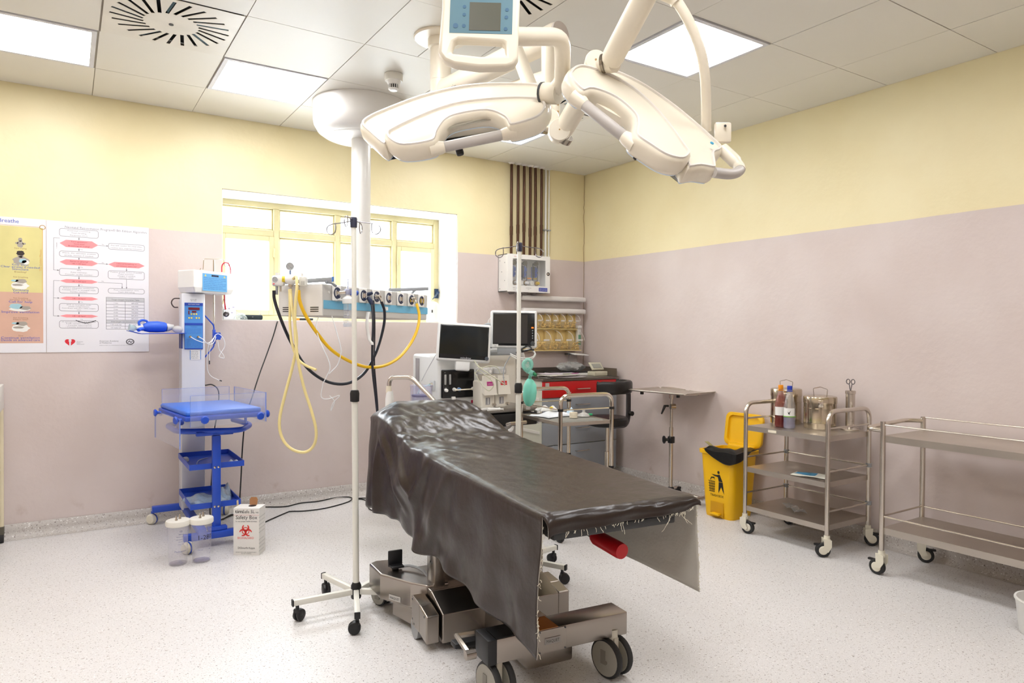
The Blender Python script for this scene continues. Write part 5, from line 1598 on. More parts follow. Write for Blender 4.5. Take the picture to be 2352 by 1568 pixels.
for x, m_ in ((-0.682, mat('tag_orange', (232, 150, 30), 0.5)), (-0.62, mat('tag_yellow', (232, 206, 50), 0.5)), (-0.745, DGREY)):
    MB().bb(x - 0.022, x + 0.022, -0.052, -0.05, wz0 + 0.07, wz0 + 0.082).build('colour_tag', m_, gb, world=True, smooth=0)
for (y_, z_) in ((-0.11, 1.93), (-0.06, 1.85), (-0.11, 1.77), (-0.03, 1.95), (-0.03, 1.70)):
    MB().cyl((GX0 - 0.002, y_, z_), (GX0 + 0.002, y_, z_), 0.005, n=8).build('side_screw', GREY, gb, world=True)
for x in (-0.90, -0.76, -0.66):
    MB().add([(x - 0.02, -0.12, GZ0), (x + 0.02, -0.12, GZ0), (x + 0.02, -0.06, GZ0), (x - 0.02, -0.06, GZ0), (x - 0.012, -0.11, GZ0 - 0.02), (x + 0.012, -0.11, GZ0 - 0.02), (x + 0.012, -0.07, GZ0 - 0.02), (x - 0.012, -0.07, GZ0 - 0.02)], [(0, 1, 5, 4), (1, 2, 6, 5), (2, 3, 7, 6), (3, 0, 4, 7), (4, 5, 6, 7)]).build('cable_gland', mat('gland_grey', (120, 114, 112), 0.5), gb, world=True, smooth=0)

# pipes from the ceiling into the box
COP = mat('aged_copper', (84, 56, 40), 0.4, 0.55, 0.15, 10, stretch=(1, 1, 0.2))
ordn = ['leftmost', 'second from the left', 'third from the left', 'fourth from the left', 'fifth from the left', 'sixth and last']
for i, x in enumerate((-0.87, -0.799, -0.733, -0.665, -0.607, -0.538)):
    p = thing('gas_pipe', 'brown copper gas pipe above the valve box, %s of the row' % ordn[i], 'pipe', (x, -0.035, 2.01), 0, 'copper gas pipes')
    MB().cyl((x, -0.035, 2.012), (x, -0.035, H - 0.004), 0.0125, n=14).build('pipe', COP, p, world=True)
    MB().cyl((x, -0.035, 2.19 + 0.02 * (i % 3)), (x, -0.035, 2.27 + 0.02 * (i % 3)), 0.0145, n=14).build('coupling', COP, p, world=True)
    MB().lathe([(0.0, 0.0), (0.021, 0.0), (0.018, 0.01), (0.014, 0.016)], 18, c=(x, -0.035, 2.006)).build('gland', GREY, p, world=True)
    MB().lathe([(0.015, -0.014), (0.03, -0.004), (0.032, 0.0)], 18, c=(x, -0.035, H)).build('ceiling_collar', WHITE, p, world=True)
for i, (x, r_, nm) in enumerate(((-0.478, 0.011, 'thicker white conduit beside the copper pipes'), (-0.441, 0.007, 'thin white conduit nearest the room corner'))):
    p = thing('conduit', nm, 'pipe', (x, -0.02, 2.0), 0)
    MB().cyl((x, -0.02, 2.008), (x, -0.02, H - 0.003), r_, n=12).build('pipe', OFFWHITE, p, world=True)
    MB().lathe([(r_, -0.012), (0.028, -0.003), (0.03, 0.0)], 16, c=(x, -0.02, H)).build('ceiling_collar', OFFWHITE, p, world=True)
    MB().rbox((x, -0.018, 2.27), (r_ * 2 + 0.02, 0.03, 0.012), 0.003).build('clip', GREY, p, world=True)

# ---------------------------------------------------------------- white rails and tilting storage bins
rp = thing('wall_rail_panel', 'grey wall panel with two long white plastic rails above the yellow bins', 'rail', (-0.42, -0.03, 1.49))
MB().bb(-0.80, -0.055, -0.02, -0.002, 1.475, 1.652).build('back_panel', mat('panel_grey', (196, 186, 180), 0.5), rp, world=True, smooth=0)
for z_ in (1.627, 1.512):
    MB().rbox((-0.405, -0.065, z_), (0.73, 0.05, 0.046), 0.014, 3).build('rail', mat('milky_plastic', (228, 224, 220), 0.35), rp, world=True)
    for x in (-0.7, -0.12):
        MB().bb(x - 0.02, x + 0.02, -0.045, -0.018, z_ - 0.012, z_ + 0.012).build('rail_bracket', GREY, rp, world=True, smooth=0)
BINY = mat('amber_plastic', (238, 214, 146), 0.4, 0, 0.05, 6)
BINC = clear('bin_clear', (232, 224, 204), 0.12, 0.06)
STUFFM = mat('ampoule_pile', (226, 192, 112), 0.5, 0, 0.3, 40)
def bin_rack(x0, x1, z0, z1, n, yd, label, fill):
    t_ = thing('tilt_bin_rack', label, 'storage bins', ((x0 + x1) / 2, -0.05, z0), 0, 'tilt bin racks')
    fr_ = MB()
    fr_.bb(x0, x1, -0.012, -0.002, z0, z1).bb(x0, x1, -yd, -0.012, z0 - 0.004, z0 + 0.003).bb(x0, x1, -yd * 0.5, -0.012, z1 - 0.003, z1 + 0.003)
    fr_.build('rack', BINY, t_, world=True, smooth=0)
    wdt = (x1 - x0) / n
    hh = z1 - z0
    sd_ = MB()
    for k in range(n + 1):
        x = x0 + wdt * k
        sd_.bb(x - 0.0015, x + 0.0015, -yd * 0.55, -0.012, z0, z1)
    sd_.split('divider', BINY, t_, world=True, smooth=0)
    for k in range(n):
        a, b = x0 + wdt * k + 0.006, x0 + wdt * (k + 1) - 0.006
        m_ = MB()
        # clear bin: bottom, front and two curved cheeks
        front = [(-yd - 0.012, z0 + 0.008), (-yd - 0.055, z0 + hh * 0.48)]
        m_.quad((a, front[0][0], front[0][1]), (b, front[0][0], front[0][1]), (b, front[1][0], front[1][1]), (a, front[1][0], front[1][1]))
        m_.quad((a, -0.014, z0 + 0.006), (b, -0.014, z0 + 0.006), (b, front[0][0], front[0][1]), (a, front[0][0], front[0][1]))
        for x in (a, b):
            pts = [(x, -0.014, z0 + 0.006), (x, front[0][0], front[0][1]), (x, front[1][0], front[1][1])]
            for q_ in range(7):
                a_ = q_ / 6 * PI / 2
                pts.append((x, -0.02 - (yd + 0.03) * math.cos(a_), z0 + hh * 0.50 + hh * 0.46 * math.sin(a_)))
            m_.poly(pts)
        bo_ = m_.build('bin', BINC, t_, world=True, smooth=0)
        MB().tube([(b, -0.02 - (yd + 0.03) * math.cos(q_ / 8 * PI / 2), z0 + hh * 0.50 + hh * 0.46 * math.sin(q_ / 8 * PI / 2)) for q_ in range(9)], 0.0022, 6).build('bin_rim', mat('milky_plastic'), bo_, world=True)
        MB().quad((a + wdt * 0.2, -yd - 0.058, z0 + hh * 0.47), (b - wdt * 0.2, -yd - 0.058, z0 + hh * 0.47), (b - wdt * 0.2, -yd - 0.062, z0 + hh * 0.55), (a + wdt * 0.2, -yd - 0.062, z0 + hh * 0.55)).build('bin_label', WHITE, bo_, world=True, smooth=0)
        c_ = MB()
        for q_ in range(fill):
            px, py, pz = rnd.uniform(a + 0.012, b - 0.012), -rnd.uniform(0.03, yd), z0 + 0.012 + rnd.uniform(0, hh * 0.34)
            an, tl = rnd.uniform(0, PI), rnd.uniform(-0.4, 0.4)
            d = V(math.cos(an) * math.cos(tl), math.sin(an) * math.cos(tl) * 0.5, math.sin(tl)) * rnd.uniform(0.010, 0.018)
            c_.cyl(V(px, py, pz) - d, V(px, py, pz) + d, 0.0055, n=6)
        tag(c_.build('ampoule_pile', STUFFM, bo_, world=True), kind='stuff')
bin_rack(-0.75, -0.135, 1.345, 1.494, 7, 0.075, 'upper rack of small tilting clear storage bins on yellow backing', 26)
bin_rack(-0.75, -0.10, 1.142, 1.335, 5, 0.095, 'lower rack of large tilting clear storage bins on yellow backing', 46)
# a tilted open bin and a small label board at the right end
t_ = thing('wall_shelf_bracket', 'small white tilted shelf on a clear bracket below the storage bins', 'shelf', (-0.13, -0.05, 1.0))
MB().bb(-0.19, -0.10, -0.03, -0.003, 0.955, 1.10).build('bracket', clear('milky_clear', (222, 216, 212), 0.45), t_, world=True, smooth=0)
MB().rbox((0, 0, 0), (0.17, 0.12, 0.012), 0.004, M=TR((-0.135, -0.09, 1.105), ry=R(4), rx=R(6))).build('tray', WHITE, t_, world=True)
MB().rbox((-0.225, -0.05, 1.105), (0.05, 0.05, 0.012), 0.003).build('dark_clip', DGREY, t_, world=True)
t_ = thing('wall_dispenser_bottle', 'slim white and green bottle holder at the right end of the bins', 'bottle', (-0.11, -0.05, 1.17))
MB().rbox((-0.105, -0.05, 1.262), (0.04, 0.045, 0.17), 0.008).build('body', OFFWHITE, t_, world=True)
MB().rbox((-0.105, -0.05, 1.365), (0.055, 0.055, 0.03), 0.008).build('cap', WHITE, t_, world=True)
MB().bb(-0.121, -0.089, -0.0745, -0.073, 1.19, 1.29).build('label', mat('label_green', (96, 150, 120), 0.5), t_, world=True, smooth=0)

# ---------------------------------------------------------------- on the window sill
ZS = WZ0 + 0.0065
t_ = thing('air_freshener', 'white rounded air freshener dispenser on the right end of the window sill', 'dispenser', (-1.58, 0.12, ZS))
q = MB()
q.lathe([(0.0, 0.0), (0.050, 0.0), (0.055, 0.006), (0.057, 0.05), (0.058, 0.11), (0.054, 0.15), (0.042, 0.172), (0.02, 0.18), (0.0, 0.181)], 28)
o = q.build('body', WHITE, t_)
MB().rbox((-0.027, -0.048, 0.095), (0.012, 0.01, 0.026), 0.004, rz=R(-28)).build('nozzle', BLACK, t_)
t_ = thing('spectacle_case', 'black zipped case lying on the window sill', 'case', (-3.10, 0.07, ZS))
MB().rbox((0, 0, 0.018), (0.15, 0.08, 0.036), 0.012, 3).build('case', mat('black_fabric', (30, 40, 46), 0.75, 0, 0.2, 30), t_)
MB().tube([(-0.077, 0, 0.02), (0.0, -0.042, 0.02), (0.077, 0, 0.02)], 0.0015, 5).build('zip', GREY, t_)
t_ = thing('tissue_box', 'white patterned carton standing on the left end of the window sill', 'box', (-3.255, 0.10, ZS))
MB().rbox((0, 0, 0.055), (0.085, 0.085, 0.11), 0.004).build('carton', mat('carton_white', (232, 232, 236), 0.6), t_)
q = MB()
for (x, z_) in ((-0.02, 0.03), (0.015, 0.05), (-0.005, 0.08), (0.025, 0.09), (-0.03, 0.095)):
    q.box((x, -0.0432, z_), (0.012, 0.0012, 0.006), 0)
q.split('printed_dash', mat('print_lilac', (176, 170, 200), 0.6), t_, smooth=0)
t_ = thing('sill_clip_frame', 'small clear plastic stand on the window sill behind the black case', 'stand', (-3.15, 0.2, ZS))
q = MB()
q.poly([(-0.10, 0, 0), (0.08, 0, 0), (-0.06, 0, 0.09)]).poly([(-0.10, 0.03, 0), (0.08, 0.03, 0), (-0.06, 0.03, 0.09)])
q.build('panel', clear('smoky_clear', (150, 150, 180), 0.25), t_, smooth=0)
MB().bb(0.145, 0.15, 0, 0.05, 0, 0.11).build('upright', clear('smoky_clear'), t_, smooth=0)
t_ = thing('clear_mask', 'round clear plastic mask lying on the window sill', 'mask', (-3.18, 0.05, ZS))
MB().lathe([(0.048, 0.0), (0.05, 0.004), (0.045, 0.02), (0.03, 0.036), (0.012, 0.044), (0.011, 0.05)], 24).build('cup', clear('mask_clear', (220, 236, 232), 0.3), t_)
t_ = thing('sill_tool', 'orange and black hand tool lying on the window sill behind the pendant', 'tool', (-2.73, 0.05, ZS))
MB().rbox((0.03, 0, 0.010), (0.11, 0.02, 0.018), 0.006).build('handle', BLACK, t_)
MB().rbox((-0.045, 0, 0.010), (0.05, 0.022, 0.02), 0.006).build('grip', mat('orange_plastic', (226, 140, 40), 0.5), t_)
t_ = thing('steel_sill_stud', 'small round steel knob on the window bottom rail', 'knob', (-2.02, WY - 0.03, 1.43))
MB().lathe([(0.0, 0.03), (0.014, 0.028), (0.02, 0.02), (0.02, 0.0)], 18, TR(rx=PI / 2)).build('knob', STEEL, t_)

# ================================================================ infant warmer and what stands around it
BLUE = mat('royal_blue_enamel', (36, 78, 190), 0.35, 0, 0.04, 4)
WCOL = mat('warmer_white', (214, 214, 218), 0.35, 0, 0.02, 3)
iw = thing('infant_warmer', 'white and blue infant warmer with acrylic sided bed and two blue trays', 'infant warmer', (-3.55, -0.5, 0))
MB().rbox((-3.545, -0.20, 0.835), (0.145, 0.14, 1.45), 0.008).build('column', WCOL, iw, world=True)
# control panel on the column front
cpn = MB().bb(-3.600, -3.487, -0.275, -0.2695, 1.185, 1.495).build('control_panel', mat('panel_light_blue', (74, 138, 206), 0.4), iw, world=True, smooth=0)
NAVY = mat('panel_navy', (26, 66, 168), 0.4)
MB().bb(-3.600, -3.487, -0.2765, -0.2752, 1.345, 1.36).bb(-3.600, -3.487, -0.2765, -0.2752, 1.475, 1.495).bb(-3.600, -3.487, -0.2765, -0.2752, 1.185, 1.192).bb(-3.600, -3.598, -0.2765, -0.2752, 1.185, 1.345).bb(-3.489, -3.487, -0.2765, -0.2752, 1.185, 1.345).split('panel_border', NAVY, cpn, world=True, smooth=0)
MB().bb(-3.577, -3.508, -0.2775, -0.2765, 1.448, 1.464).build('led_display', mat('led_dark_red', (110, 20, 34), 0.3), cpn, world=True, smooth=0)
MB().bb(-3.555, -3.528, -0.2775, -0.2765, 1.430, 1.441).build('led_display', MATS['led_dark_red'], cpn, world=True, smooth=0)
MB().bb(-3.577, -3.570, -0.2775, -0.2765, 1.418, 1.442).build('led_display', MATS['led_dark_red'], cpn, world=True, smooth=0)
for (x, z_) in ((-3.558, 1.420), (-3.542, 1.420), (-3.527, 1.420), (-3.572, 1.394), (-3.557, 1.394), (-3.527, 1.394), (-3.511, 1.394)):
    MB().lathe([(0.0, 0.002), (0.0055, 0.002), (0.0055, 0.0)], 12, TR((x, -0.2752, z_), rx=PI / 2)).build('key', mat('key_yellow', (226, 204, 84), 0.4), cpn, world=True)
q = MB()
q.text('INFANT RADIANT WARMER', (-3.5435, -0.2772, 1.482), EX, EZ, 0.009, 'C', 0.07)
tag(q.build('panel_title', WHITE, cpn, world=True, smooth=0), kind='stuff')
q = MB()
q.text('WARNING', (-3.5435, -0.2757, 1.332), EX, EZ, 0.008, 'C')
for k, s in enumerate(('Do not leave the infant unattended', 'Check the skin sensor is attached', 'Read the manual before operating', 'the warmer and its accessories')):
    q.text(s, (-3.592, -0.2757, 1.318 - 0.010 * k), EX, EZ, 0.007, 'L', 0.094)
for k, s in enumerate(('Skin sensor', 'Connect only approved probes', 'Use in a draught free room', 'Keep oxygen away from the heater', 'Clean with mild detergent only', 'Service every twelve months')):
    q.text(s, (-3.592, -0.2757, 1.248 - 0.0095 * k), EX, EZ, 0.0065, 'L', 0.095)
tag(q.build('panel_print', NAVY, cpn, world=True, smooth=0), kind='stuff')
for x in (-3.566, -3.517):
    MB().cyl((x, -0.275, 1.268), (x, -0.295, 1.268), 0.007, n=12).build('probe_socket', BRASS if False else mat('brass'), cpn, world=True)
st = MB().bb(-3.567, -3.499, -0.272, -0.27, 1.115, 1.178).build('serial_sticker', WHITE, iw, world=True, smooth=0)
q = MB()
for k, s in enumerate(('RADIANT WARMER', 'Model  IW-100', '230V 50Hz 600W', 'Serial No 1204', 'Made 2016')):
    q.text(s, (-3.561, -0.2725, 1.165 - 0.0105 * k), EX, EZ, 0.008, 'L', 0.045)
tag(q.build('sticker_print', INK, st, world=True, smooth=0), kind='stuff')
MB().bb(-3.567, -3.563, -0.2732, -0.2722, 1.115, 1.178).bb(-3.503, -3.499, -0.2732, -0.2722, 1.115, 1.178).build('sticker_edge', MATS['panel_light_blue'], st, world=True, smooth=0)
MB().text('IWS-01-002', (-3.545, -0.2705, 1.515), EX, EZ, 0.008, 'C').text('RBS 12345', (-3.545, -0.2705, 1.506), EX, EZ, 0.008, 'C').build('asset_print', INK, iw, world=True, smooth=0)
# heater head
K0, K1, K2 = V(-3.556, -0.36, 0), V(-3.262, -0.135, 0), V(-3.635, -0.215, 0)
KB = K1 + K2 - K0
z0_, z1_ = 1.562, 1.712
hd = MB()
ring = [K0, K1, KB, K2]
cen = sum(ring, V(0, 0, 0)) / 4
lo = [cen + (p - cen) * 0.90 for p in ring]
hd.add([(p.x, p.y, z0_) for p in lo] + [(p.x, p.y, z0_ + 0.035) for p in ring] + [(p.x, p.y, z1_) for p in ring],
       [(3, 2, 1, 0), (8, 9, 10, 11)] + [(i, (i + 1) % 4, 4 + (i + 1) % 4, 4 + i) for i in range(4)] + [(4 + i, 4 + (i + 1) % 4, 8 + (i + 1) % 4, 8 + i) for i in range(4)])
ho = bevel(hd.build('heater_head', WHITE, iw, world=True, smooth=0), 0.006, 2)
d = (K1 - K0).normalized()
nrm = V(d.y, -d.x, 0)
LW = (K1 - K0).length
def onf(u, z_, o=0.0015):
    p = K0 + d * u + nrm * o
    return (p.x, p.y, z_)
MB().quad(onf(0.075, 1.578), onf(0.30, 1.578), onf(0.30, 1.694), onf(0.075, 1.694)).build('caution_label', mat('label_sky', (96, 168, 220), 0.45), ho, world=True, smooth=0)
MB().quad(onf(0.155, 1.676, 0.002), onf(0.22, 1.676, 0.002), onf(0.22, 1.688, 0.002), onf(0.155, 1.688, 0.002)).build('caution_bar', INK, ho, world=True, smooth=0)
q = MB()
for k, s in enumerate(('Position the heater head over the infant', 'before switching on the heater. Never leave', 'the infant unattended under the warmer.', 'Do not place objects on the heater head', 'and keep the reflector free of dust.', 'Use the skin temperature sensor at all times', 'when operating in the servo mode.')):
    q.text(s, onf(0.085, 1.662 - 0.012 * k, 0.002), d, EZ, 0.0095, 'L', 0.205 - 0.03 * (k % 3 == 2))
q.text('CAUTION', onf(0.1875, 1.679, 0.0024), d, EZ, 0.009, 'C')
tag(q.build('caution_print', NAVY, ho, world=True, smooth=0), kind='stuff')
for u in (0.10, 0.275):
    MB().add([onf(u - 0.009, 1.675, 0.002), onf(u + 0.009, 1.675, 0.002), onf(u, 1.689, 0.002)], [(0, 1, 2)]).build('warning_triangle', MATS['key_yellow'], ho, world=True, smooth=0)
# infusion pole behind the column
MB().cyl((-3.40, -0.16, 1.24), (-3.40, -0.16, 1.80), 0.006, n=10).build('infusion_pole', STEEL, iw, world=True)
MB().tube(fillet([(-3.49, -0.2, 1.735), (-3.495, -0.2, 1.72), (-3.475, -0.2, 1.72), (-3.47, -0.2, 1.80), (-3.33, -0.14, 1.81), (-3.325, -0.14, 1.76), (-3.30, -0.14, 1.76), (-3.30, -0.14, 1.79)], 0.012, 4), 0.003, 6).build('infusion_hook', STEEL, iw, world=True)
MB().tube(fillet([(-3.47, -0.2, 1.42), (-3.40, -0.17, 1.345), (-3.40, -0.17, 1.20), (-3.47, -0.2, 1.12)], 0.02, 4), 0.005, 8).build('pole_bracket', BLUE, iw, world=True)
MB().rbox((-3.40, -0.168, 1.268), (0.018, 0.03, 0.10), 0.004).build('pole_clamp', BLUE, iw, world=True)
kn = MB()
kn.prism([(0.026 * (1 + 0.14 * math.cos(6 * R(a))) * math.cos(R(a)), 0.026 * (1 + 0.14 * math.cos(6 * R(a))) * math.sin(R(a))) for a in range(0, 360, 12)], 0, 0.03, TR((-3.382, -0.18, 1.272), rx=PI / 2))
kn.build('clamp_knob', BLUE, iw, world=True)
# hook on the left side of the column
MB().tube(smooth_path([(-3.62, -0.2, 1.525), (-3.655, -0.2, 1.522), (-3.67, -0.2, 1.495), (-3.655, -0.2, 1.467), (-3.63, -0.2, 1.465)], 5), 0.004, 8).build('side_hook', mat('dark_brown_steel', (60, 44, 40), 0.4), iw, world=True)
# instrument shelf on the left
sf = MB()
sf.add([(-3.93, -0.40, 1.305), (-3.86, -0.40, 1.285), (-3.60, -0.36, 1.290), (-3.60, -0.10, 1.290), (-3.86, -0.12, 1.285), (-3.93, -0.12, 1.305),
        (-3.93, -0.40, 1.309), (-3.86, -0.40, 1.289), (-3.60, -0.36, 1.294), (-3.60, -0.10, 1.294), (-3.86, -0.12, 1.289), (-3.93, -0.12, 1.309)],
       [(0, 5, 4, 1), (1, 4, 3, 2), (6, 7, 10, 11), (7, 8, 9, 10), (0, 1, 7, 6), (1, 2, 8, 7), (2, 3, 9, 8), (3, 4, 10, 9), (4, 5, 11, 10), (5, 0, 6, 11)])
sf.build('side_shelf', BLUE, iw, world=True, smooth=0)
MB().bb(-3.622, -3.615, -0.30, -0.18, 1.19, 1.29).build('shelf_bracket', mat('bracket_navy', (44, 60, 130), 0.45), iw, world=True, smooth=0)
# bed
BR_ = TR((-3.505, -0.655, 0.80), rz=R(7))
bd = MB().rbox((0, 0, 0), (0.45, 0.62, 0.03), 0.008, M=BR_).build('bed_tray', BLUE, iw, world=True)
MB().rbox((0, 0, 0.028), (0.435, 0.60, 0.03), 0.013, 3, M=BR_).build('mattress', mat('blue_mattress', (40, 104, 206), 0.45, 0, 0.05, 4, coat=0.2), iw, world=True)
ACR = clear('acrylic_panel', (214, 222, 248), 0.11, 0.02)
ACE = clear('acrylic_edge', (120, 150, 235), 0.55, 0.1)
def panel(x0, y0, x1, y1, z0, z1, th=0.006):
    dx, dy = x1 - x0, y1 - y0
    L_ = math.hypot(dx, dy)
    M_ = BR_ @ TR(((x0 + x1) / 2, (y0 + y1) / 2, (z0 + z1) / 2), rz=math.atan2(dy, dx))
    p = MB().box((0, 0, 0), (L_, th, z1 - z0), 0, M_).build('side_panel', ACR, iw, world=True, smooth=0)
    e = MB()
    e.box((0, 0, (z1 - z0) / 2 + 0.0006), (L_, th, 0.0012), 0, M_).box((L_ / 2 + 0.0006, 0, 0), (0.0012, th, z1 - z0), 0, M_).box((-L_ / 2 - 0.0006, 0, 0), (0.0012, th, z1 - z0), 0, M_)
    tag(e.build('polished_edge', ACE, p, world=True, smooth=0), kind='stuff')
    return p
panel(-0.20, -0.325, 0.235, -0.325, -0.045, 0.135)      # front
panel(0.240, -0.30, 0.240, 0.28, -0.045, 0.13)          # right
panel(-0.20, 0.325, 0.22, 0.325, -0.03, 0.13)           # back
panel(-0.250, -0.30, -0.250, 0.28, -0.17, 0.0)          # left, folded down
for (x, y, dx, dy) in ((-0.235, -0.27, -1, -0.2), (-0.235, 0.20, -1, 0), (-0.13, -0.325, 0, -1), (0.19, -0.325, 0, -1), (0.235, -0.26, 1, 0), (0.235, 0.24, 1, 0)):
    a = BR_ @ V(x, y, -0.005)
    d_ = (BR_.to_3x3() @ V(dx, dy, 0)).normalized()
    MB().tube([a, a + d_ * 0.03], 0.009, 10).tube([a + d_ * 0.022, a + d_ * 0.032, a + d_ * 0.040], [0.014, 0.024, 0.019], 10).build('panel_knob', BLUE, iw, world=True)
# round bumper bar under the bed
rg = fillet([(-3.62, -0.30, 0.70), (-3.72, -0.40, 0.70), (-3.70, -0.74, 0.70), (-3.36, -0.86, 0.70), (-3.25, -0.62, 0.70), (-3.30, -0.30, 0.70)], 0.08, 6)
MB().tube(rg, 0.017, 12).build('bumper_bar', BLUE, iw, world=True)
for p in ((-3.68, -0.6, 0.74), (-3.28, -0.6, 0.74)):
    MB().cyl((p[0], p[1], 0.705), (p[0], p[1], 0.79), 0.009, n=10).build('bumper_peg', BLUE, iw, world=True)
# front post with trays
MB().rbox((-3.492, -0.80, 0.36), (0.048, 0.035, 0.62), 0.004).build('post', BLUE, iw, world=True)
MB().rbox((-3.50, -0.79, 0.683), (0.21, 0.04, 0.022), 0.003).build('post_head', BLUE, iw, world=True)
def tray(x0, x1, y0, y1, z_, nm):
    t_ = 0.004
    m = MB()
    m.bb(x0, x1, y0, y1, z_, z_ + t_).bb(x0, x1, y0, y0 + t_, z_ + t_, z_ + 0.034).bb(x0, x1, y1 - t_, y1, z_ + t_, z_ + 0.034).bb(x0, x0 + t_, y0 + t_, y1 - t_, z_ + t_, z_ + 0.034).bb(x1 - t_, x1, y0 + t_, y1 - t_, z_ + t_, z_ + 0.034)
    o = m.build(nm, BLUE, iw, world=True, smooth=0)
    for x in (-3.503, -3.482):
        MB().lathe([(0.0, 0.005), (0.006, 0.004), (0.008, 0.0)], 12, TR((x, -0.8175, z_ + 0.014), rx=PI / 2)).build('bolt', CHROME, o, world=True)
    return o
tray(-3.64, -3.325, -0.78, -0.285, 0.465, 'tray')
tray(-3.635, -3.345, -0.78, -0.285, 0.225, 'tray')
# base frame and castors
bs = MB()
bs.rbox((-3.55, -0.12, 0.105), (0.46, 0.05, 0.04), 0.004).build('rear_beam', BLUE, iw, world=True)
MB().rbox((-3.58, -0.50, 0.105), (0.05, 0.72, 0.035), 0.004).build('base_beam', BLUE, iw, world=True)
MB().rbox((-3.46, -0.83, 0.075), (0.44, 0.05, 0.04), 0.004).build('front_beam', BLUE, iw, world=True)
MB().rbox((-3.49, -0.815, 0.108), (0.11, 0.05, 0.022), 0.003).build('post_foot', BLUE, iw, world=True)
CWH = mat('castor_white', (222, 216, 198), 0.4)
def ball_castor(parent, x, y, r, rz, top):
    M_ = TR((x, y, r), rz=rz)
    c = MB().cyl((0, 0, 0), (0, 0, top - r), 0.008, n=10, M=M_)
    o = c.build('castor', BLUE, parent, world=True)
    for s in (-1, 1):
        MB().lathe([(0.0, 0.026), (r * 0.72, 0.024), (r * 0.95, 0.014), (r, 0.004), (r * 0.9, 0.0), (0.0, 0.0)], 20, M_ @ Matrix.Rotation(s * PI / 2, 4, 'Y') @ Matrix.Translation((0, 0, 0.003))).build('wheel', CWH, o, world=True)
    MB().lathe([(r * 0.98, -0.0045), (r * 1.03, -0.003), (r * 1.03, 0.003), (r * 0.98, 0.0045)], 20, M_ @ Matrix.Rotation(PI / 2, 4, 'Y')).build('wheel_band', BLUE, o, world=True)
ball_castor(iw, -3.775, -0.09, 0.036, R(50), 0.09)
ball_castor(iw, -3.315, -0.085, 0.036, R(-20), 0.09)
ball_castor(iw, -3.665, -0.90, 0.036, R(30), 0.06)
ball_castor(iw, -3.26, -0.84, 0.036, R(20), 0.06)
# sensor leads
ld = thing('warmer_sensor_leads', 'thin white sensor leads looped from the warmer panel over the blue knob', 'cable', (-3.45, -0.3, 1.1))
WLE = mat('white_lead', (232, 232, 232), 0.4)
q = MB()
q.tube(smooth_path([(-3.566, -0.295, 1.268), (-3.53, -0.31, 1.245), (-3.47, -0.30, 1.226), (-3.43, -0.27, 1.24), (-3.40, -0.23, 1.28), (-3.375, -0.23, 1.285), (-3.345, -0.22, 1.25), (-3.34, -0.22, 1.20), (-3.365, -0.22, 1.155), (-3.375, -0.22, 1.13), (-3.345, -0.22, 1.12), (-3.35, -0.22, 1.145), (-3.375, -0.22, 1.18), (-3.385, -0.22, 1.24)], 6), 0.0024, 6)
q.tube(smooth_path([(-3.517, -0.295, 1.268), (-3.49, -0.31, 1.25), (-3.46, -0.30, 1.22), (-3.42, -0.26, 1.225), (-3.40, -0.23, 1.27), (-3.44, -0.23, 1.22), (-3.452, -0.23, 1.15), (-3.452, -0.23, 1.05), (-3.43, -0.23, 1.0), (-3.39, -0.23, 0.975), (-3.375, -0.23, 0.968)], 6), 0.0024, 6)
q.tube(smooth_path([(-3.405, -0.235, 1.275), (-3.43, -0.235, 1.21), (-3.44, -0.235, 1.15), (-3.44, -0.235, 1.10)], 5), 0.0022, 6)
q.split('lead', WLE, ld, world=True)
MB().tube([(-3.375, -0.23, 0.968), (-3.36, -0.23, 0.963)], 0.004, 8).build('sensor_tip', DGREY, ld, world=True)
MB().tube([(-3.44, -0.235, 1.105), (-3.44, -0.235, 1.08)], 0.004, 8).build('sensor_tip', DGREY, ld, world=True)
# red stethoscope hanging from the hook
sp = thing('red_stethoscope', 'red stethoscope hanging from the warmer pole hook', 'stethoscope', (-3.30, -0.14, 1.5))
STR = mat('stethoscope_red', (196, 48, 66), 0.4)
MB().tube(smooth_path([(-3.345, -0.145, 1.72), (-3.343, -0.145, 1.765), (-3.325, -0.145, 1.787), (-3.30, -0.145, 1.78), (-3.289, -0.145, 1.745), (-3.287, -0.145, 1.71)], 5), 0.0045, 8).build('tube_loop', STR, sp, world=True)
MB().tube(smooth_path([(-3.328, -0.145, 1.56), (-3.326, -0.145, 1.52), (-3.322, -0.145, 1.47), (-3.318, -0.145, 1.46)], 5), 0.0055, 8).build('tube', STR, sp, world=True)
MB().tube(smooth_path([(-3.33, -0.145, 1.54), (-3.342, -0.145, 1.50), (-3.338, -0.145, 1.465), (-3.32, -0.145, 1.455)], 5), 0.002, 6).build('spring', STEEL, sp, world=True)
MB().lathe([(0.0, 0.012), (0.015, 0.010), (0.02, 0.004), (0.02, 0.0), (0.0, 0.0)], 20, TR((-3.317, -0.15, 1.425), rx=R(70), rz=R(-20))).build('chest_piece', mat('dark_chrome', (90, 86, 88), 0.25, 0.9), sp, world=True)
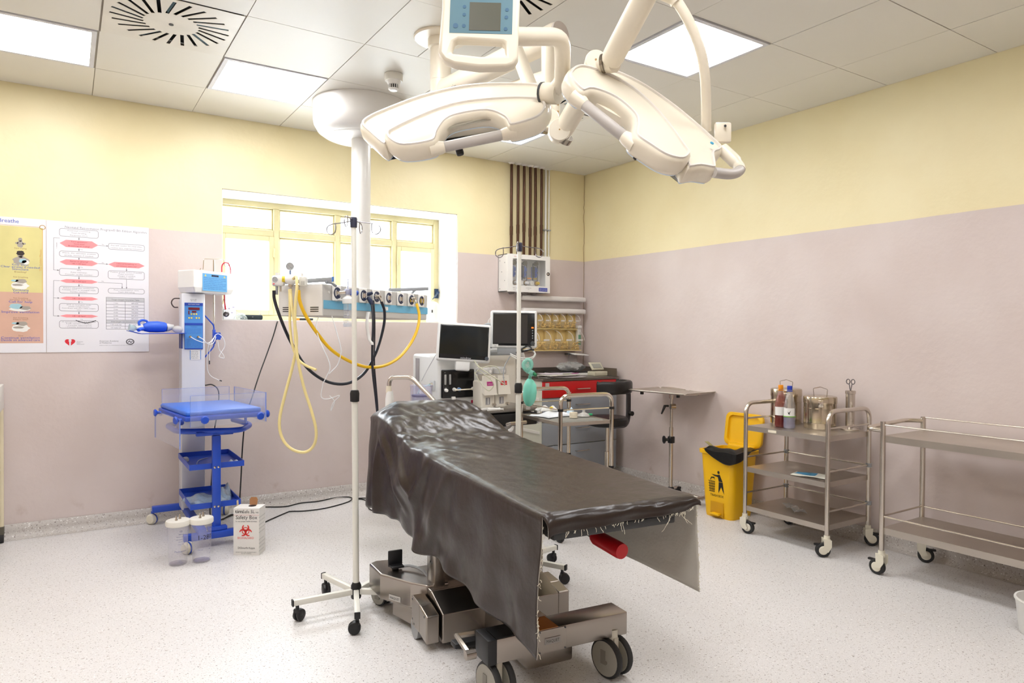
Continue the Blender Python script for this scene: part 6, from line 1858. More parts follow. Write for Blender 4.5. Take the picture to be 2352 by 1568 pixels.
# resuscitator on the shelf
rs = thing('blue_resuscitator_bag', 'blue hand resuscitator bag lying on the warmer side shelf', 'resuscitator', (-3.78, -0.26, 1.295))
RB = mat('blue_silicone', (38, 90, 206), 0.45)
MB().tube([(-3.845, -0.28, 1.327), (-3.84, -0.28, 1.327), (-3.81, -0.27, 1.332), (-3.76, -0.26, 1.333), (-3.72, -0.25, 1.331), (-3.705, -0.25, 1.329)], [0.018, 0.024, 0.035, 0.037, 0.033, 0.026], 16).build('bag', RB, rs, world=True)
MB().tube([(-3.708, -0.25, 1.329), (-3.69, -0.245, 1.331), (-3.672, -0.24, 1.333), (-3.66, -0.24, 1.335)], [0.028, 0.024, 0.017, 0.014], 14).build('inlet_valve', mat('grey_valve', (196, 196, 196), 0.4), rs, world=True)
MB().tube([(-3.845, -0.28, 1.325), (-3.865, -0.285, 1.325), (-3.885, -0.29, 1.322)], [0.020, 0.016, 0.014], 14).build('patient_valve', MATS['grey_valve'], rs, world=True)
MB().tube([(-3.885, -0.29, 1.322), (-3.90, -0.295, 1.322), (-3.925, -0.30, 1.325)], [0.012, 0.02, 0.025], 14).build('mask', clear('mask_smoke', (170, 200, 200), 0.5), rs, world=True)
MB().tube(smooth_path([(-3.865, -0.285, 1.34), (-3.868, -0.28, 1.362), (-3.85, -0.275, 1.374), (-3.825, -0.27, 1.37), (-3.815, -0.27, 1.355)], 5), 0.0075, 8).build('loop', RB, rs, world=True)
MB().tube([(-3.875, -0.33, 1.31), (-3.86, -0.31, 1.318), (-3.845, -0.30, 1.32)], 0.011, 10).build('elbow', RB, rs, world=True)
MB().sph((-3.64, -0.26, 1.318), 0.03, (1.1, 1, 0.8)).build('spare_mask', clear('mask_milky', (220, 218, 214), 0.55), rs, world=True)
# packets in the trays
PKT = clear('blue_wrap', (184, 206, 226), 0.7, 0.12)
def packet(nm, label, c, sx, sy, rz, h, m_, seed, extra=None):
    r_ = random.Random(seed)
    t_ = thing(nm, label, 'packet', c, rz)
    ph = [r_.uniform(0, 6) for _ in range(6)]
    o = MB()
    def fn(u, v):
        e = min(u, 1 - u, v, 1 - v)
        return ((u - 0.5) * sx * (1 + 0.1 * math.sin(5 * v + ph[0])), (v - 0.5) * sy * (1 + 0.12 * math.sin(4 * u + ph[1])), 0.002 + h * (min(1, e * 5) ** 0.6) * (0.55 + 0.45 * math.sin(9 * u + ph[2]) * math.cos(8 * v + ph[3])))
    o.grid(fn, 16, 12)
    ob = o.build('wrap', m_, t_, smooth=40)
    s = ob.modifiers.new('thickness', 'SOLIDIFY')
    s.thickness = 0.001
    return t_
packet('wrapped_dressing', 'crumpled pale blue plastic packet in the lower warmer tray', (-3.53, -0.60, 0.230), 0.19, 0.26, R(20), 0.05, PKT, 1)
packet('clear_packet', 'clear plastic packet leaning in the right of the lower warmer tray', (-3.405, -0.50, 0.230), 0.11, 0.34, R(-10), 0.07, PKT, 2)
packet('green_white_packet', 'small white and green packet in the upper warmer tray', (-3.37, -0.70, 0.470), 0.07, 0.07, R(10), 0.025, mat('white_wrap', (224, 230, 228), 0.5), 3)
t_ = thing('thin_catheter', 'thin clear catheter curled in the upper warmer tray', 'tube', (-3.55, -0.5, 0.471))
MB().tube(smooth_path([(-3.57, -0.74, 0.473), (-3.575, -0.62, 0.473), (-3.54, -0.48, 0.473), (-3.48, -0.42, 0.473)], 6), 0.003, 6).build('tube', mat('grey_lead', (170, 176, 190), 0.4), t_, world=True)
t_ = thing('plastic_piece', 'small white plastic piece in the upper warmer tray', 'plastic piece', (-3.615, -0.45, 0.469))
MB().rbox((0, 0, 0.012), (0.03, 0.07, 0.024), 0.008).build('cap', OFFWHITE, t_)

# ---------------------------------------------------------------- suction jars on the floor
JAR = clear('jar_clear', (214, 212, 228), 0.15, 0.03)
def jar(x, y, rz, label, print_fn):
    t_ = thing('suction_jar', label, 'jar', (x, y, 0), rz, 'suction jars')
    MB().lathe([(0.0, 0.002), (0.044, 0.001), (0.047, 0.004), (0.050, 0.06), (0.054, 0.2), (0.055, 0.222)], 36).build('jar', JAR, t_)
    MB().lathe([(0.0, 0.0065), (0.0435, 0.0085), (0.0435, 0.010), (0.0, 0.0105)], 30).build('residue', clear('residue', (176, 166, 184), 0.35), t_)
    MB().lathe([(0.0, 0.218), (0.060, 0.218), (0.0635, 0.222), (0.0635, 0.243), (0.061, 0.248), (0.0, 0.250)], 40).build('lid', mat('lid_white', (230, 226, 216), 0.45), t_)
    for dx in (-0.012, 0.014):
        MB().lathe([(0.0075, 0.0), (0.0075, 0.006), (0.005, 0.010), (0.005, 0.024), (0.003, 0.028), (0.0, 0.028)], 12, TR((dx, 0.012 if dx > 0 else -0.012, 0.249))).build('spout', STEEL, t_)
    print_fn(t_)
    return t_
def curved_text(mb, s, a0, z_, size, r=0.0553, width=None, ez=1.0):
    vs_, fs_ = text_geo(s, 2)
    w = max(p[0] for p in vs_)
    sx = size if width is None else width / w
    out = []
    for p in vs_:
        a = a0 + (p[0] * sx - w * sx / 2) / r
        zz = z_ + p[1] * size
        rr_ = 0.0502 + (zz - 0.06) / 0.162 * 0.0052 + 0.0006
        out.append((rr_ * math.cos(a), rr_ * math.sin(a), zz))
    mb.add(out, fs_)
def print_a(t_):
    q = MB()
    for k, (s, sz) in enumerate((('CE', 0.012), ('2000 ml', 0.008), ('Suction container', 0.007), ('autoclavable 121 C', 0.007), ('REF 2210', 0.007), ('LATEX FREE', 0.007))):
        curved_text(q, s, -PI / 2, 0.19 - 0.014 * k, sz)
    curved_text(q, 'Medicament', -PI / 2, 0.078, 0.014)
    for k in range(7):
        curved_text(q, '- %d' % (200 * k + 200), -PI / 2 + 0.9, 0.03 + 0.026 * k, 0.007)
    tag(q.build('printed_scale', mat('jar_print', (112, 112, 150), 0.6), t_, smooth=0), kind='stuff')
def print_b(t_):
    q = MB()
    for k in range(8):
        curved_text(q, '- %d' % (200 * k + 200), -PI / 2 + 0.55, 0.025 + 0.024 * k, 0.007)
    curved_text(q, '2000 ml', -PI / 2 - 0.5, 0.075, 0.009)
    tag(q.build('printed_scale', MATS['jar_print'], t_, smooth=0), kind='stuff')
    q = MB()
    curved_text(q, '1-280', -PI / 2 + 0.0, 0.135, 0.036, width=0.088)
    q.build('marker_writing', INK, t_, smooth=0)
jar(-3.737, -1.062, R(10), 'clear suction jar with printed text beside the safety box, further left one', print_a)
jar(-3.617, -1.075, R(12), 'clear suction jar marked 280 in pen next to the safety box', print_b)

# ---------------------------------------------------------------- sharps safety box
sb = thing('safety_box', 'white cardboard sharps safety box with red biohazard sign on the floor', 'box', (-3.353, -1.064, 0), R(-33))
CARD = mat('white_card', (224, 221, 216), 0.6, 0, 0.02, 6)
fw0, fd0, fh0 = 0.150, 0.10, 0.275
MB().box((0, 0, fh0 / 2), (fw0, fd0, fh0)).build('carton', CARD, sb, smooth=0)
yf = -fd0 / 2 - 0.0006
MB().lathe([(0.0, 0.0008), (0.022, 0.0008), (0.022, 0.0)], 24, TR((0.012, 0.012, fh0))).build('hole', BLACK, sb)
MB().add([(-0.012, 0.032, fh0 + 0.001), (0.032, 0.032, fh0 + 0.001), (0.034, 0.040, fh0 + 0.03), (0.026, 0.042, fh0 + 0.045), (-0.006, 0.042, fh0 + 0.045), (-0.015, 0.040, fh0 + 0.032)], [(0, 1, 2, 3, 4, 5)]).build('flap', mat('brown_card', (168, 118, 76), 0.7), sb, smooth=0)
MB().add([(-fw0 / 2 - 0.004, 0.045, fh0 - 0.03), (-fw0 / 2 - 0.006, 0.015, fh0 - 0.03), (-fw0 / 2 - 0.010, 0.02, fh0 + 0.028), (-fw0 / 2 - 0.008, 0.04, fh0 + 0.028)], [(0, 1, 2, 3)]).build('handle_tab', mat('tan_card', (214, 196, 158), 0.7), sb, smooth=0)
q = MB()
q.text('tim', (-0.066, yf, 0.247), EX, EZ, 0.030, 'L', 0.044).text('tim', (-0.0652, yf, 0.247), EX, EZ, 0.030, 'L', 0.044).text('Safe 5L', (-0.0215, yf, 0.247), EX, EZ, 0.027, 'L', 0.070).text('NE', (0.055, yf, 0.247), EX, EZ, 0.013)
q.text('Safety Box', (-0.062, yf, 0.212), EX, EZ, 0.032, 'L', 0.126)
q.text('for used syringes, needles and sharps', (-0.062, yf, 0.196), EX, EZ, 0.010, 'L', 0.124)
q.text('DSSmurfit Kappa', (-0.05, yf, 0.038), EX, EZ, 0.017, 'L', 0.10)
q.text('DESTROY WITH CARE / INCINERATE SAFELY', (-0.062, yf, 0.016), EX, EZ, 0.007, 'L', 0.122).text('DO NOT OVERFILL', (0, yf, 0.008), EX, EZ, 0.007, 'C')
tag(q.build('box_print', INK, sb, smooth=0), kind='stuff')
MB().box((0, yf, 0.236), (fw0, 0.0006, 0.0012)).build('pink_line', mat('pink_line', (220, 150, 150), 0.6), sb, smooth=0)
RED = mat('biohazard_red', (222, 50, 46), 0.55)
MB().text('BIOHAZARD', (-0.004, yf, 0.096), EX, EZ, 0.018, 'C', 0.096).build('red_print', RED, sb, smooth=0)
bz = MB()
cx0, cz0 = -0.004, 0.143
def ringarc(mb, cx, cz, r0, r1, a0, a1, y, n=16):
    for k in range(n):
        t0, t1 = a0 + (a1 - a0) * k / n, a0 + (a1 - a0) * (k + 1) / n
        w0 = math.sin(PI * (0.12 + 0.76 * k / n)) ** 0.7
        w1 = math.sin(PI * (0.12 + 0.76 * (k + 1) / n)) ** 0.7
        rm = (r0 + r1) / 2
        h0, h1 = (r1 - r0) / 2 * w0, (r1 - r0) / 2 * w1
        mb.add([(cx + (rm - h0) * math.cos(t0), y, cz + (rm - h0) * math.sin(t0)), (cx + (rm + h0) * math.cos(t0), y, cz + (rm + h0) * math.sin(t0)),
                (cx + (rm + h1) * math.cos(t1), y, cz + (rm + h1) * math.sin(t1)), (cx + (rm - h1) * math.cos(t1), y, cz + (rm - h1) * math.sin(t1))], [(0, 1, 2, 3)])
for k in range(3):
    a = R(90 + 120 * k)
    ringarc(bz, cx0 + 0.020 * math.cos(a), cz0 + 0.020 * math.sin(a), 0.0115, 0.0225, a + R(40), a + R(320), yf)
    ringarc(bz, cx0, cz0, 0.017, 0.0225, a - R(38), a + R(38), yf - 0.0001, 10)
tag(bz.build('biohazard_sign', RED, sb, smooth=0), kind='stuff')
q = MB()
xr0 = fw0 / 2 + 0.0006
for k in range(9):
    q.text('sharps only, close when full', (xr0, -0.055, 0.22 - 0.022 * k - 0.02 * (k > 4)), (0, 1, 0), EZ, 0.010, 'L', 0.10 - 0.012 * (k % 3))
tag(q.build('side_print', mat('side_print_grey', (130, 128, 126), 0.6), sb, smooth=0), kind='stuff')

# ---------------------------------------------------------------- cords
CORD = mat('black_cord', (18, 17, 17), 0.5)
c_ = thing('hanging_power_cord', 'thin black power cord hanging from the window sill down to the floor', 'cord', (-3.2, -0.2, 0))
MB().tube(smooth_path([(-2.921,0.020,1.382), (-2.936,-0.015,1.368), (-2.965,-0.030,1.277), (-3.031,-0.100,1.134), (-3.106,-0.200,0.992), (-3.178,-0.300,0.839), (-3.225,-0.360,0.742), (-3.250,-0.400,0.629), (-3.265,-0.420,0.485), (-3.271,-0.420,0.338), (-3.275,-0.400,0.187), (-3.239,-0.176,0.020), (-3.285,-0.141,0.006), (-3.353,-0.233,0.006)], 6), 0.0045, 8).build('cord', CORD, c_, world=True)
c_ = thing('upper_floor_cord', 'black floor cord running nearer the wall behind the infusion stand', 'cord', (-2.9, -0.3, 0))
MB().tube(smooth_path([(-3.391,-0.257,0.005), (-3.253,-0.128,0.005), (-3.124,-0.007,0.005), (-3.031,-0.034,0.005), (-2.896,-0.102,0.005), (-2.770,-0.055,0.005), (-2.642,-0.070,0.005), (-2.492,-0.031,0.005), (-2.395,-0.056,0.005), (-2.380,-0.132,0.005), (-2.333,-0.178,0.005), (-2.319,-0.251,0.005), (-2.347,-0.361,0.005), (-2.388,-0.486,0.005), (-2.380,-0.550,0.005), (-2.334,-0.520,0.005)], 6), 0.0045, 8).build('cord', CORD, c_, world=True)
c_ = thing('lower_floor_cord', 'black floor cord starting from behind the safety box', 'cord', (-3.0, -0.6, 0))
MB().tube(smooth_path([(-3.144,-0.485,0.005), (-3.103,-0.434,0.005), (-3.035,-0.371,0.005), (-2.925,-0.273,0.005), (-2.897,-0.262,0.005), (-2.808,-0.302,0.005), (-2.682,-0.307,0.005), (-2.554,-0.265,0.005), (-2.448,-0.205,0.005), (-2.384,-0.171,0.014), (-2.265,-0.186,0.005), (-2.153,-0.352,0.005)], 6), 0.0045, 8).build('cord', CORD, c_, world=True)
c_ = thing('warmer_power_cord', 'black power cord looped behind the infant warmer trays', 'cord', (-3.45, -0.25, 0))
MB().tube(smooth_path([(-3.45, -0.13, 0.93), (-3.40, -0.11, 0.93), (-3.36, -0.11, 0.88), (-3.37, -0.13, 0.75), (-3.40, -0.17, 0.60), (-3.41, -0.2, 0.45), (-3.42, -0.2, 0.3), (-3.43, -0.2, 0.12), (-3.42, -0.18, 0.01), (-3.36, -0.14, 0.006)], 6), 0.004, 8).build('cord', CORD, c_, world=True)

# ---------------------------------------------------------------- cream trolley at the left picture edge
lc = thing('cream_trolley', 'cream metal trolley barely visible at the left picture edge', 'trolley', (-4.85, -0.30, 0))
CT = mat('cream_enamel', (226, 214, 182), 0.4)
for (x, y) in ((-4.60, -0.07), (-4.60, -0.52), (-5.2, -0.07), (-5.2, -0.52)):
    MB().cyl((x, y, 0.10), (x, y, 0.84), 0.014, n=12).build('leg', CT, lc, world=True)
    c0 = MB().rbox((x, y, 0.075), (0.03, 0.05, 0.05), 0.006).build('castor', mat('castor_dark', (90, 86, 74), 0.5), lc, world=True)
    MB().cyl((x - 0.012, y, 0.032), (x + 0.012, y, 0.032), 0.032, n=20).build('wheel', RUBBER, c0, world=True)
MB().rbox((-4.90, -0.295, 0.90), (0.63, 0.48, 0.15), 0.004).build('drawer_box', OFFWHITE, lc, world=True)
MB().rbox((-4.90, -0.295, 0.45), (0.60, 0.45, 0.02), 0.004).build('shelf', CT, lc, world=True)
MB().rbox((-4.92, -0.25, 1.0), (0.60, 0.30, 0.05), 0.01).build('top_tray', WHITE, lc, world=True)

# ================================================================ infusion stands
IVW = mat('iv_white_enamel', (226, 224, 214), 0.35, 0, 0.02, 3)
HOOKM = mat('hook_steel', (150, 146, 150), 0.25, 1.0)
def iv_stand(x, y, top, label, angs, zc, tilt=(0, 0)):
    t_ = thing('infusion_stand', label, 'infusion stand', (x, y, 0), 0, 'infusion stands')
    MB().cyl((0, 0, 0.09), (tilt[0] * 0.55, tilt[1] * 0.55, zc), 0.0145, n=16).build('lower_pole', IVW, t_)
    MB().cyl((tilt[0] * 0.55, tilt[1] * 0.55, zc), (tilt[0], tilt[1], top - 0.02), 0.0115, n=16).build('upper_pole', IVW, t_)
    MB().lathe([(0.0145, -0.028), (0.021, -0.026), (0.022, 0.012), (0.018, 0.026), (0.0125, 0.028)], 18, c=(tilt[0] * 0.55, tilt[1] * 0.55, zc)).build('clamp_collar', BLACK, t_)
    MB().lathe([(0.012, -0.04), (0.016, -0.038), (0.017, 0.0), (0.015, 0.008), (0.0, 0.009)], 18, c=(tilt[0], tilt[1], top)).build('hook_holder', mat('holder_navy', (34, 38, 62), 0.4), t_)
    for k in range(4):
        a = R(20 + 90 * k + 32)
        d = V(math.cos(a), math.sin(a), 0)
        c = V(tilt[0], tilt[1], top - 0.006)
        lo = -0.016 if k % 2 else 0.004
        pts = [c, c + d * 0.05 + V(0, 0, lo * 0.6), c + d * 0.10 + V(0, 0, lo), c + d * 0.125 + V(0, 0, lo - 0.012), c + d * 0.128 + V(0, 0, lo - 0.034), c + d * 0.112 + V(0, 0, lo - 0.048), c + d * 0.092 + V(0, 0, lo - 0.042), c + d * 0.086 + V(0, 0, lo - 0.02), c + d * 0.088 + V(0, 0, lo + 0.006)]
        MB().tube(smooth_path(pts, 4), 0.0026, 6).build('hook', HOOKM, t_)
    MB().lathe([(0.0, 0.055), (0.022, 0.055), (0.024, 0.06), (0.024, 0.115), (0.017, 0.13), (0.0145, 0.13)], 18).build('hub', BLACK, t_)
    for a in angs:
        d = V(math.cos(R(a)), math.sin(R(a)), 0)
        M_ = TR((0, 0, 0.088), rz=R(a))
        l = MB().rbox((0.155, 0, 0), (0.27, 0.024, 0.026), 0.003, M=M_).build('leg', IVW, t_)
        MB().rbox((0.293, 0, 0), (0.008, 0.026, 0.03), 0.003, M=M_).build('end_cap', BLACK, l)
        cst = MB().cyl((0.272, 0, -0.013), (0.272, 0, -0.035), 0.008, n=10, M=M_)
        wr = R(a * 1.7)
        W = TR((d.x * 0.272, d.y * 0.272, 0.028), rz=wr)
        for s in (-1, 1):
            cst.lathe([(0.0, 0.016), (0.020, 0.016), (0.026, 0.012), (0.0275, 0.004), (0.024, 0.0), (0.0, 0.0)], 18, W @ Matrix.Translation((0, 0.012, 0)) @ Matrix.Rotation(s * PI / 2, 4, 'Y') @ Matrix.Translation((0, 0, 0.003)))
        cst.rbox((0, 0.006, 0.012), (0.04, 0.03, 0.035), 0.008, M=W)
        tag(cst.build('castor', BLACK, l), kind=None)
    return t_
iv_stand(-3.114, -2.20, 1.835, 'white infusion stand standing in front of the window and pendant', [103, 178, 251, 323, 34], 1.008, (-0.014, 0.009))
iv_stand(-2.205, -2.20, 1.785, 'white infusion stand with the green breathing bag, behind the operating table', [8, 80, 152, 224, -64], 1.01)
# green breathing bag hanging on the far stand
gb_ = thing('green_breathing_bag', 'turquoise breathing bag with a clear mask hanging on the infusion stand', 'breathing bag', (-2.092,-2.143,0.979))
GRN = mat('turquoise_silicone', (124, 212, 190), 0.45)
GRC = clear('turquoise_clear', (132, 214, 196), 0.55, 0.1)
bx0, by0 = 1217, 0
MB().tube([(-2.098,-2.140,0.901), (-2.096,-2.141,0.916), (-2.094,-2.142,0.942), (-2.092,-2.143,0.979), (-2.091,-2.143,1.015), (-2.093,-2.141,1.039), (-2.097,-2.138,1.054)], [0.012, 0.026, 0.036, 0.039, 0.036, 0.024, 0.010], 20).build('bag', GRN, gb_, world=True)
MB().tube([(-2.093,-2.141,1.047), (-2.095,-2.151,1.071)], [0.010, 0.009], 12).build('neck', GRC, gb_, world=True)
MB().tube([(-2.099,-2.149,1.076), (-2.091,-2.154,1.086), (-2.084,-2.170,1.082)], [0.018, 0.02, 0.014], 14).build('valve', GRC, gb_, world=True)
MB().tube([(-2.082,-2.171,1.082), (-2.080,-2.185,1.073)], 0.0095, 12).build('green_cap', mat('green_cap', (20, 120, 70), 0.4), gb_, world=True)
MB().tube(smooth_path([(-2.111,-2.140,1.100), (-2.125,-2.131,1.120), (-2.123,-2.132,1.141), (-2.107,-2.142,1.158), (-2.093,-2.152,1.149), (-2.091,-2.153,1.120)], 4, True), 0.012, 10, closed=True).build('mask_cushion', GRC, gb_, world=True)
MB().tube([(-2.113,-2.139,1.139), (-2.107,-2.143,1.105), (-2.099,-2.149,1.086)], [0.016, 0.022, 0.014], 14).build('mask_dome', clear('turquoise_thin', (170, 228, 214), 0.35), gb_, world=True)
MB().tube([(-2.100,-2.139,0.899), (-2.100,-2.139,0.882)], [0.014, 0.012], 14).build('tail_valve', clear('milky_clear'), gb_, world=True)

# ================================================================ anaesthesia machine
AW = mat('machine_white', (222, 222, 220), 0.4, 0, 0.015, 3)
ACR_ = mat('machine_cream', (224, 218, 206), 0.42, 0, 0.02, 3)
am = thing('anaesthesia_machine', 'white anaesthesia machine with black flow panel and two vaporizers', 'anaesthesia machine', (-1.80, -0.95, 0))
YA = -1.10
# lower cabinet, work surface and drawer
MB().rbox((-1.80, -0.86, 0.36), (0.66, 0.50, 0.60), 0.012).build('lower_cabinet', AW, am, world=True)
MB().rbox((-1.79, -1.01, 0.765), (0.74, 0.50, 0.03), 0.01).build('work_surface', mat('work_surface_steel', (150, 146, 140), 0.35, 0.7), am, world=True)
dwr = MB().rbox((-1.70, -1.18, 0.700), (0.52, 0.20, 0.085), 0.006).build('drawer', BLACK, am, world=True)
MB().tube([(-1.824,-1.487,0.703), (-1.823,-1.523,0.713), (-1.692,-1.512,0.714)], 0.012, 10).build('drawer_handle', STEEL, dwr, world=True)
MB().rbox((-1.42, -1.25, 0.705), (0.012, 0.06, 0.09), 0.003).build('drawer_corner', WHITE, am, world=True)
for (x, y) in ((-2.08, -1.08), (-1.52, -1.08), (-2.08, -0.66), (-1.52, -0.66)):
    c0 = MB().cyl((x, y, 0.05), (x, y, 0.07), 0.02, n=12).build('castor', DGREY, am, world=True)
    MB().cyl((x - 0.016, y, 0.035), (x + 0.016, y, 0.035), 0.035, n=20).build('wheel', RUBBER, c0, world=True)
# left tower: side profile with a rail and rounded hood
tw = MB().rbox((-1.975, -0.89, 0.96), (0.32, 0.42, 0.38), 0.02, 3).build('tower', AW, am, world=True)
MB().bb(-2.138, -2.134, -0.80, -0.74, 0.82, 1.12).build('side_rail', mat('rail_alu', (176, 176, 180), 0.35, 0.7), tw, world=True, smooth=0)
hd = MB()
hd.add([(-2.11, -1.10, 1.07), (-1.80, -1.10, 1.07), (-1.80, -0.70, 1.07), (-2.11, -0.70, 1.07), (-2.12, -1.04, 1.14), (-1.83, -1.04, 1.14), (-1.83, -0.72, 1.14), (-2.12, -0.72, 1.14)],
       [(0, 3, 2, 1), (4, 5, 6, 7), (0, 1, 5, 4), (1, 2, 6, 5), (2, 3, 7, 6), (3, 0, 4, 7)])
bevel(hd.build('hood', AW, am, world=True, smooth=0), 0.02, 3)
# black flow panel
xa, xb = (-2.116,-1.105,0.960)[0], (-1.861,-1.105,0.951)[0]
fp = MB().rbox(((xa + xb) / 2, -1.108, 0.955), (xb - xa, 0.016, 0.195), 0.008, 3).build('flow_panel', mat('panel_black_gloss', (16, 16, 18), 0.25), am, world=True)
MB().bb(xa + 0.006, xa + 0.052, -1.1175, -1.1165, 0.87, 1.04).build('panel_inset', mat('panel_black_matt', (26, 26, 28), 0.5), fp, world=True, smooth=0)
MB().bb(xa + 0.075, xb - 0.008, -1.1175, -1.1165, 0.945, 1.035).build('flow_screen', mat('screen_off', (12, 12, 14), 0.12), fp, world=True, smooth=0)
for x in (xa + 0.026, xa + 0.062):
    MB().rbox((x, -1.118, 0.985), (0.015, 0.006, 0.07), 0.003).build('flow_tube', mat('tube_grey', (170, 170, 168), 0.3), fp, world=True)
for i, x in enumerate((xa + 0.030, xa + 0.094, xa + 0.130, xb - 0.014)):
    K = TR((x, -1.116, 0.915 if i else 0.912), rx=PI / 2)
    MB().lathe([(0.0, 0.022), (0.009, 0.022), (0.011, 0.018), (0.012, 0.0)], 18, K).build('flow_knob', WHITE if i != 2 else mat('knob_blue_grey', (96, 140, 196), 0.4), fp, world=True)
    MB().tube([(x - 0.011 + 0.011 * math.cos(R(a)) * 0 + 0.013 * math.cos(R(a)) + 0.011, -1.117, 0.915 + 0.013 * math.sin(R(a))) for a in range(60, 181, 20)], 0.0012, 5).build('knob_mark', WHITE, fp, world=True)
MB().tube([(xa + 0.085, -1.142, 0.913), (xb + 0.01, -1.142, 0.916)], 0.0045, 8).build('knob_guard', CREAM, fp, world=True)
MB().text('Air', (xa + 0.018, -1.1182, 1.03), EX, EZ, 0.008).build('panel_print', WHITE, fp, world=True, smooth=0)
MB().rbox((xa + 0.085, -1.125, 0.850), (0.026, 0.02, 0.035), 0.004).build('gas_port', WHITE, am, world=True)
MB().bb(xb - 0.02, xb - 0.002, -1.107, -1.104, 0.815, 0.835).build('red_label', mat('crimson_label', (186, 30, 70), 0.5), am, world=True, smooth=0)
# oxygen port on the left side
MB().rbox((-2.137, -1.02, 0.94), (0.012, 0.07, 0.07), 0.008).build('port_recess', mat('recess_grey', (196, 198, 200), 0.4), am, world=True)
MB().lathe([(0.0, 0.018), (0.012, 0.016), (0.017, 0.0)], 18, TR((-2.143, -1.02, 0.945), ry=-PI / 2)).build('port', STEEL, am, world=True)
MB().tube([(-2.155, -1.02, 0.945), (-2.185, -1.03, 0.944)], [0.008, 0.006], 10).build('green_connector', mat('turquoise_plug', (110, 200, 190), 0.4), am, world=True)
MB().tube(smooth_path([(-2.185, -1.03, 0.944), (-2.24, -1.06, 0.93), (-2.27, -1.07, 0.90), (-2.28, -1.05, 0.84), (-2.26, -1.0, 0.78)], 5), 0.005, 8).build('breathing_line', mat('aqua_tube', (190, 224, 226), 0.3), am, world=True)
# carbon dioxide absorber canister
cn = thing('absorber_canister', 'clear violet absorber canister on the left of the anaesthesia machine', 'canister', (-2.298,-1.179,0.900))
cc = V((-2.298,-1.179,0.900))
MB().lathe([(0.0, 0.0), (0.066, 0.0), (0.07, 0.006), (0.072, 0.10), (0.075, 0.105), (0.075, 0.115), (0.0, 0.118)], 30, c=(cc.x, cc.y, cc.z - 0.055)).build('jar', clear('violet_clear', (196, 194, 236), 0.30, 0.04), cn, world=True)
MB().lathe([(0.0, 0.0), (0.062, 0.0), (0.064, 0.012), (0.0, 0.014)], 30, c=(cc.x, cc.y, cc.z - 0.015)).build('grid_plate', mat('dark_violet', (70, 64, 110), 0.4), cn, world=True)
MB().lathe([(0.0, 0.0), (0.06, 0.0), (0.06, 0.04), (0.0, 0.04)], 30, c=(cc.x, cc.y, cc.z - 0.05)).build('granules', mat('granules', (198, 196, 206), 0.7, 0, 0.15, 80, bump=0.5, bscale=120), cn, world=True)
cl = MB().cyl((cc.x, cc.y, 0.02), (cc.x, cc.y, cc.z - 0.055), 0.02, n=14).build('support_post', GREY, cn, world=True)
MB().lathe([(0.0, 0.0), (0.09, 0.0), (0.09, 0.02), (0.0, 0.025)], 24, c=(cc.x, cc.y, 0)).build('support_foot', DGREY, cn, world=True)
# vaporizers
def vaporizer(px, lab, m_, label):
    p = V(px)
    t_ = thing('vaporizer', label, 'vaporizer', (p.x, p.y, 0.80), 0, 'vaporizers')
    q = MB().rbox((0, 0, 0.085), (0.105, 0.13, 0.19), 0.014, 3).build('body', ACR_, t_)
    MB().add([(-0.05, -0.066, 0.10), (0.05, -0.066, 0.10), (0.05, -0.062, 0.215), (-0.05, -0.062, 0.215), (-0.05, -0.098, 0.085), (0.05, -0.098, 0.085), (0.044, -0.08, 0.215), (-0.044, -0.08, 0.215)],
             [(4, 5, 6, 7), (0, 4, 7, 3), (1, 2, 6, 5), (2, 3, 7, 6), (0, 1, 5, 4)]).build('front_cover', ACR_, t_, smooth=0)
    MB().lathe([(0.052, 0.0), (0.056, 0.004), (0.056, 0.036), (0.050, 0.044), (0.03, 0.048), (0.0, 0.049)], 30, c=(0, -0.01, 0.222)).build('dial', mat('dial_grey', (196, 194, 190), 0.4), t_)
    MB().lathe([(0.0, 0.003), (0.01, 0.003), (0.01, 0.0)], 14, TR((0.012, -0.066, 0.243), rx=PI / 2)).build('lock_button', WHITE, t_)
    MB().add([(-0.026, -0.0895, 0.148), (0.026, -0.0895, 0.148), (0.026, -0.0855, 0.176), (-0.026, -0.0855, 0.176)], [(0, 1, 2, 3)]).build('agent_label', m_, t_, smooth=0)
    q = MB().text(lab, (0, -0.0895, 0.157), EX, (0, 0.14, 0.99), 0.011, 'C', 0.04)
    q.build('agent_print', WHITE, t_, smooth=0)
    MB().text('V60', (0.0, -0.084, 0.196), EX, (0, 0.14, 0.99), 0.011, 'C').build('model_print', PLN, t_, smooth=0)
    MB().bb(-0.022, 0.012, -0.0675, -0.0655, 0.018, 0.066).build('sight_glass', mat('sight_grey', (150, 148, 150), 0.2), t_, smooth=0)
    MB().bb(-0.006, -0.001, -0.069, -0.067, 0.022, 0.062).build('sight_scale', WHITE, t_, smooth=0)
    MB().lathe([(0.0, 0.03), (0.008, 0.03), (0.011, 0.02), (0.011, 0.0)], 14, TR((0.038, -0.065, 0.018), rx=PI / 2)).build('drain_screw', STEEL, t_)
    return t_
vaporizer((-1.852,-1.227,0.959), 'Isoflurane', mat('agent_magenta', (180, 44, 130), 0.45), 'vaporizer with a magenta label, next to the black flow panel')
vaporizer((-1.732,-1.209,0.954), 'Halothane', mat('agent_red', (206, 36, 46), 0.45), 'vaporizer with a red label, right one of the pair')
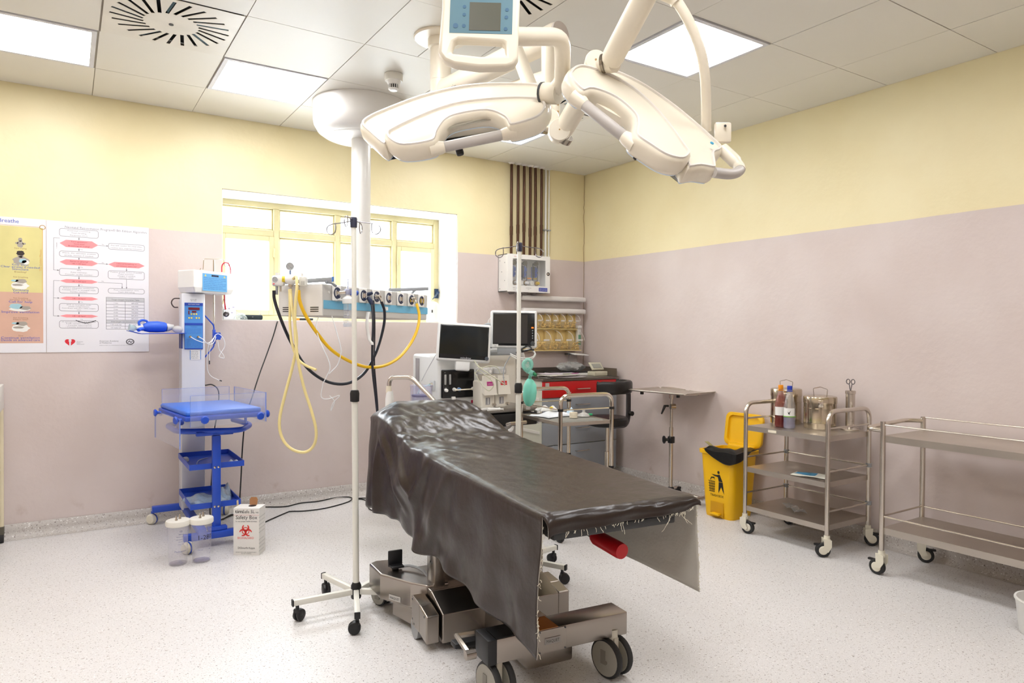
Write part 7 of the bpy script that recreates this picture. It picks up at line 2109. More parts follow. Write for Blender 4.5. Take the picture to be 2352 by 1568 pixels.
# rear housing behind the vaporizers
MB().rbox((-1.565, -0.80, 0.96), (0.40, 0.22, 0.42), 0.03, 3).build('rear_housing', ACR_, am, world=True)
MB().tube([(-1.375, -0.905, 1.17), (-1.37, -0.915, 1.0), (-1.37, -0.915, 0.78)], 0.006, 8).build('black_seal', BLACK, am, world=True)
MB().rbox((-1.56, -0.80, 1.185), (0.46, 0.26, 0.03), 0.01).build('top_shelf', AW, am, world=True)
MB().rbox((-1.60, -0.98, 1.155), (0.40, 0.02, 0.03), 0.004).build('shelf_rail', GREY, am, world=True)
# cables across the vaporizers
q = MB()
q.tube(smooth_path([(-1.971,-1.303,1.120), (-1.954,-1.338,1.080), (-1.904,-1.395,1.030), (-1.848,-1.432,0.987), (-1.808,-1.434,0.959)], 6), 0.0042, 7)
q.tube(smooth_path([(-1.969,-1.305,1.041), (-1.959,-1.336,0.999), (-1.935,-1.376,0.943), (-1.906,-1.395,0.923), (-1.882,-1.410,0.958), (-1.897,-1.400,0.995), (-1.930,-1.354,1.034), (-1.954,-1.315,1.056)], 6), 0.0032, 7)
q.tube(smooth_path([(-1.964,-1.309,1.038), (-1.942,-1.346,1.069), (-1.893,-1.377,1.086), (-1.842,-1.387,1.074), (-1.822,-1.400,1.033)], 6), 0.0028, 7)
q.split('sensor_cable', mat('khaki_cable', (190, 188, 164), 0.45), am, world=True)
q = MB().tube(smooth_path([(-1.671,-1.281,1.144), (-1.728,-1.305,1.085), (-1.754,-1.325,1.021), (-1.758,-1.347,0.964)], 6), 0.004, 7).build('grey_cable', GREY, am, world=True)
MB().tube(smooth_path([(-2.128,-1.106,1.198), (-2.183,-1.119,1.125), (-2.238,-1.132,1.048), (-2.284,-1.151,0.984)], 6), 0.0022, 6).build('thin_cable', GREY, am, world=True)

# ---- ventilator display (left) and patient monitor (right)
def screen(nm, label, c, w_, h_, yaw, pitch, roll, frame_m, brand, extra):
    M_ = Matrix.Translation(c) @ Matrix.Rotation(yaw, 4, 'Z') @ Matrix.Rotation(pitch, 4, 'X') @ Matrix.Rotation(roll, 4, 'Y')
    t_ = thing(nm, label, 'monitor', c)
    MB().rbox((0, 0.02, 0), (w_, 0.05, h_), 0.016, 3, M=M_).build('housing', frame_m, t_, world=True)
    MB().rbox((0, -0.005, 0), (w_ - 0.034, 0.006, h_ - 0.034), 0.0028, 2, M=M_).build('bezel', mat('bezel_black', (20, 21, 23), 0.22), t_, world=True)
    extra(t_, M_)
    return t_
def ex1(t_, M_):
    MB().bb(-0.160, 0.160, -0.0092, -0.0082, -0.085, 0.108, M_).build('display', mat('display_black', (14, 17, 18), 0.10), t_, world=True, smooth=0)
    MB().lathe([(0.0, 0.016), (0.012, 0.015), (0.014, 0.0)], 20, M_ @ TR((0.158, -0.008, -0.103), rx=PI / 2)).build('dial_knob', mat('knob_slate', (64, 70, 80), 0.35), t_, world=True)
    MB().text('mindray', M_ @ V(0.015, -0.0095, -0.114), M_.to_3x3() @ V(1, 0, 0), M_.to_3x3() @ V(0, 0, 1), 0.022, 'C').build('lettering', mat('silver_print', (190, 192, 196), 0.4), t_, world=True, smooth=0)
    MB().text('A5', M_ @ V(-0.1932, -0.006, -0.06), M_.to_3x3() @ V(0, 0, 1), M_.to_3x3() @ V(-0.2, -1, 0).normalized(), 0.014).build('side_print', INK, t_, world=True, smooth=0)
    MB().rbox((0.0, 0.03, -0.15), (0.10, 0.05, 0.08), 0.012, 2, M=M_).build('neck', AW, t_, world=True)
screen('ventilator_display', 'black ventilator screen in a white frame on the anaesthesia machine', (-1.998,-1.212,1.240), 0.365, 0.262, R(-24), R(-8), R(3.5), AW, 'mindray', ex1)
def ex2(t_, M_):
    MB().bb(-0.142, 0.095, -0.0092, -0.0082, -0.098, 0.105, M_).build('display', mat('display_dark_grey', (52, 50, 50), 0.12), t_, world=True, smooth=0)
    E1, E3 = M_.to_3x3() @ V(1, 0, 0), M_.to_3x3() @ V(0, 0, 1)
    q = MB().text('mindray', M_ @ V(-0.148, -0.0095, 0.114), E1, E3, 0.011).text('uMEC12', M_ @ V(0.07, -0.0095, 0.114), E1, E3, 0.010)
    tag(q.build('lettering', MATS['silver_print'], t_, world=True, smooth=0), kind='stuff')
    MB().rbox((0.130, -0.0095, 0.012), (0.016, 0.003, 0.010), 0.001, 1, M=M_).build('alarm_key', mat('amber_key', (240, 120, 40), 0.4, emit=(255, 120, 30), estr=0.6), t_, world=True)
    for z_ in (-0.008, -0.026, -0.044, -0.06):
        MB().lathe([(0.0, 0.001), (0.004, 0.001), (0.004, 0.0)], 10, M_ @ TR((0.131, -0.0082, z_), rx=PI / 2)).build('key', GREY, t_, world=True)
    MB().lathe([(0.0, 0.014), (0.013, 0.013), (0.016, 0.0)], 20, M_ @ TR((0.132, -0.008, -0.097), rx=PI / 2)).build('dial_knob', DGREY, t_, world=True)
    MB().bb(-0.150, -0.107, -0.0098, -0.0085, -0.124, -0.105, M_).build('asset_tag', WHITE, t_, world=True, smooth=0)
    MB().text('CSI', M_ @ V(-0.1285, -0.0102, -0.121), E1, E3, 0.011, 'C').build('tag_print', INK, t_, world=True, smooth=0)
    for z_ in (0.035, 0.008, -0.022, -0.045):
        MB().tube([M_ @ V(-0.158, 0.02, z_), M_ @ V(-0.185, 0.018, z_), M_ @ V(-0.215, 0.03, z_ - 0.01)], [0.011, 0.010, 0.005], 10).build('cable_plug', mat('plug_grey', (160, 164, 168), 0.45), t_, world=True)
    q = MB()
    for k in range(5):
        a = k * 0.9
        q.tube(smooth_path([M_ @ V(-0.20, 0.03, 0.03 - 0.018 * k), M_ @ V(-0.22 - 0.012 * math.sin(a), 0.05, -0.01 - 0.01 * k), M_ @ V(-0.20, 0.06, -0.06 - 0.012 * k), M_ @ V(-0.15, 0.07, -0.13)], 5), 0.0035, 6)
    q.split('lead_cable', BLACK, t_, world=True)
    MB().tube(smooth_path([M_ @ V(-0.155, 0.05, 0.09), M_ @ V(-0.178, 0.06, 0.06), M_ @ V(-0.18, 0.06, 0.0), M_ @ V(-0.165, 0.05, -0.06)], 5), 0.0025, 6).build('white_lead', WHITE, t_, world=True)
screen('patient_monitor', 'patient monitor with dark grey screen and round dial, behind the infusion stand', (-1.639,-1.275,1.331), 0.325, 0.262, R(-31), R(-3), R(0.4), AW, 'mindray', ex2)
ms = thing('monitor_mount', 'grey bracket with coiled cables under the patient monitor', 'bracket', (-1.623,-1.252,1.151))
MB().rbox((-1.638,-1.207,1.181), (0.16, 0.12, 0.05), 0.008, rz=R(-31)).build('base', GREY, ms, world=True)
MB().tube([(-1.583,-1.218,1.196), (-1.546,-1.219,1.149), (-1.517,-1.203,1.070)], 0.03, 12).build('arm', AW, ms, world=True)
q = MB()
for k, (dx, dy) in enumerate(((0, 0), (3, 5), (-2, 9))):
    pass
q.tube(smooth_path([(-1.714,-1.348,1.164), (-1.668,-1.402,1.136), (-1.600,-1.446,1.142), (-1.574,-1.438,1.177), (-1.592,-1.391,1.194), (-1.653,-1.364,1.176)], 6), 0.0042, 7)
q.tube(smooth_path([(-1.714,-1.349,1.155), (-1.680,-1.395,1.127), (-1.616,-1.448,1.125), (-1.581,-1.458,1.160), (-1.583,-1.420,1.189)], 6), 0.0042, 7)
q.split('white_coil', mat('coil_white', (206, 206, 200), 0.45), ms, world=True)
q = MB()
q.tube(smooth_path([(-1.636,-1.327,1.199), (-1.632,-1.401,1.183), (-1.583,-1.409,1.200), (-1.580,-1.362,1.217), (-1.637,-1.362,1.191), (-1.679,-1.371,1.171)], 6), 0.006, 7)
q.tube(smooth_path([(-1.649,-1.390,1.177), (-1.625,-1.429,1.189), (-1.579,-1.435,1.192)], 6), 0.006, 7)
q.split('black_coil', BLACK, ms, world=True)
# syringes and small things on the work surface
WSZ = 0.7805
t_ = thing('syringe_pile', 'used white syringes and wrappers lying on the machine work surface', 'syringes', (-1.809,-1.268,0.781))
for (x, y, a, L_) in ((1118, 935, 20, 0.13), (1135, 940, -35, 0.12), (1128, 944, 5, 0.11)):
    p = V((-1.856,-1.334,0.790)) + V((x - 1128) * 0.003, -(y - 940) * 0.004, 0.002)
    d = V(math.cos(R(a)), math.sin(R(a)), 0)
    s_ = MB().tube([p - d * L_ * 0.35, p + d * L_ * 0.35], 0.009, 10).tube([p + d * L_ * 0.35, p + d * L_ * 0.55], 0.005, 8).tube([p + d * L_ * 0.55, p + d * L_ * 0.56], 0.011, 10)
    s_.build('syringe', WHITE, t_, world=True)
MB().rbox(V((-1.816,-1.233,0.790)), (0.09, 0.05, 0.018), 0.006, rz=R(15)).build('wrapper', mat('pale_wrap', (214, 220, 226), 0.4), t_, world=True)
# little hanging white clip below the drawer
t_ = thing('drawer_clip', 'small white clip hanging under the machine drawer', 'clip', (-1.797,-1.505,0.674))
MB().tube(smooth_path([(-1.814,-1.494,0.660), (-1.797,-1.505,0.677), (-1.792,-1.508,0.692)], 3), [0.012, 0.012, 0.012, 0.012, 0.010, 0.008, 0.006], 8).build('clip', WHITE, t_, world=True)

# ================================================================ drug cart in the corner
dc = thing('drug_cart', 'grey drawer cart with a red top drawer in the room corner', 'cart', (-0.5, -0.33, 0))
DG = mat('cart_grey', (142, 146, 152), 0.45, 0, 0.03, 4)
DS = mat('cart_side', (206, 206, 192), 0.45, 0, 0.02, 4)
CX0, CX1, CY0, CY1 = -0.905, -0.095, -0.60, -0.06
MB().bb(CX0, CX1, CY0 + 0.02, CY1, 0.09, 0.90).build('body', DS, dc, world=True, smooth=0)
RD = mat('cart_red', (196, 20, 24), 0.35)
zs = [(0.757, 0.895, RD), (0.555, 0.751, DG), (0.355, 0.549, DG), (0.10, 0.349, DG)]
for i, (a, b, m_) in enumerate(zs):
    d_ = MB().rbox(((CX0 + CX1) / 2, CY0 + 0.01, (a + b) / 2), (CX1 - CX0, 0.022, b - a), 0.004).build('drawer', m_, dc, world=True, label='red top drawer' if i == 0 else None)
    hz = (a + b) / 2 + 0.0 if i == 0 else b - 0.06
    MB().tube([(-0.56, CY0 - 0.001, hz), (-0.56, CY0 - 0.022, hz), (-0.42, CY0 - 0.022, hz), (-0.42, CY0 - 0.001, hz)], 0.005, 8).build('handle', STEEL, d_, world=True)
MB().bb(CX0 + 0.02, CX0 + 0.06, CY0 - 0.003, CY0 - 0.0012, 0.855, 0.885).build('badge', mat('pale_badge'), dc, world=True, smooth=0)
MB().text('K', (-0.64, CY0 - 0.003, 0.765), EX, EZ, 0.05).build('white_sticker', WHITE, dc, world=True, smooth=0)
# steel tray top with upstands
tp = MB()
tp.bb(CX0 - 0.01, CX1 + 0.01, CY0 - 0.01, CY1, 0.90, 0.918)
tp.build('top', mat('cart_top_steel', (120, 112, 104), 0.35, 0.8), dc, world=True, smooth=0)
up_ = MB()
up_.add([(CX0, CY0 + 0.08, 0.918), (CX0 - 0.02, CY0 + 0.08, 0.965), (CX0 - 0.02, CY1, 0.985), (CX0, CY1, 0.918)], [(0, 1, 2, 3)])
up_.add([(CX1, CY0 - 0.005, 0.918), (CX1 + 0.045, CY0 + 0.05, 0.985), (CX1 + 0.045, CY1, 0.985), (CX1, CY1, 0.918)], [(0, 3, 2, 1)])
up_.add([(CX0, CY1, 0.918), (CX0 - 0.02, CY1, 0.985), (CX1 + 0.045, CY1, 0.985), (CX1, CY1, 0.918)], [(0, 1, 2, 3)])
for o in up_.split('upstand', MATS['cart_top_steel'], dc, world=True, smooth=0):
    s = o.modifiers.new('thickness', 'SOLIDIFY')
    s.thickness = 0.004
for z_ in (0.45, 0.73):
    MB().bb(CX0 - 0.006, CX0, CY0 + 0.05, CY1, z_, z_ + 0.025).build('side_rail', OFFWHITE, dc, world=True, smooth=0)
for (x, y) in ((-0.86, -0.54), (-0.14, -0.54), (-0.86, -0.12), (-0.14, -0.12)):
    c0 = MB().cyl((x, y, 0.07), (x, y, 0.09), 0.02, n=12).build('castor', DGREY, dc, world=True)
    MB().cyl((x - 0.014, y, 0.035), (x + 0.014, y, 0.035), 0.035, n=20).build('wheel', RUBBER, c0, world=True)
ZC = 0.9185
t_ = thing('document_pile', 'loose papers and plastic folders lying on the drug cart', 'papers', (-0.62, -0.45, ZC))
for i in range(9):
    MB().box((rnd.uniform(-0.03, 0.05), rnd.uniform(-0.05, 0.03), 0.002 + 0.0036 * i), (0.30 + rnd.uniform(-0.05, 0.09), 0.20, 0.003), R(rnd.uniform(-14, 14))).build('paper', [mat('paper_a', (214, 210, 200), 0.6), mat('paper_b', (190, 186, 178), 0.6), mat('paper_c', (206, 196, 206), 0.5)][i % 3], t_, smooth=0)
MB().box((0.10, -0.08, 0.036), (0.09, 0.014, 0.004), R(12)).build('magenta_strip', mat('magenta_print', (170, 60, 130), 0.5), t_, smooth=0)
MB().box((0.02, -0.09, 0.036), (0.12, 0.012, 0.003), R(8)).build('green_strip', mat('green_print', (120, 150, 70), 0.5), t_, smooth=0)
t_ = thing('clear_bag', 'crumpled clear plastic bag on top of the drug cart', 'bag', (-0.35, -0.25, ZC + 0.036))
bm_ = MB()
def bagf(u, v):
    a = 2 * PI * u
    th_ = PI * v
    rr_ = 1 + 0.14 * math.sin(5 * a + 3 * th_) + 0.08 * math.sin(9 * a - 4 * th_)
    return (0.14 * rr_ * math.sin(th_) * math.cos(a), 0.09 * rr_ * math.sin(th_) * math.sin(a), max(0.0, 0.04 + 0.04 * rr_ * -math.cos(th_)))
bm_.grid(bagf, 28, 14)
bm_.build('bag', clear('bag_film', (176, 178, 176), 0.5, 0.08), t_, smooth=40)
t_ = thing('black_folder', 'flat black and white tray at the back of the drug cart', 'folder', (-0.36, -0.25, ZC))
MB().rbox((0, 0, 0.012), (0.40, 0.24, 0.024), 0.004).build('base', WHITE, t_)
MB().rbox((0, 0.01, 0.029), (0.40, 0.24, 0.010), 0.003).build('cover', BLACK, t_)
t_ = thing('pressure_cuff_stand', 'beige folding desk instrument on the right of the drug cart', 'instrument', (-0.17, -0.42, ZC))
BEI = mat('beige_plastic', (196, 190, 168), 0.5)
MB().rbox((0, 0, 0.02), (0.15, 0.11, 0.04), 0.006).build('base', BEI, t_)
MB().rbox((0, 0, 0), (0.14, 0.085, 0.012), 0.004, M=TR((0.0, 0.02, 0.085), rx=R(48))).build('lid', BEI, t_)
MB().rbox((0, -0.004, 0.0085), (0.10, 0.05, 0.004), 0.001, 1, M=TR((0.0, 0.02, 0.085), rx=R(48))).build('window', mat('window_grey', (150, 150, 140), 0.3), t_)

# ================================================================ chrome trolley behind the table
tc = thing('chrome_trolley', 'small chrome tube trolley with an upper shelf of dressings', 'trolley', (-1.45, -1.62, 0), R(-6))
TW, TD = 0.385, 0.53
x0, x1, y0, y1 = -TW / 2, TW / 2, -TD / 2, TD / 2
for y in (y0, y1):
    MB().tube(fillet([(x0, y, 0.11), (x0, y, 0.915), (x1, y, 0.915), (x1, y, 0.11)], 0.06, 6), 0.0135, 14).build('frame_tube', CHROME, tc)
for z_, nm in ((0.735, 'upper_shelf'), (0.28, 'lower_shelf')):
    sh_ = MB()
    sh_.bb(x0 + 0.008, x1 - 0.008, y0 + 0.008, y1 - 0.008, z_, z_ + 0.004)
    sh_.bb(x0 + 0.004, x1 - 0.004, y0 + 0.002, y0 + 0.010, z_ - 0.012, z_ + 0.010).bb(x0 + 0.004, x1 - 0.004, y1 - 0.010, y1 - 0.002, z_ - 0.012, z_ + 0.010).bb(x0, x0 + 0.008, y0 + 0.01, y1 - 0.01, z_ - 0.012, z_ + 0.010).bb(x1 - 0.008, x1, y0 + 0.01, y1 - 0.01, z_ - 0.012, z_ + 0.010)
    sh_.build(nm, STEEL_FLAT, tc, smooth=0)
for z_ in (0.825, 0.44):
    for (a, b) in (((x0, y0), (x1, y0)), ((x0, y1), (x1, y1)), ((x0, y0), (x0, y1))):
        MB().cyl((a[0], a[1], z_), (b[0], b[1], z_), 0.004, n=8).build('guard_rail', CHROME, tc)
    for (x, y) in ((x0, y0), (x1, y0), (x0, y1), (x1, y1)):
        MB().cyl((x, y, z_ - 0.008), (x, y, z_ + 0.008), 0.018, n=14).build('rail_clip', BLACK, tc)
MB().cyl((x1, y1, 0.44), (x1 * 0.5, y0, 0.30), 0.004, n=8).build('brace', CHROME, tc)
for (x, y) in ((x0, y0), (x1, y0), (x0, y1), (x1, y1)):
    c0 = MB().cyl((x, y, 0.075), (x, y, 0.115), 0.012, n=12).build('castor', BLACK, tc)
    MB().cyl((x - 0.012, y, 0.04), (x + 0.012, y, 0.04), 0.04, n=20).build('wheel', RUBBER, c0)
ZT_ = 0.7395
Mt = wm(tc)
def on_tc(x, y, z_=0.0):
    return Mt @ V(x, y, ZT_ + z_)
t_ = thing('dressing_cloth', 'grey scalloped cloth lining the chrome trolley shelf', 'cloth', on_tc(0, 0), R(-6))
MB().grid(lambda u, v: ((u - 0.5) * 0.35, (v - 0.5) * 0.50, 0.0015 + (0.004 * abs(math.sin(u * 20)) if v < 0.06 else 0)), 30, 16).build('cloth', mat('grey_cloth', (128, 126, 118), 0.8), t_)
packet('gauze_packet', 'white gauze packets lying on the chrome trolley', on_tc(-0.04, 0.10, 0.006), 0.26, 0.20, R(10), 0.03, mat('gauze_white', (220, 224, 228), 0.6), 11)
packet('yellow_white_packet', 'clear packet with a yellow cap on the chrome trolley', on_tc(-0.03, 0.19, 0.03), 0.14, 0.10, R(-8), 0.035, mat('milk_wrap', (214, 214, 210), 0.45), 12)
t_ = thing('bottle_stopper', 'tiny yellow cap on the packet on the chrome trolley', 'stopper', on_tc(-0.03, 0.13, 0.045))
MB().lathe([(0.0, 0.0), (0.012, 0.0), (0.011, 0.016), (0.0, 0.018)], 14).build('cap', MATS['yellow_knob'], t_)
t_ = thing('tape_roll', 'small white roll of tape standing on the chrome trolley', 'tape', on_tc(0.03, -0.06, 0.005))
MB().lathe([(0.012, 0.0), (0.026, 0.0), (0.027, 0.004), (0.027, 0.014), (0.025, 0.016), (0.027, 0.018), (0.027, 0.034), (0.026, 0.037), (0.012, 0.037), (0.012, 0.0)], 26).build('roll', CREAM, t_)
t_ = thing('clear_face_mask', 'clear face mask with a green valve on the chrome trolley', 'mask', on_tc(0.13, -0.03, 0.006))
MB().lathe([(0.038, 0.0), (0.042, 0.004), (0.036, 0.016), (0.014, 0.026), (0.010, 0.028), (0.010, 0.042)], 22).build('mask', clear('mask_milky'), t_)
MB().tube([(0.03, -0.01, 0.012), (0.058, -0.018, 0.012)], 0.007, 10).build('green_valve', mat('valve_green', (40, 170, 110), 0.4), t_)
packet('blue_wipe', 'small pale blue wipe standing on the chrome trolley', on_tc(0.10, 0.09, 0.006), 0.07, 0.06, R(25), 0.05, mat('blue_wipe', (190, 212, 226), 0.6), 13)

# ================================================================ stool with ring backrest
so_ = thing('surgeon_stool', 'black padded round stool with curved back pad beside the drug cart', 'stool', (-0.462, -0.903, 0))
BV = mat('black_leatherette', (18, 17, 18), 0.4, 0, 0.1, 10, bump=0.15, bscale=80)
MB().lathe([(0.0, 0.535), (0.14, 0.535), (0.168, 0.545), (0.178, 0.568), (0.174, 0.595), (0.155, 0.612), (0.0, 0.618)], 40).build('seat', BV, so_)
MB().lathe([(0.0, 0.525), (0.06, 0.525), (0.06, 0.535)], 20).build('seat_plate', DGREY, so_)
MB().cyl((0, 0, 0.30), (0, 0, 0.53), 0.016, n=16).build('gas_piston', CHROME, so_)
MB().cyl((0, 0, 0.10), (0, 0, 0.32), 0.026, n=18).build('column', CHROME, so_)
bk = []
for k in range(13):
    a = R(-28 - 100 * k / 12 + 18)
    bk.append((0.235 * math.cos(a) + 0.0, 0.235 * math.sin(a) + 0.06, 0.845))
arcp = [(0.19 * math.cos(R(a)) - 0.02, 0.19 * math.sin(R(a)), 0.865) for a in range(-150, 21, 12)]
pad = MB()
n_ = len(arcp)
pv, pf = [], []
prof = [(-0.02, -0.05), (0.02, -0.052), (0.03, -0.035), (0.03, 0.035), (0.02, 0.052), (-0.02, 0.05), (-0.028, 0.03), (-0.028, -0.03)]
for i, p in enumerate(arcp):
    c = V(p)
    rad = V(p[0] + 0.02, p[1], 0).normalized()
    sc_ = 0.85 if i in (0, n_ - 1) else 1.0
    for (r_, z_) in prof:
        pv.append(c + rad * r_ * sc_ + V(0, 0, z_ * sc_))
m_ = len(prof)
for i in range(n_ - 1):
    for j in range(m_):
        k = (j + 1) % m_
        pf.append((i * m_ + j, i * m_ + k, (i + 1) * m_ + k, (i + 1) * m_ + j))
pf.append(tuple(range(m_)))
pf.append(tuple((n_ - 1) * m_ + j for j in range(m_))[::-1])
pad.add(pv, pf)
bevel(pad.build('back_pad', BV, so_, smooth=60), 0.008, 2, 30)
MB().tube(fillet([(0.02, 0, 0.53), (0.19, -0.02, 0.53), (0.215, -0.02, 0.60), (0.215, -0.02, 0.80), (0.18, -0.03, 0.84)], 0.05, 5), 0.012, 10, flat=2.0).build('back_bar', mat('back_bar_grey', (74, 72, 74), 0.4, 0.5), so_)
MB().tube([(0.215, -0.04, 0.63), (0.215, -0.07, 0.63)], 0.02, 12).build('adjust_knob', BLACK, so_)
for k in range(5):
    a = R(18 + 72 * k)
    d = V(math.cos(a), math.sin(a), 0)
    l = MB().tube([d * 0.02 + V(0, 0, 0.11), d * 0.16 + V(0, 0, 0.095), d * 0.27 + V(0, 0, 0.075)], [0.022, 0.02, 0.016], 10).build('base_leg', CREAM, so_)
    MB().cyl(d * 0.26 + V(-d.y, d.x, 0) * 0.018 + V(0, 0, 0.028), d * 0.26 - V(-d.y, d.x, 0) * 0.018 + V(0, 0, 0.028), 0.028, n=18).build('castor', BLACK, l)

# ================================================================ instrument tray stand
ts = thing('tray_stand', 'steel instrument tray stand near the wall beside the yellow bin', 'tray stand', (-0.20, -1.375, 0))
MB().cyl((0, 0, 0.06), (0, 0, 0.56), 0.0165, n=16).build('lower_pole', STEEL, ts)
MB().cyl((0, 0, 0.50), (0, 0, 0.83), 0.0115, n=16).build('upper_pole', STEEL, ts)
MB().rbox((0, 0, 0.46), (0.042, 0.042, 0.055), 0.006).build('clamp', BLACK, ts)
MB().lathe([(0.0, 0.0), (0.012, 0.0), (0.012, 0.02), (0.03, 0.03), (0.032, 0.04), (0.022, 0.046), (0.0, 0.046)], 20, TR((-0.016, 0.014, 0.46), ry=R(-90), rz=R(-32))).build('clamp_knob', BLACK, ts)
MB().tube([(-0.012, 0.0, 0.725), (0.025, -0.016, 0.725)], 0.022, 16).build('joint', STEEL, ts)
MB().tube([(-0.02, 0.012, 0.73), (-0.045, 0.028, 0.73), (-0.07, 0.04, 0.665)], [0.009, 0.012, 0.006], 10).build('joint_lever', BLACK, ts)
MB().cyl((0, 0, 0.79), (0, 0, 0.832), 0.019, n=16).build('top_collar', STEEL, ts)
tr_ = MB()
TT = TR((0.005, 0.0, 0.843), rz=R(6))
tr_.bb(-0.19, 0.19, -0.27, 0.27, -0.002, 0.002, TT)
tr_.build('tray', STEEL_FLAT, ts, smooth=0)
rm = MB()
for (xa_, ya_, xb_, yb_) in ((-0.19, -0.27, 0.19, -0.27), (-0.19, 0.27, 0.19, 0.27), (-0.19, -0.27, -0.19, 0.27), (0.19, -0.27, 0.19, -0.02), (0.19, 0.02, 0.19, 0.27)):
    d = V(xb_ - xa_, yb_ - ya_, 0).normalized()
    o_ = V(xa_ + xb_, ya_ + yb_, 0)
    nn = V(d.y, -d.x, 0)
    nn = nn if nn.dot(o_) > 0 else -nn
    a_, b_ = V(xa_, ya_, 0.002), V(xb_, yb_, 0.002)
    rm.add([a_, b_, b_ + nn * 0.022 + V(0, 0, 0.010), a_ + nn * 0.022 + V(0, 0, 0.010)], [(0, 1, 2, 3)], TT)
for o in rm.split('tray_lip', STEEL_FLAT, ts, smooth=0):
    s = o.modifiers.new('thickness', 'SOLIDIFY')
    s.thickness = 0.003
for (x, y) in ((-0.13, 0.20), (-0.13, -0.16)):
    MB().rbox((x, y, -0.016), (0.022, 0.022, 0.026), 0.003, M=TT).build('stop_block', BLACK, ts)
MB().bb(0.06, 0.075, -0.20, 0.12, -0.022, -0.008, TT).build('carrier_bar', STEEL, ts, smooth=0)
# base: two feet bars with castors
MB().tube(fillet([(0, 0.03, 0.06), (0, -0.02, 0.055), (0, -0.33, 0.055)], 0.02), 0.014, 12).build('base_bar', STEEL, ts)
for y in (0.02, -0.33):
    MB().tube([(-0.30 if y < 0 else -0.10, y, 0.062), (0.10, y, 0.062)], 0.013, 12).build('foot_bar', STEEL, ts)
    for x in (0.10, -0.30 if y < 0 else -0.10):
        c0 = MB().rbox((x, y, 0.062), (0.03, 0.05, 0.02), 0.004).build('castor', mat('castor_yellow', (206, 170, 30), 0.5) if (y < 0 and x < 0) else BLACK, ts)
        MB().cyl((x - 0.012, y, 0.029), (x + 0.012, y, 0.029), 0.029, n=20).build('wheel', BLACK, c0)
MB().lathe([(0.0, 0.05), (0.03, 0.05), (0.026, 0.075), (0.017, 0.085)], 18).build('pole_socket', BLACK, ts)

# ================================================================ yellow pedal bin
yb = thing('yellow_pedal_bin', 'yellow plastic pedal bin with open lid and TRASH BOX print', 'bin', (-0.245, -1.985, 0), R(3))
YEL = mat('yellow_polyethylene', (240, 186, 4), 0.42, 0, 0.03, 3)
def rrect(wx, wy, r, n=5):
    c = []
    for cx, cy, a0 in ((wx - r, wy - r, 0), (-wx + r, wy - r, 90), (-wx + r, -wy + r, 180), (wx - r, -wy + r, 270)):
        for k in range(n + 1):
            a = R(a0 + 90 * k / n)
            c.append((cx + r * math.cos(a), cy + r * math.sin(a)))
    return c
lv = [(0.0, 0.118, 0.118), (0.02, 0.121, 0.121), (0.10, 0.126, 0.126), (0.445, 0.144, 0.144), (0.45, 0.156, 0.156), (0.475, 0.158, 0.158), (0.475, 0.142, 0.142), (0.10, 0.12, 0.12)]
vs_, fs_ = [], []
for z_, a, b in lv:
    for p in rrect(a, b, 0.04):
        vs_.append((p[0], p[1], z_))
nn_ = 24
for k in range(len(lv) - 1):
    for i in range(nn_):
        j = (i + 1) % nn_
        fs_.append((k * nn_ + i, k * nn_ + j, (k + 1) * nn_ + j, (k + 1) * nn_ + i))
fs_.append(tuple(range(nn_ - 1, -1, -1)))
fs_.append(tuple((len(lv) - 1) * nn_ + i for i in range(nn_)))
MB().add(vs_, fs_).build('body', YEL, yb, smooth=45)
xf = -0.1262
# pedal recess as a flat slab, its shade painted in darker yellow, with step
MB().bb(xf - 0.004, xf + 0.02, -0.055, 0.055, 0.012, 0.112).build('pedal_recess', mat('yellow_recess_shade', (206, 152, 4), 0.5), yb, smooth=0)
MB().rbox((xf - 0.012, 0, 0.03), (0.05, 0.075, 0.014), 0.004).build('pedal', YEL, yb)
# lid standing open against the wall
ld = MB()
LM = TR((0.165, 0, 0.475), ry=R(8))
ly = rrect(0.16, 0.122, 0.045)
vs_, fs_ = [], []
lvl = [(0.0, 1.0), (0.018, 1.0), (0.024, 0.96), (0.024, 0.82), (0.006, 0.80)]
for x_, s_ in lvl:
    for p in ly:
        vs_.append((-x_, p[0] * s_, 0.128 + p[1] * s_))
for k in range(len(lvl) - 1):
    for i in range(nn_):
        j = (i + 1) % nn_
        fs_.append((k * nn_ + i, k * nn_ + j, (k + 1) * nn_ + j, (k + 1) * nn_ + i))
fs_.append(tuple(range(nn_ - 1, -1, -1)))
fs_.append(tuple((len(lvl) - 1) * nn_ + i for i in range(nn_)))
ld.add(vs_, fs_, LM)
ld.build('lid', YEL, yb, smooth=45)
MB().rbox((0.15, 0, 0.465), (0.05, 0.22, 0.05), 0.008).build('hinge', YEL, yb)
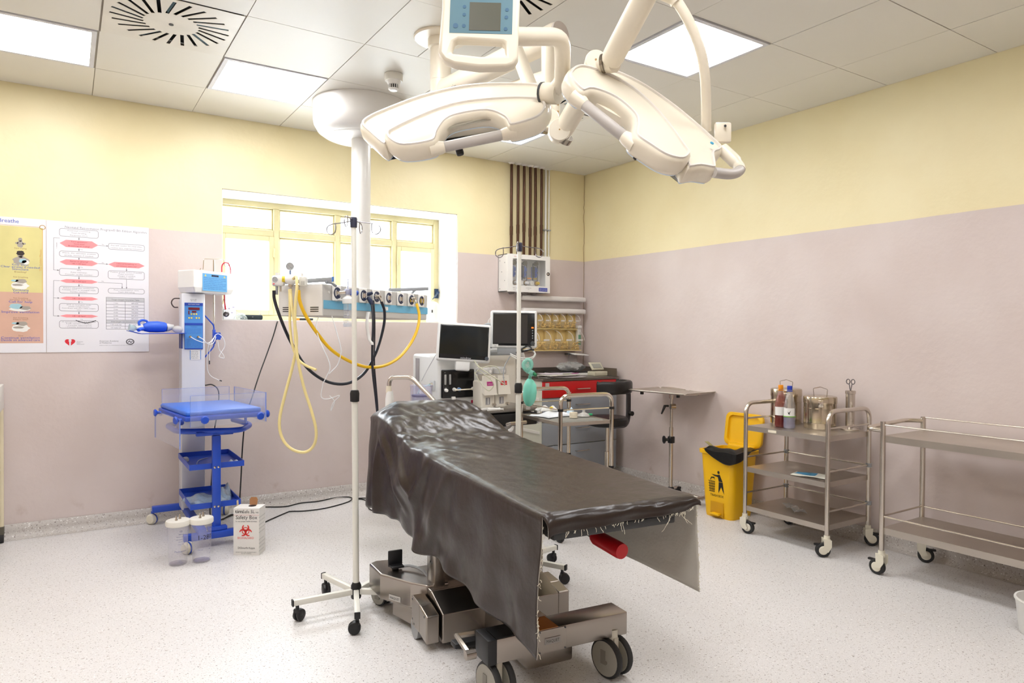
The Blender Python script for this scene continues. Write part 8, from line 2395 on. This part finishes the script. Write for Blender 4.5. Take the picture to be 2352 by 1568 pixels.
# litter pictogram and lettering on the front
pg = MB()
def fp_(y, z_):
    return (-0.1265 - (z_ - 0.10) * 0.0522 - 0.0012, -y, z_)
PS = 0.62
def pp(pts):
    pg.poly([fp_(y * PS, 0.20 + z_ * PS) for y, z_ in pts])
pp([(0.03 + 0.016 * math.cos(R(a)), 0.205 + 0.018 * math.sin(R(a))) for a in range(0, 360, 30)])
pp([(-0.07, 0.175), (0.0, 0.172), (0.045, 0.182), (0.085, 0.10), (0.03, 0.10), (0.02, 0.15), (-0.03, 0.158)])
pp([(0.03, 0.095), (0.085, 0.095), (0.10, -0.04), (0.062, 0.04), (0.022, -0.035)])
for k in range(5):
    x = -0.105 + 0.0175 * k
    pp([(x, 0.095), (x + 0.006, 0.095), (x * 0.85 - 0.003, -0.03), (x * 0.85 - 0.009, -0.03)])
for z_ in (0.09, 0.06, 0.03, 0.0, -0.03):
    w_ = 0.04 + 0.008 * (z_ + 0.03) / 0.12
    pp([(-0.068 - w_, z_ + 0.006), (-0.068 + w_, z_ + 0.006), (-0.068 + w_, z_), (-0.068 - w_, z_)])
pp([(-0.09, 0.105), (-0.075, 0.14), (-0.03, 0.145), (-0.022, 0.11), (-0.035, 0.13), (-0.07, 0.128), (-0.08, 0.105)])
tag(pg.build('litter_pictogram', BLACK, yb, smooth=0), kind='stuff')
MB().text('TRASH BOX', fp_(0, 0.150), (0, -1, 0), (-0.052, 0, 0.998), 0.024, 'C', 0.115).build('lettering', BLACK, yb, smooth=0)
# black liner spilling over the front corner and a strip of waste
ln_ = thing('black_bin_liner', 'black plastic liner folded over the rim of the yellow bin', 'bin liner', (-0.245, -1.985, 0.48), R(3))
lq = MB()
def liner(u, v):
    # along the rim from the front middle round the near corner
    pts = [(-0.162, 0.08), (-0.165, 0.02), (-0.165, -0.06), (-0.163, -0.13), (-0.14, -0.163), (-0.07, -0.165), (0.02, -0.164), (0.10, -0.16)]
    t = u * (len(pts) - 1)
    i = min(int(t), len(pts) - 2)
    k = t - i
    x, y = pts[i][0] * (1 - k) + pts[i + 1][0] * k, pts[i][1] * (1 - k) + pts[i + 1][1] * k
    dz = -0.085 * math.sin(PI * min(1, u * 1.15)) ** 0.8
    n1 = 0.006 * math.sin(23 * u + 3 * v) + 0.004 * math.sin(41 * u)
    s_ = 1.0 + 0.03 + n1 - (0.42 * max(0, 0.35 - v) / 0.35)
    return (x * s_, y * s_, 0.004 + (dz * max(0, v - 0.3) / 0.7) + (0.018 * math.sin(v / 0.3 * PI) if v < 0.3 else 0) + 0.004 * math.sin(17 * u + 5 * v) - (0.03 if v < 0.08 else 0))
lq.grid(liner, 44, 14)
lo_ = lq.build('liner', mat('black_film', (14, 14, 15), 0.3, 0, 0.1, 8), ln_)
s = lo_.modifiers.new('thickness', 'SOLIDIFY')
s.thickness = 0.002
t_ = thing('waste_strip', 'pale plastic strip sticking out of the yellow bin', 'waste', (-0.30, -1.93, 0.47))
sq_ = MB().grid(lambda u, v: (-0.02 + 0.035 * (u - 0.5) - 0.05 * v * v, 0.045 * v, -0.03 + 0.11 * v - 0.02 * v * v), 3, 10).build('strip', mat('strip_olive', (176, 170, 120), 0.5), t_)
s = sq_.modifiers.new('thickness', 'SOLIDIFY')
s.thickness = 0.0015

# ================================================================ steel trolleys along the right wall
def brake_castor(parent, x, y, zt, rz, dark=False):
    r = 0.042
    M_ = TR((x, y, 0), rz=rz)
    c0 = MB().cyl((0, 0, zt - 0.022), (0, 0, zt), 0.017, n=16, M=M_).cyl((0, 0, zt - 0.034), (0, 0, zt - 0.02), 0.021, n=16, M=M_)
    o = c0.build('castor', CWH, parent)
    for s_ in (-1, 1):
        prof_ = [(0.0, 0.016), (0.020, 0.018), (0.018, -0.03), (0.028, -0.052), (0.020, -0.066), (-0.004, -0.060), (-0.020, -0.03), (-0.020, 0.010)]
        q_ = MB()
        q_.prism([(p[0] * 1.1, p[1]) for p in prof_], 0.0, 0.006, M_ @ TR((0, s_ * 0.019 + (0.003 if s_ < 0 else 0.003) - (0.006 if s_ < 0 else 0), zt - 0.034), rx=PI / 2))
        q_.build('fork', CWH, o)
        MB().lathe([(0.0, 0.004), (0.022, 0.004), (0.026, 0.0)], 20, M_ @ TR((0.022, s_ * 0.014, r), rx=-s_ * PI / 2)).build('hub', CWH, o)
    MB().lathe([(0.026, -0.013), (0.038, -0.013), (r, -0.009), (r, 0.009), (0.038, 0.013), (0.026, 0.013)], 26, M_ @ TR((0.022, 0, r), rx=PI / 2)).build('tyre', RUBBER, o)
    MB().rbox((0.05, 0, 0.075), (0.045, 0.02, 0.012), 0.004, M=M_).build('brake', BLACK, o)
def tray_shelf(parent, xa_, xb_, ya_, yb_, z_, lip=0.032, name='shelf'):
    q_ = MB()
    q_.bb(xa_, xb_, ya_, yb_, z_ - 0.004, z_)
    q_.bb(xa_, xb_, ya_, ya_ + 0.003, z_ - lip, z_ - 0.004).bb(xa_, xb_, yb_ - 0.003, yb_, z_ - lip, z_ - 0.004).bb(xa_, xa_ + 0.003, ya_ + 0.003, yb_ - 0.003, z_ - lip, z_ - 0.004).bb(xb_ - 0.003, xb_, ya_ + 0.003, yb_ - 0.003, z_ - lip, z_ - 0.004)
    return q_.build(name, STEEL_FLAT, parent, smooth=0)
ta = thing('instrument_trolley', 'three shelf stainless steel trolley with drums and bottles on top', 'trolley', (-0.29, -2.63, 0))
AX, AY = 0.215, 0.292
for s_ in (-1, 1):
    y = s_ * AY
    MB().tube(fillet([(-AX, y, 0.125), (-AX, y, 0.855), (AX, y, 0.855), (AX, y, 0.125)], 0.075, 7), 0.0135, 14).build('frame_tube', STEEL, ta)
    for z_ in (0.755, 0.50, 0.265):
        MB().cyl((-AX, y, z_), (AX, y, z_), 0.006, n=10).build('guard_rail', STEEL, ta)
for z_ in (0.50, 0.265):
    MB().cyl((AX, -AY, z_), (AX, AY, z_), 0.006, n=10).build('guard_rail', STEEL, ta)
    for s_ in (-1, 1):
        MB().cyl((AX, s_ * AY, z_ - 0.012), (AX, s_ * AY, z_ + 0.012), 0.018, n=14).build('rail_clip', GREY, ta)
for z_ in (0.708, 0.437, 0.182):
    tray_shelf(ta, -AX, AX, -AY + 0.008, AY - 0.008, z_)
MB().bb(-AX - 0.0012, -AX, 0.06, 0.12, 0.684, 0.700).build('shelf_label', CREAM, ta, smooth=0)
for (x, y, rz) in ((-AX, AY, R(-80)), (-AX, -AY, R(140)), (AX, AY, R(-95)), (AX, -AY, R(-45))):
    brake_castor(ta, x, y, 0.128, rz)
ZA = 0.7085
DRUM = mat('polished_drum_steel', (196, 184, 164), 0.2, 1.0, 0.06, 4, aniso=True, stretch=(1, 1, 12))
def drum(x, y, r, h_, label, open_handle):
    t_ = thing('sterilizing_drum', label, 'drum', (x, y, ZA), 0, 'steel drums')
    MB().lathe([(0.0, 0.0), (r * 0.98, 0.0), (r, 0.004), (r, 0.03), (r * 1.015, 0.033), (r * 1.015, 0.038), (r, 0.041), (r, h_ * 0.60), (r * 1.02, h_ * 0.605), (r * 1.02, h_ * 0.63), (r, h_ * 0.635), (r, h_ * 0.80)], 44).build('drum', DRUM, t_)
    MB().lathe([(r * 1.0, h_ * 0.78), (r * 1.03, h_ * 0.785), (r * 1.03, h_ * 0.95), (r * 1.0, h_ * 0.985), (r * 0.9, h_), (0.0, h_ * 1.005)], 44).build('lid', DRUM, t_)
    MB().rbox((-r * 0.86, -r * 0.60, h_ * 0.80), (0.03, 0.03, 0.045), 0.004, rz=R(35)).build('latch', CHROME, t_)
    MB().tube(fillet([(0, -0.045, h_ * 1.0), (0.0, -0.05, h_ + 0.045), (0, -0.02, h_ + 0.052), (0, 0.0, h_ + 0.058), (0, 0.02, h_ + 0.052), (0, 0.05, h_ + 0.045), (0, 0.045, h_ * 1.0)], 0.006, 2), 0.0025, 6).build('handle', STEEL, t_)
    return t_
drum(-0.165, -2.395, 0.098, 0.235, 'larger steel sterilizing drum behind the two bottles', True)
drum(-0.185, -2.66, 0.098, 0.205, 'steel sterilizing drum with a raised wire handle, right of the bottles', True)
def bottle(x, y, label, liquid, tint, cap, lab):
    t_ = thing('plastic_bottle', label, 'bottle', (x, y, ZA), 0, 'plastic bottles')
    MB().lathe([(0.0, 0.0), (0.030, 0.0), (0.035, 0.005), (0.036, 0.03), (0.034, 0.05), (0.036, 0.07), (0.036, 0.135), (0.034, 0.15), (0.025, 0.195), (0.015, 0.228), (0.0125, 0.236), (0.0125, 0.25)], 28).build('bottle', tint, t_)
    MB().lathe([(0.0, 0.003), (0.031, 0.004), (0.034, 0.01), (0.034, 0.082), (0.0, 0.083)], 26).build('liquid', liquid, t_)
    MB().lathe([(0.0155, 0.246), (0.016, 0.248), (0.016, 0.266), (0.0145, 0.272), (0.0, 0.273)], 20).build('cap', cap, t_)
    MB().lathe([(0.0125, 0.236), (0.018, 0.237), (0.018, 0.241), (0.0125, 0.242)], 20).build('neck_ring', cap, t_)
    q_ = MB()
    for k in range(12):
        a0, a1 = R(150 + 10 * k), R(160 + 10 * k)
        q_.add([(0.0365 * math.cos(a0), 0.0365 * math.sin(a0), 0.078), (0.0365 * math.cos(a1), 0.0365 * math.sin(a1), 0.078), (0.0365 * math.cos(a1), 0.0365 * math.sin(a1), 0.132), (0.0365 * math.cos(a0), 0.0365 * math.sin(a0), 0.132)], [(0, 1, 2, 3)])
    q_.build('label', WHITE, t_)
    lab(t_)
def lab1(t_):
    pass
def lab2(t_):
    q_ = MB()
    r_ = 0.0371
    def cp_(a, z_):
        return (r_ * math.cos(R(a)), r_ * math.sin(R(a)), z_)
    q_.poly([cp_(a, z_) for a, z_ in ((200, 0.112), (206, 0.106), (212, 0.104), (218, 0.110), (228, 0.119), (220, 0.104), (214, 0.096), (222, 0.092), (208, 0.093), (203, 0.100))])
    q_.build('bird_emblem', INK, t_)
    MB().lathe([(0.0367, 0.076), (0.0369, 0.077), (0.0369, 0.081), (0.0367, 0.082)], 28).build('green_band', mat('band_green', (120, 180, 70), 0.5), t_)
bottle(-0.375, -2.505, 'plastic bottle of dark brown liquid with an orange cap', mat('iodine', (38, 14, 12), 0.2), clear('iodine_stain', (150, 50, 40), 0.42), mat('cap_orange', (240, 150, 10), 0.4), lab1)
bottle(-0.395, -2.585, 'clear plastic bottle with a blue cap and white bird label', clear('blue_liquid', (120, 120, 170), 0.45), clear('bottle_film', (226, 228, 234), 0.12), mat('cap_blue', (30, 60, 180), 0.4), lab2)
t_ = thing('forceps_jar', 'tall steel forceps cylinder holding scissors on the trolley', 'jar', (-0.105, -2.815, ZA))
MB().lathe([(0.0, 0.0), (0.055, 0.0), (0.056, 0.006), (0.04, 0.016), (0.028, 0.022), (0.0275, 0.12), (0.030, 0.122), (0.030, 0.128), (0.0275, 0.13), (0.0275, 0.225), (0.031, 0.228), (0.031, 0.245), (0.028, 0.247), (0.025, 0.244), (0.0, 0.243)], 28).build('cylinder', STEEL, t_)
sc_ = thing('scissors', 'pair of steel scissors standing in the forceps cylinder', 'scissors', (-0.105, -2.815, ZA + 0.2))
for s_ in (-1, 1):
    q_ = MB()
    q_.tube([(0, s_ * -0.004, 0.0), (0, s_ * 0.002, 0.05), (0, s_ * 0.010, 0.09)], 0.0032, 6)
    q_.tube([(0, s_ * 0.016 + 0.012 * math.cos(R(a)), 0.103 + 0.015 * math.sin(R(a))) for a in range(0, 360, 24)], 0.003, 6, closed=True)
    q_.build('blade_and_ring', HOOKM, sc_)
t_ = thing('leaflet', 'blue and green printed leaflet lying on the middle trolley shelf', 'leaflet', (-0.40, -2.74, 0.4375), R(20))
MB().grid(lambda u, v: ((u - 0.5) * 0.14, (v - 0.5) * 0.20, 0.002 + 0.004 * math.sin(3 * u + 4 * v) ** 2), 8, 10).build('paper', mat('leaflet_paper', (222, 220, 206), 0.5), t_)
MB().grid(lambda u, v: (0.02 + (u - 0.5) * 0.08, 0.03 + (v - 0.5) * 0.12, 0.0032 + 0.004 * math.sin(3 * (0.64 + (u - 0.5) * 0.57) + 4 * (0.65 + (v - 0.5) * 0.6)) ** 2), 6, 8).build('picture', mat('leaflet_blue', (70, 140, 180), 0.5, 0, 0.3, 20), t_)
t_ = thing('clear_wrapper', 'empty clear wrapper lying on the lowest trolley shelf', 'wrapper', (-0.33, -2.58, 0.183), R(60))
MB().grid(lambda u, v: ((u - 0.5) * 0.22 * (1 + 0.1 * math.sin(9 * v)), (v - 0.5) * 0.07, 0.002 + 0.014 * abs(math.sin(7 * u + 2 * v))), 20, 6).build('film', clear('bag_film'), t_)

tb2 = thing('flat_trolley', 'two shelf stainless steel trolley cut by the right picture edge', 'trolley', (-0.32, -3.80, 0))
BX, BY = 0.21, 0.54
for (x, y) in ((-BX, BY), (BX, BY), (-BX, -BY), (BX, -BY)):
    MB().cyl((x, y, 0.13), (x, y, 0.838), 0.0135, n=16).build('leg', STEEL, tb2)
    brake_castor(tb2, x, y, 0.136, R(90) if y > 0 and x < 0 else R(-60))
MB().tube(fillet([(-BX, BY, 0.79), (-BX + 0.01, BY + 0.10, 0.79), (BX - 0.06, BY + 0.07, 0.815), (BX, BY, 0.815)], 0.06, 6), 0.0125, 14).build('push_handle', CHROME, tb2)
tray_shelf(tb2, -BX, BX, -BY, BY, 0.762, 0.036)
tray_shelf(tb2, -BX, BX, -BY, BY, 0.262, 0.036)
for (z_, xs) in ((0.835, (-BX, BX)), (0.322, (-BX, BX))):
    for x in xs:
        if z_ > 0.8 and x < 0:
            continue
        MB().cyl((x, -BY, z_ if x < 0 else z_ + 0.0), (x, BY, z_), 0.005, n=10).build('guard_rail', STEEL, tb2)
MB().cyl((-BX, BY, 0.322), (BX, BY, 0.322), 0.005, n=10).build('guard_rail', STEEL, tb2)
MB().cyl((-BX, BY, 0.82), (-BX, -BY, 0.82), 0.005, n=10).build('guard_rail', STEEL, tb2)
# pale object at the right picture edge
wb = thing('white_bucket', 'white plastic container corner at the right picture edge', 'container', (-0.66, -4.07, 0))
MB().lathe([(0.0, 0.0), (0.10, 0.0), (0.105, 0.006), (0.12, 0.14), (0.124, 0.145), (0.124, 0.155), (0.116, 0.155), (0.10, 0.01), (0.0, 0.008)], 30).build('body', WHITE, wb)
MB().tube([(0.122 * math.cos(R(a)), 0.122 * math.sin(R(a)), 0.15) for a in range(0, 360, 15)], 0.004, 6, closed=True).build('rim', OFFWHITE, wb)
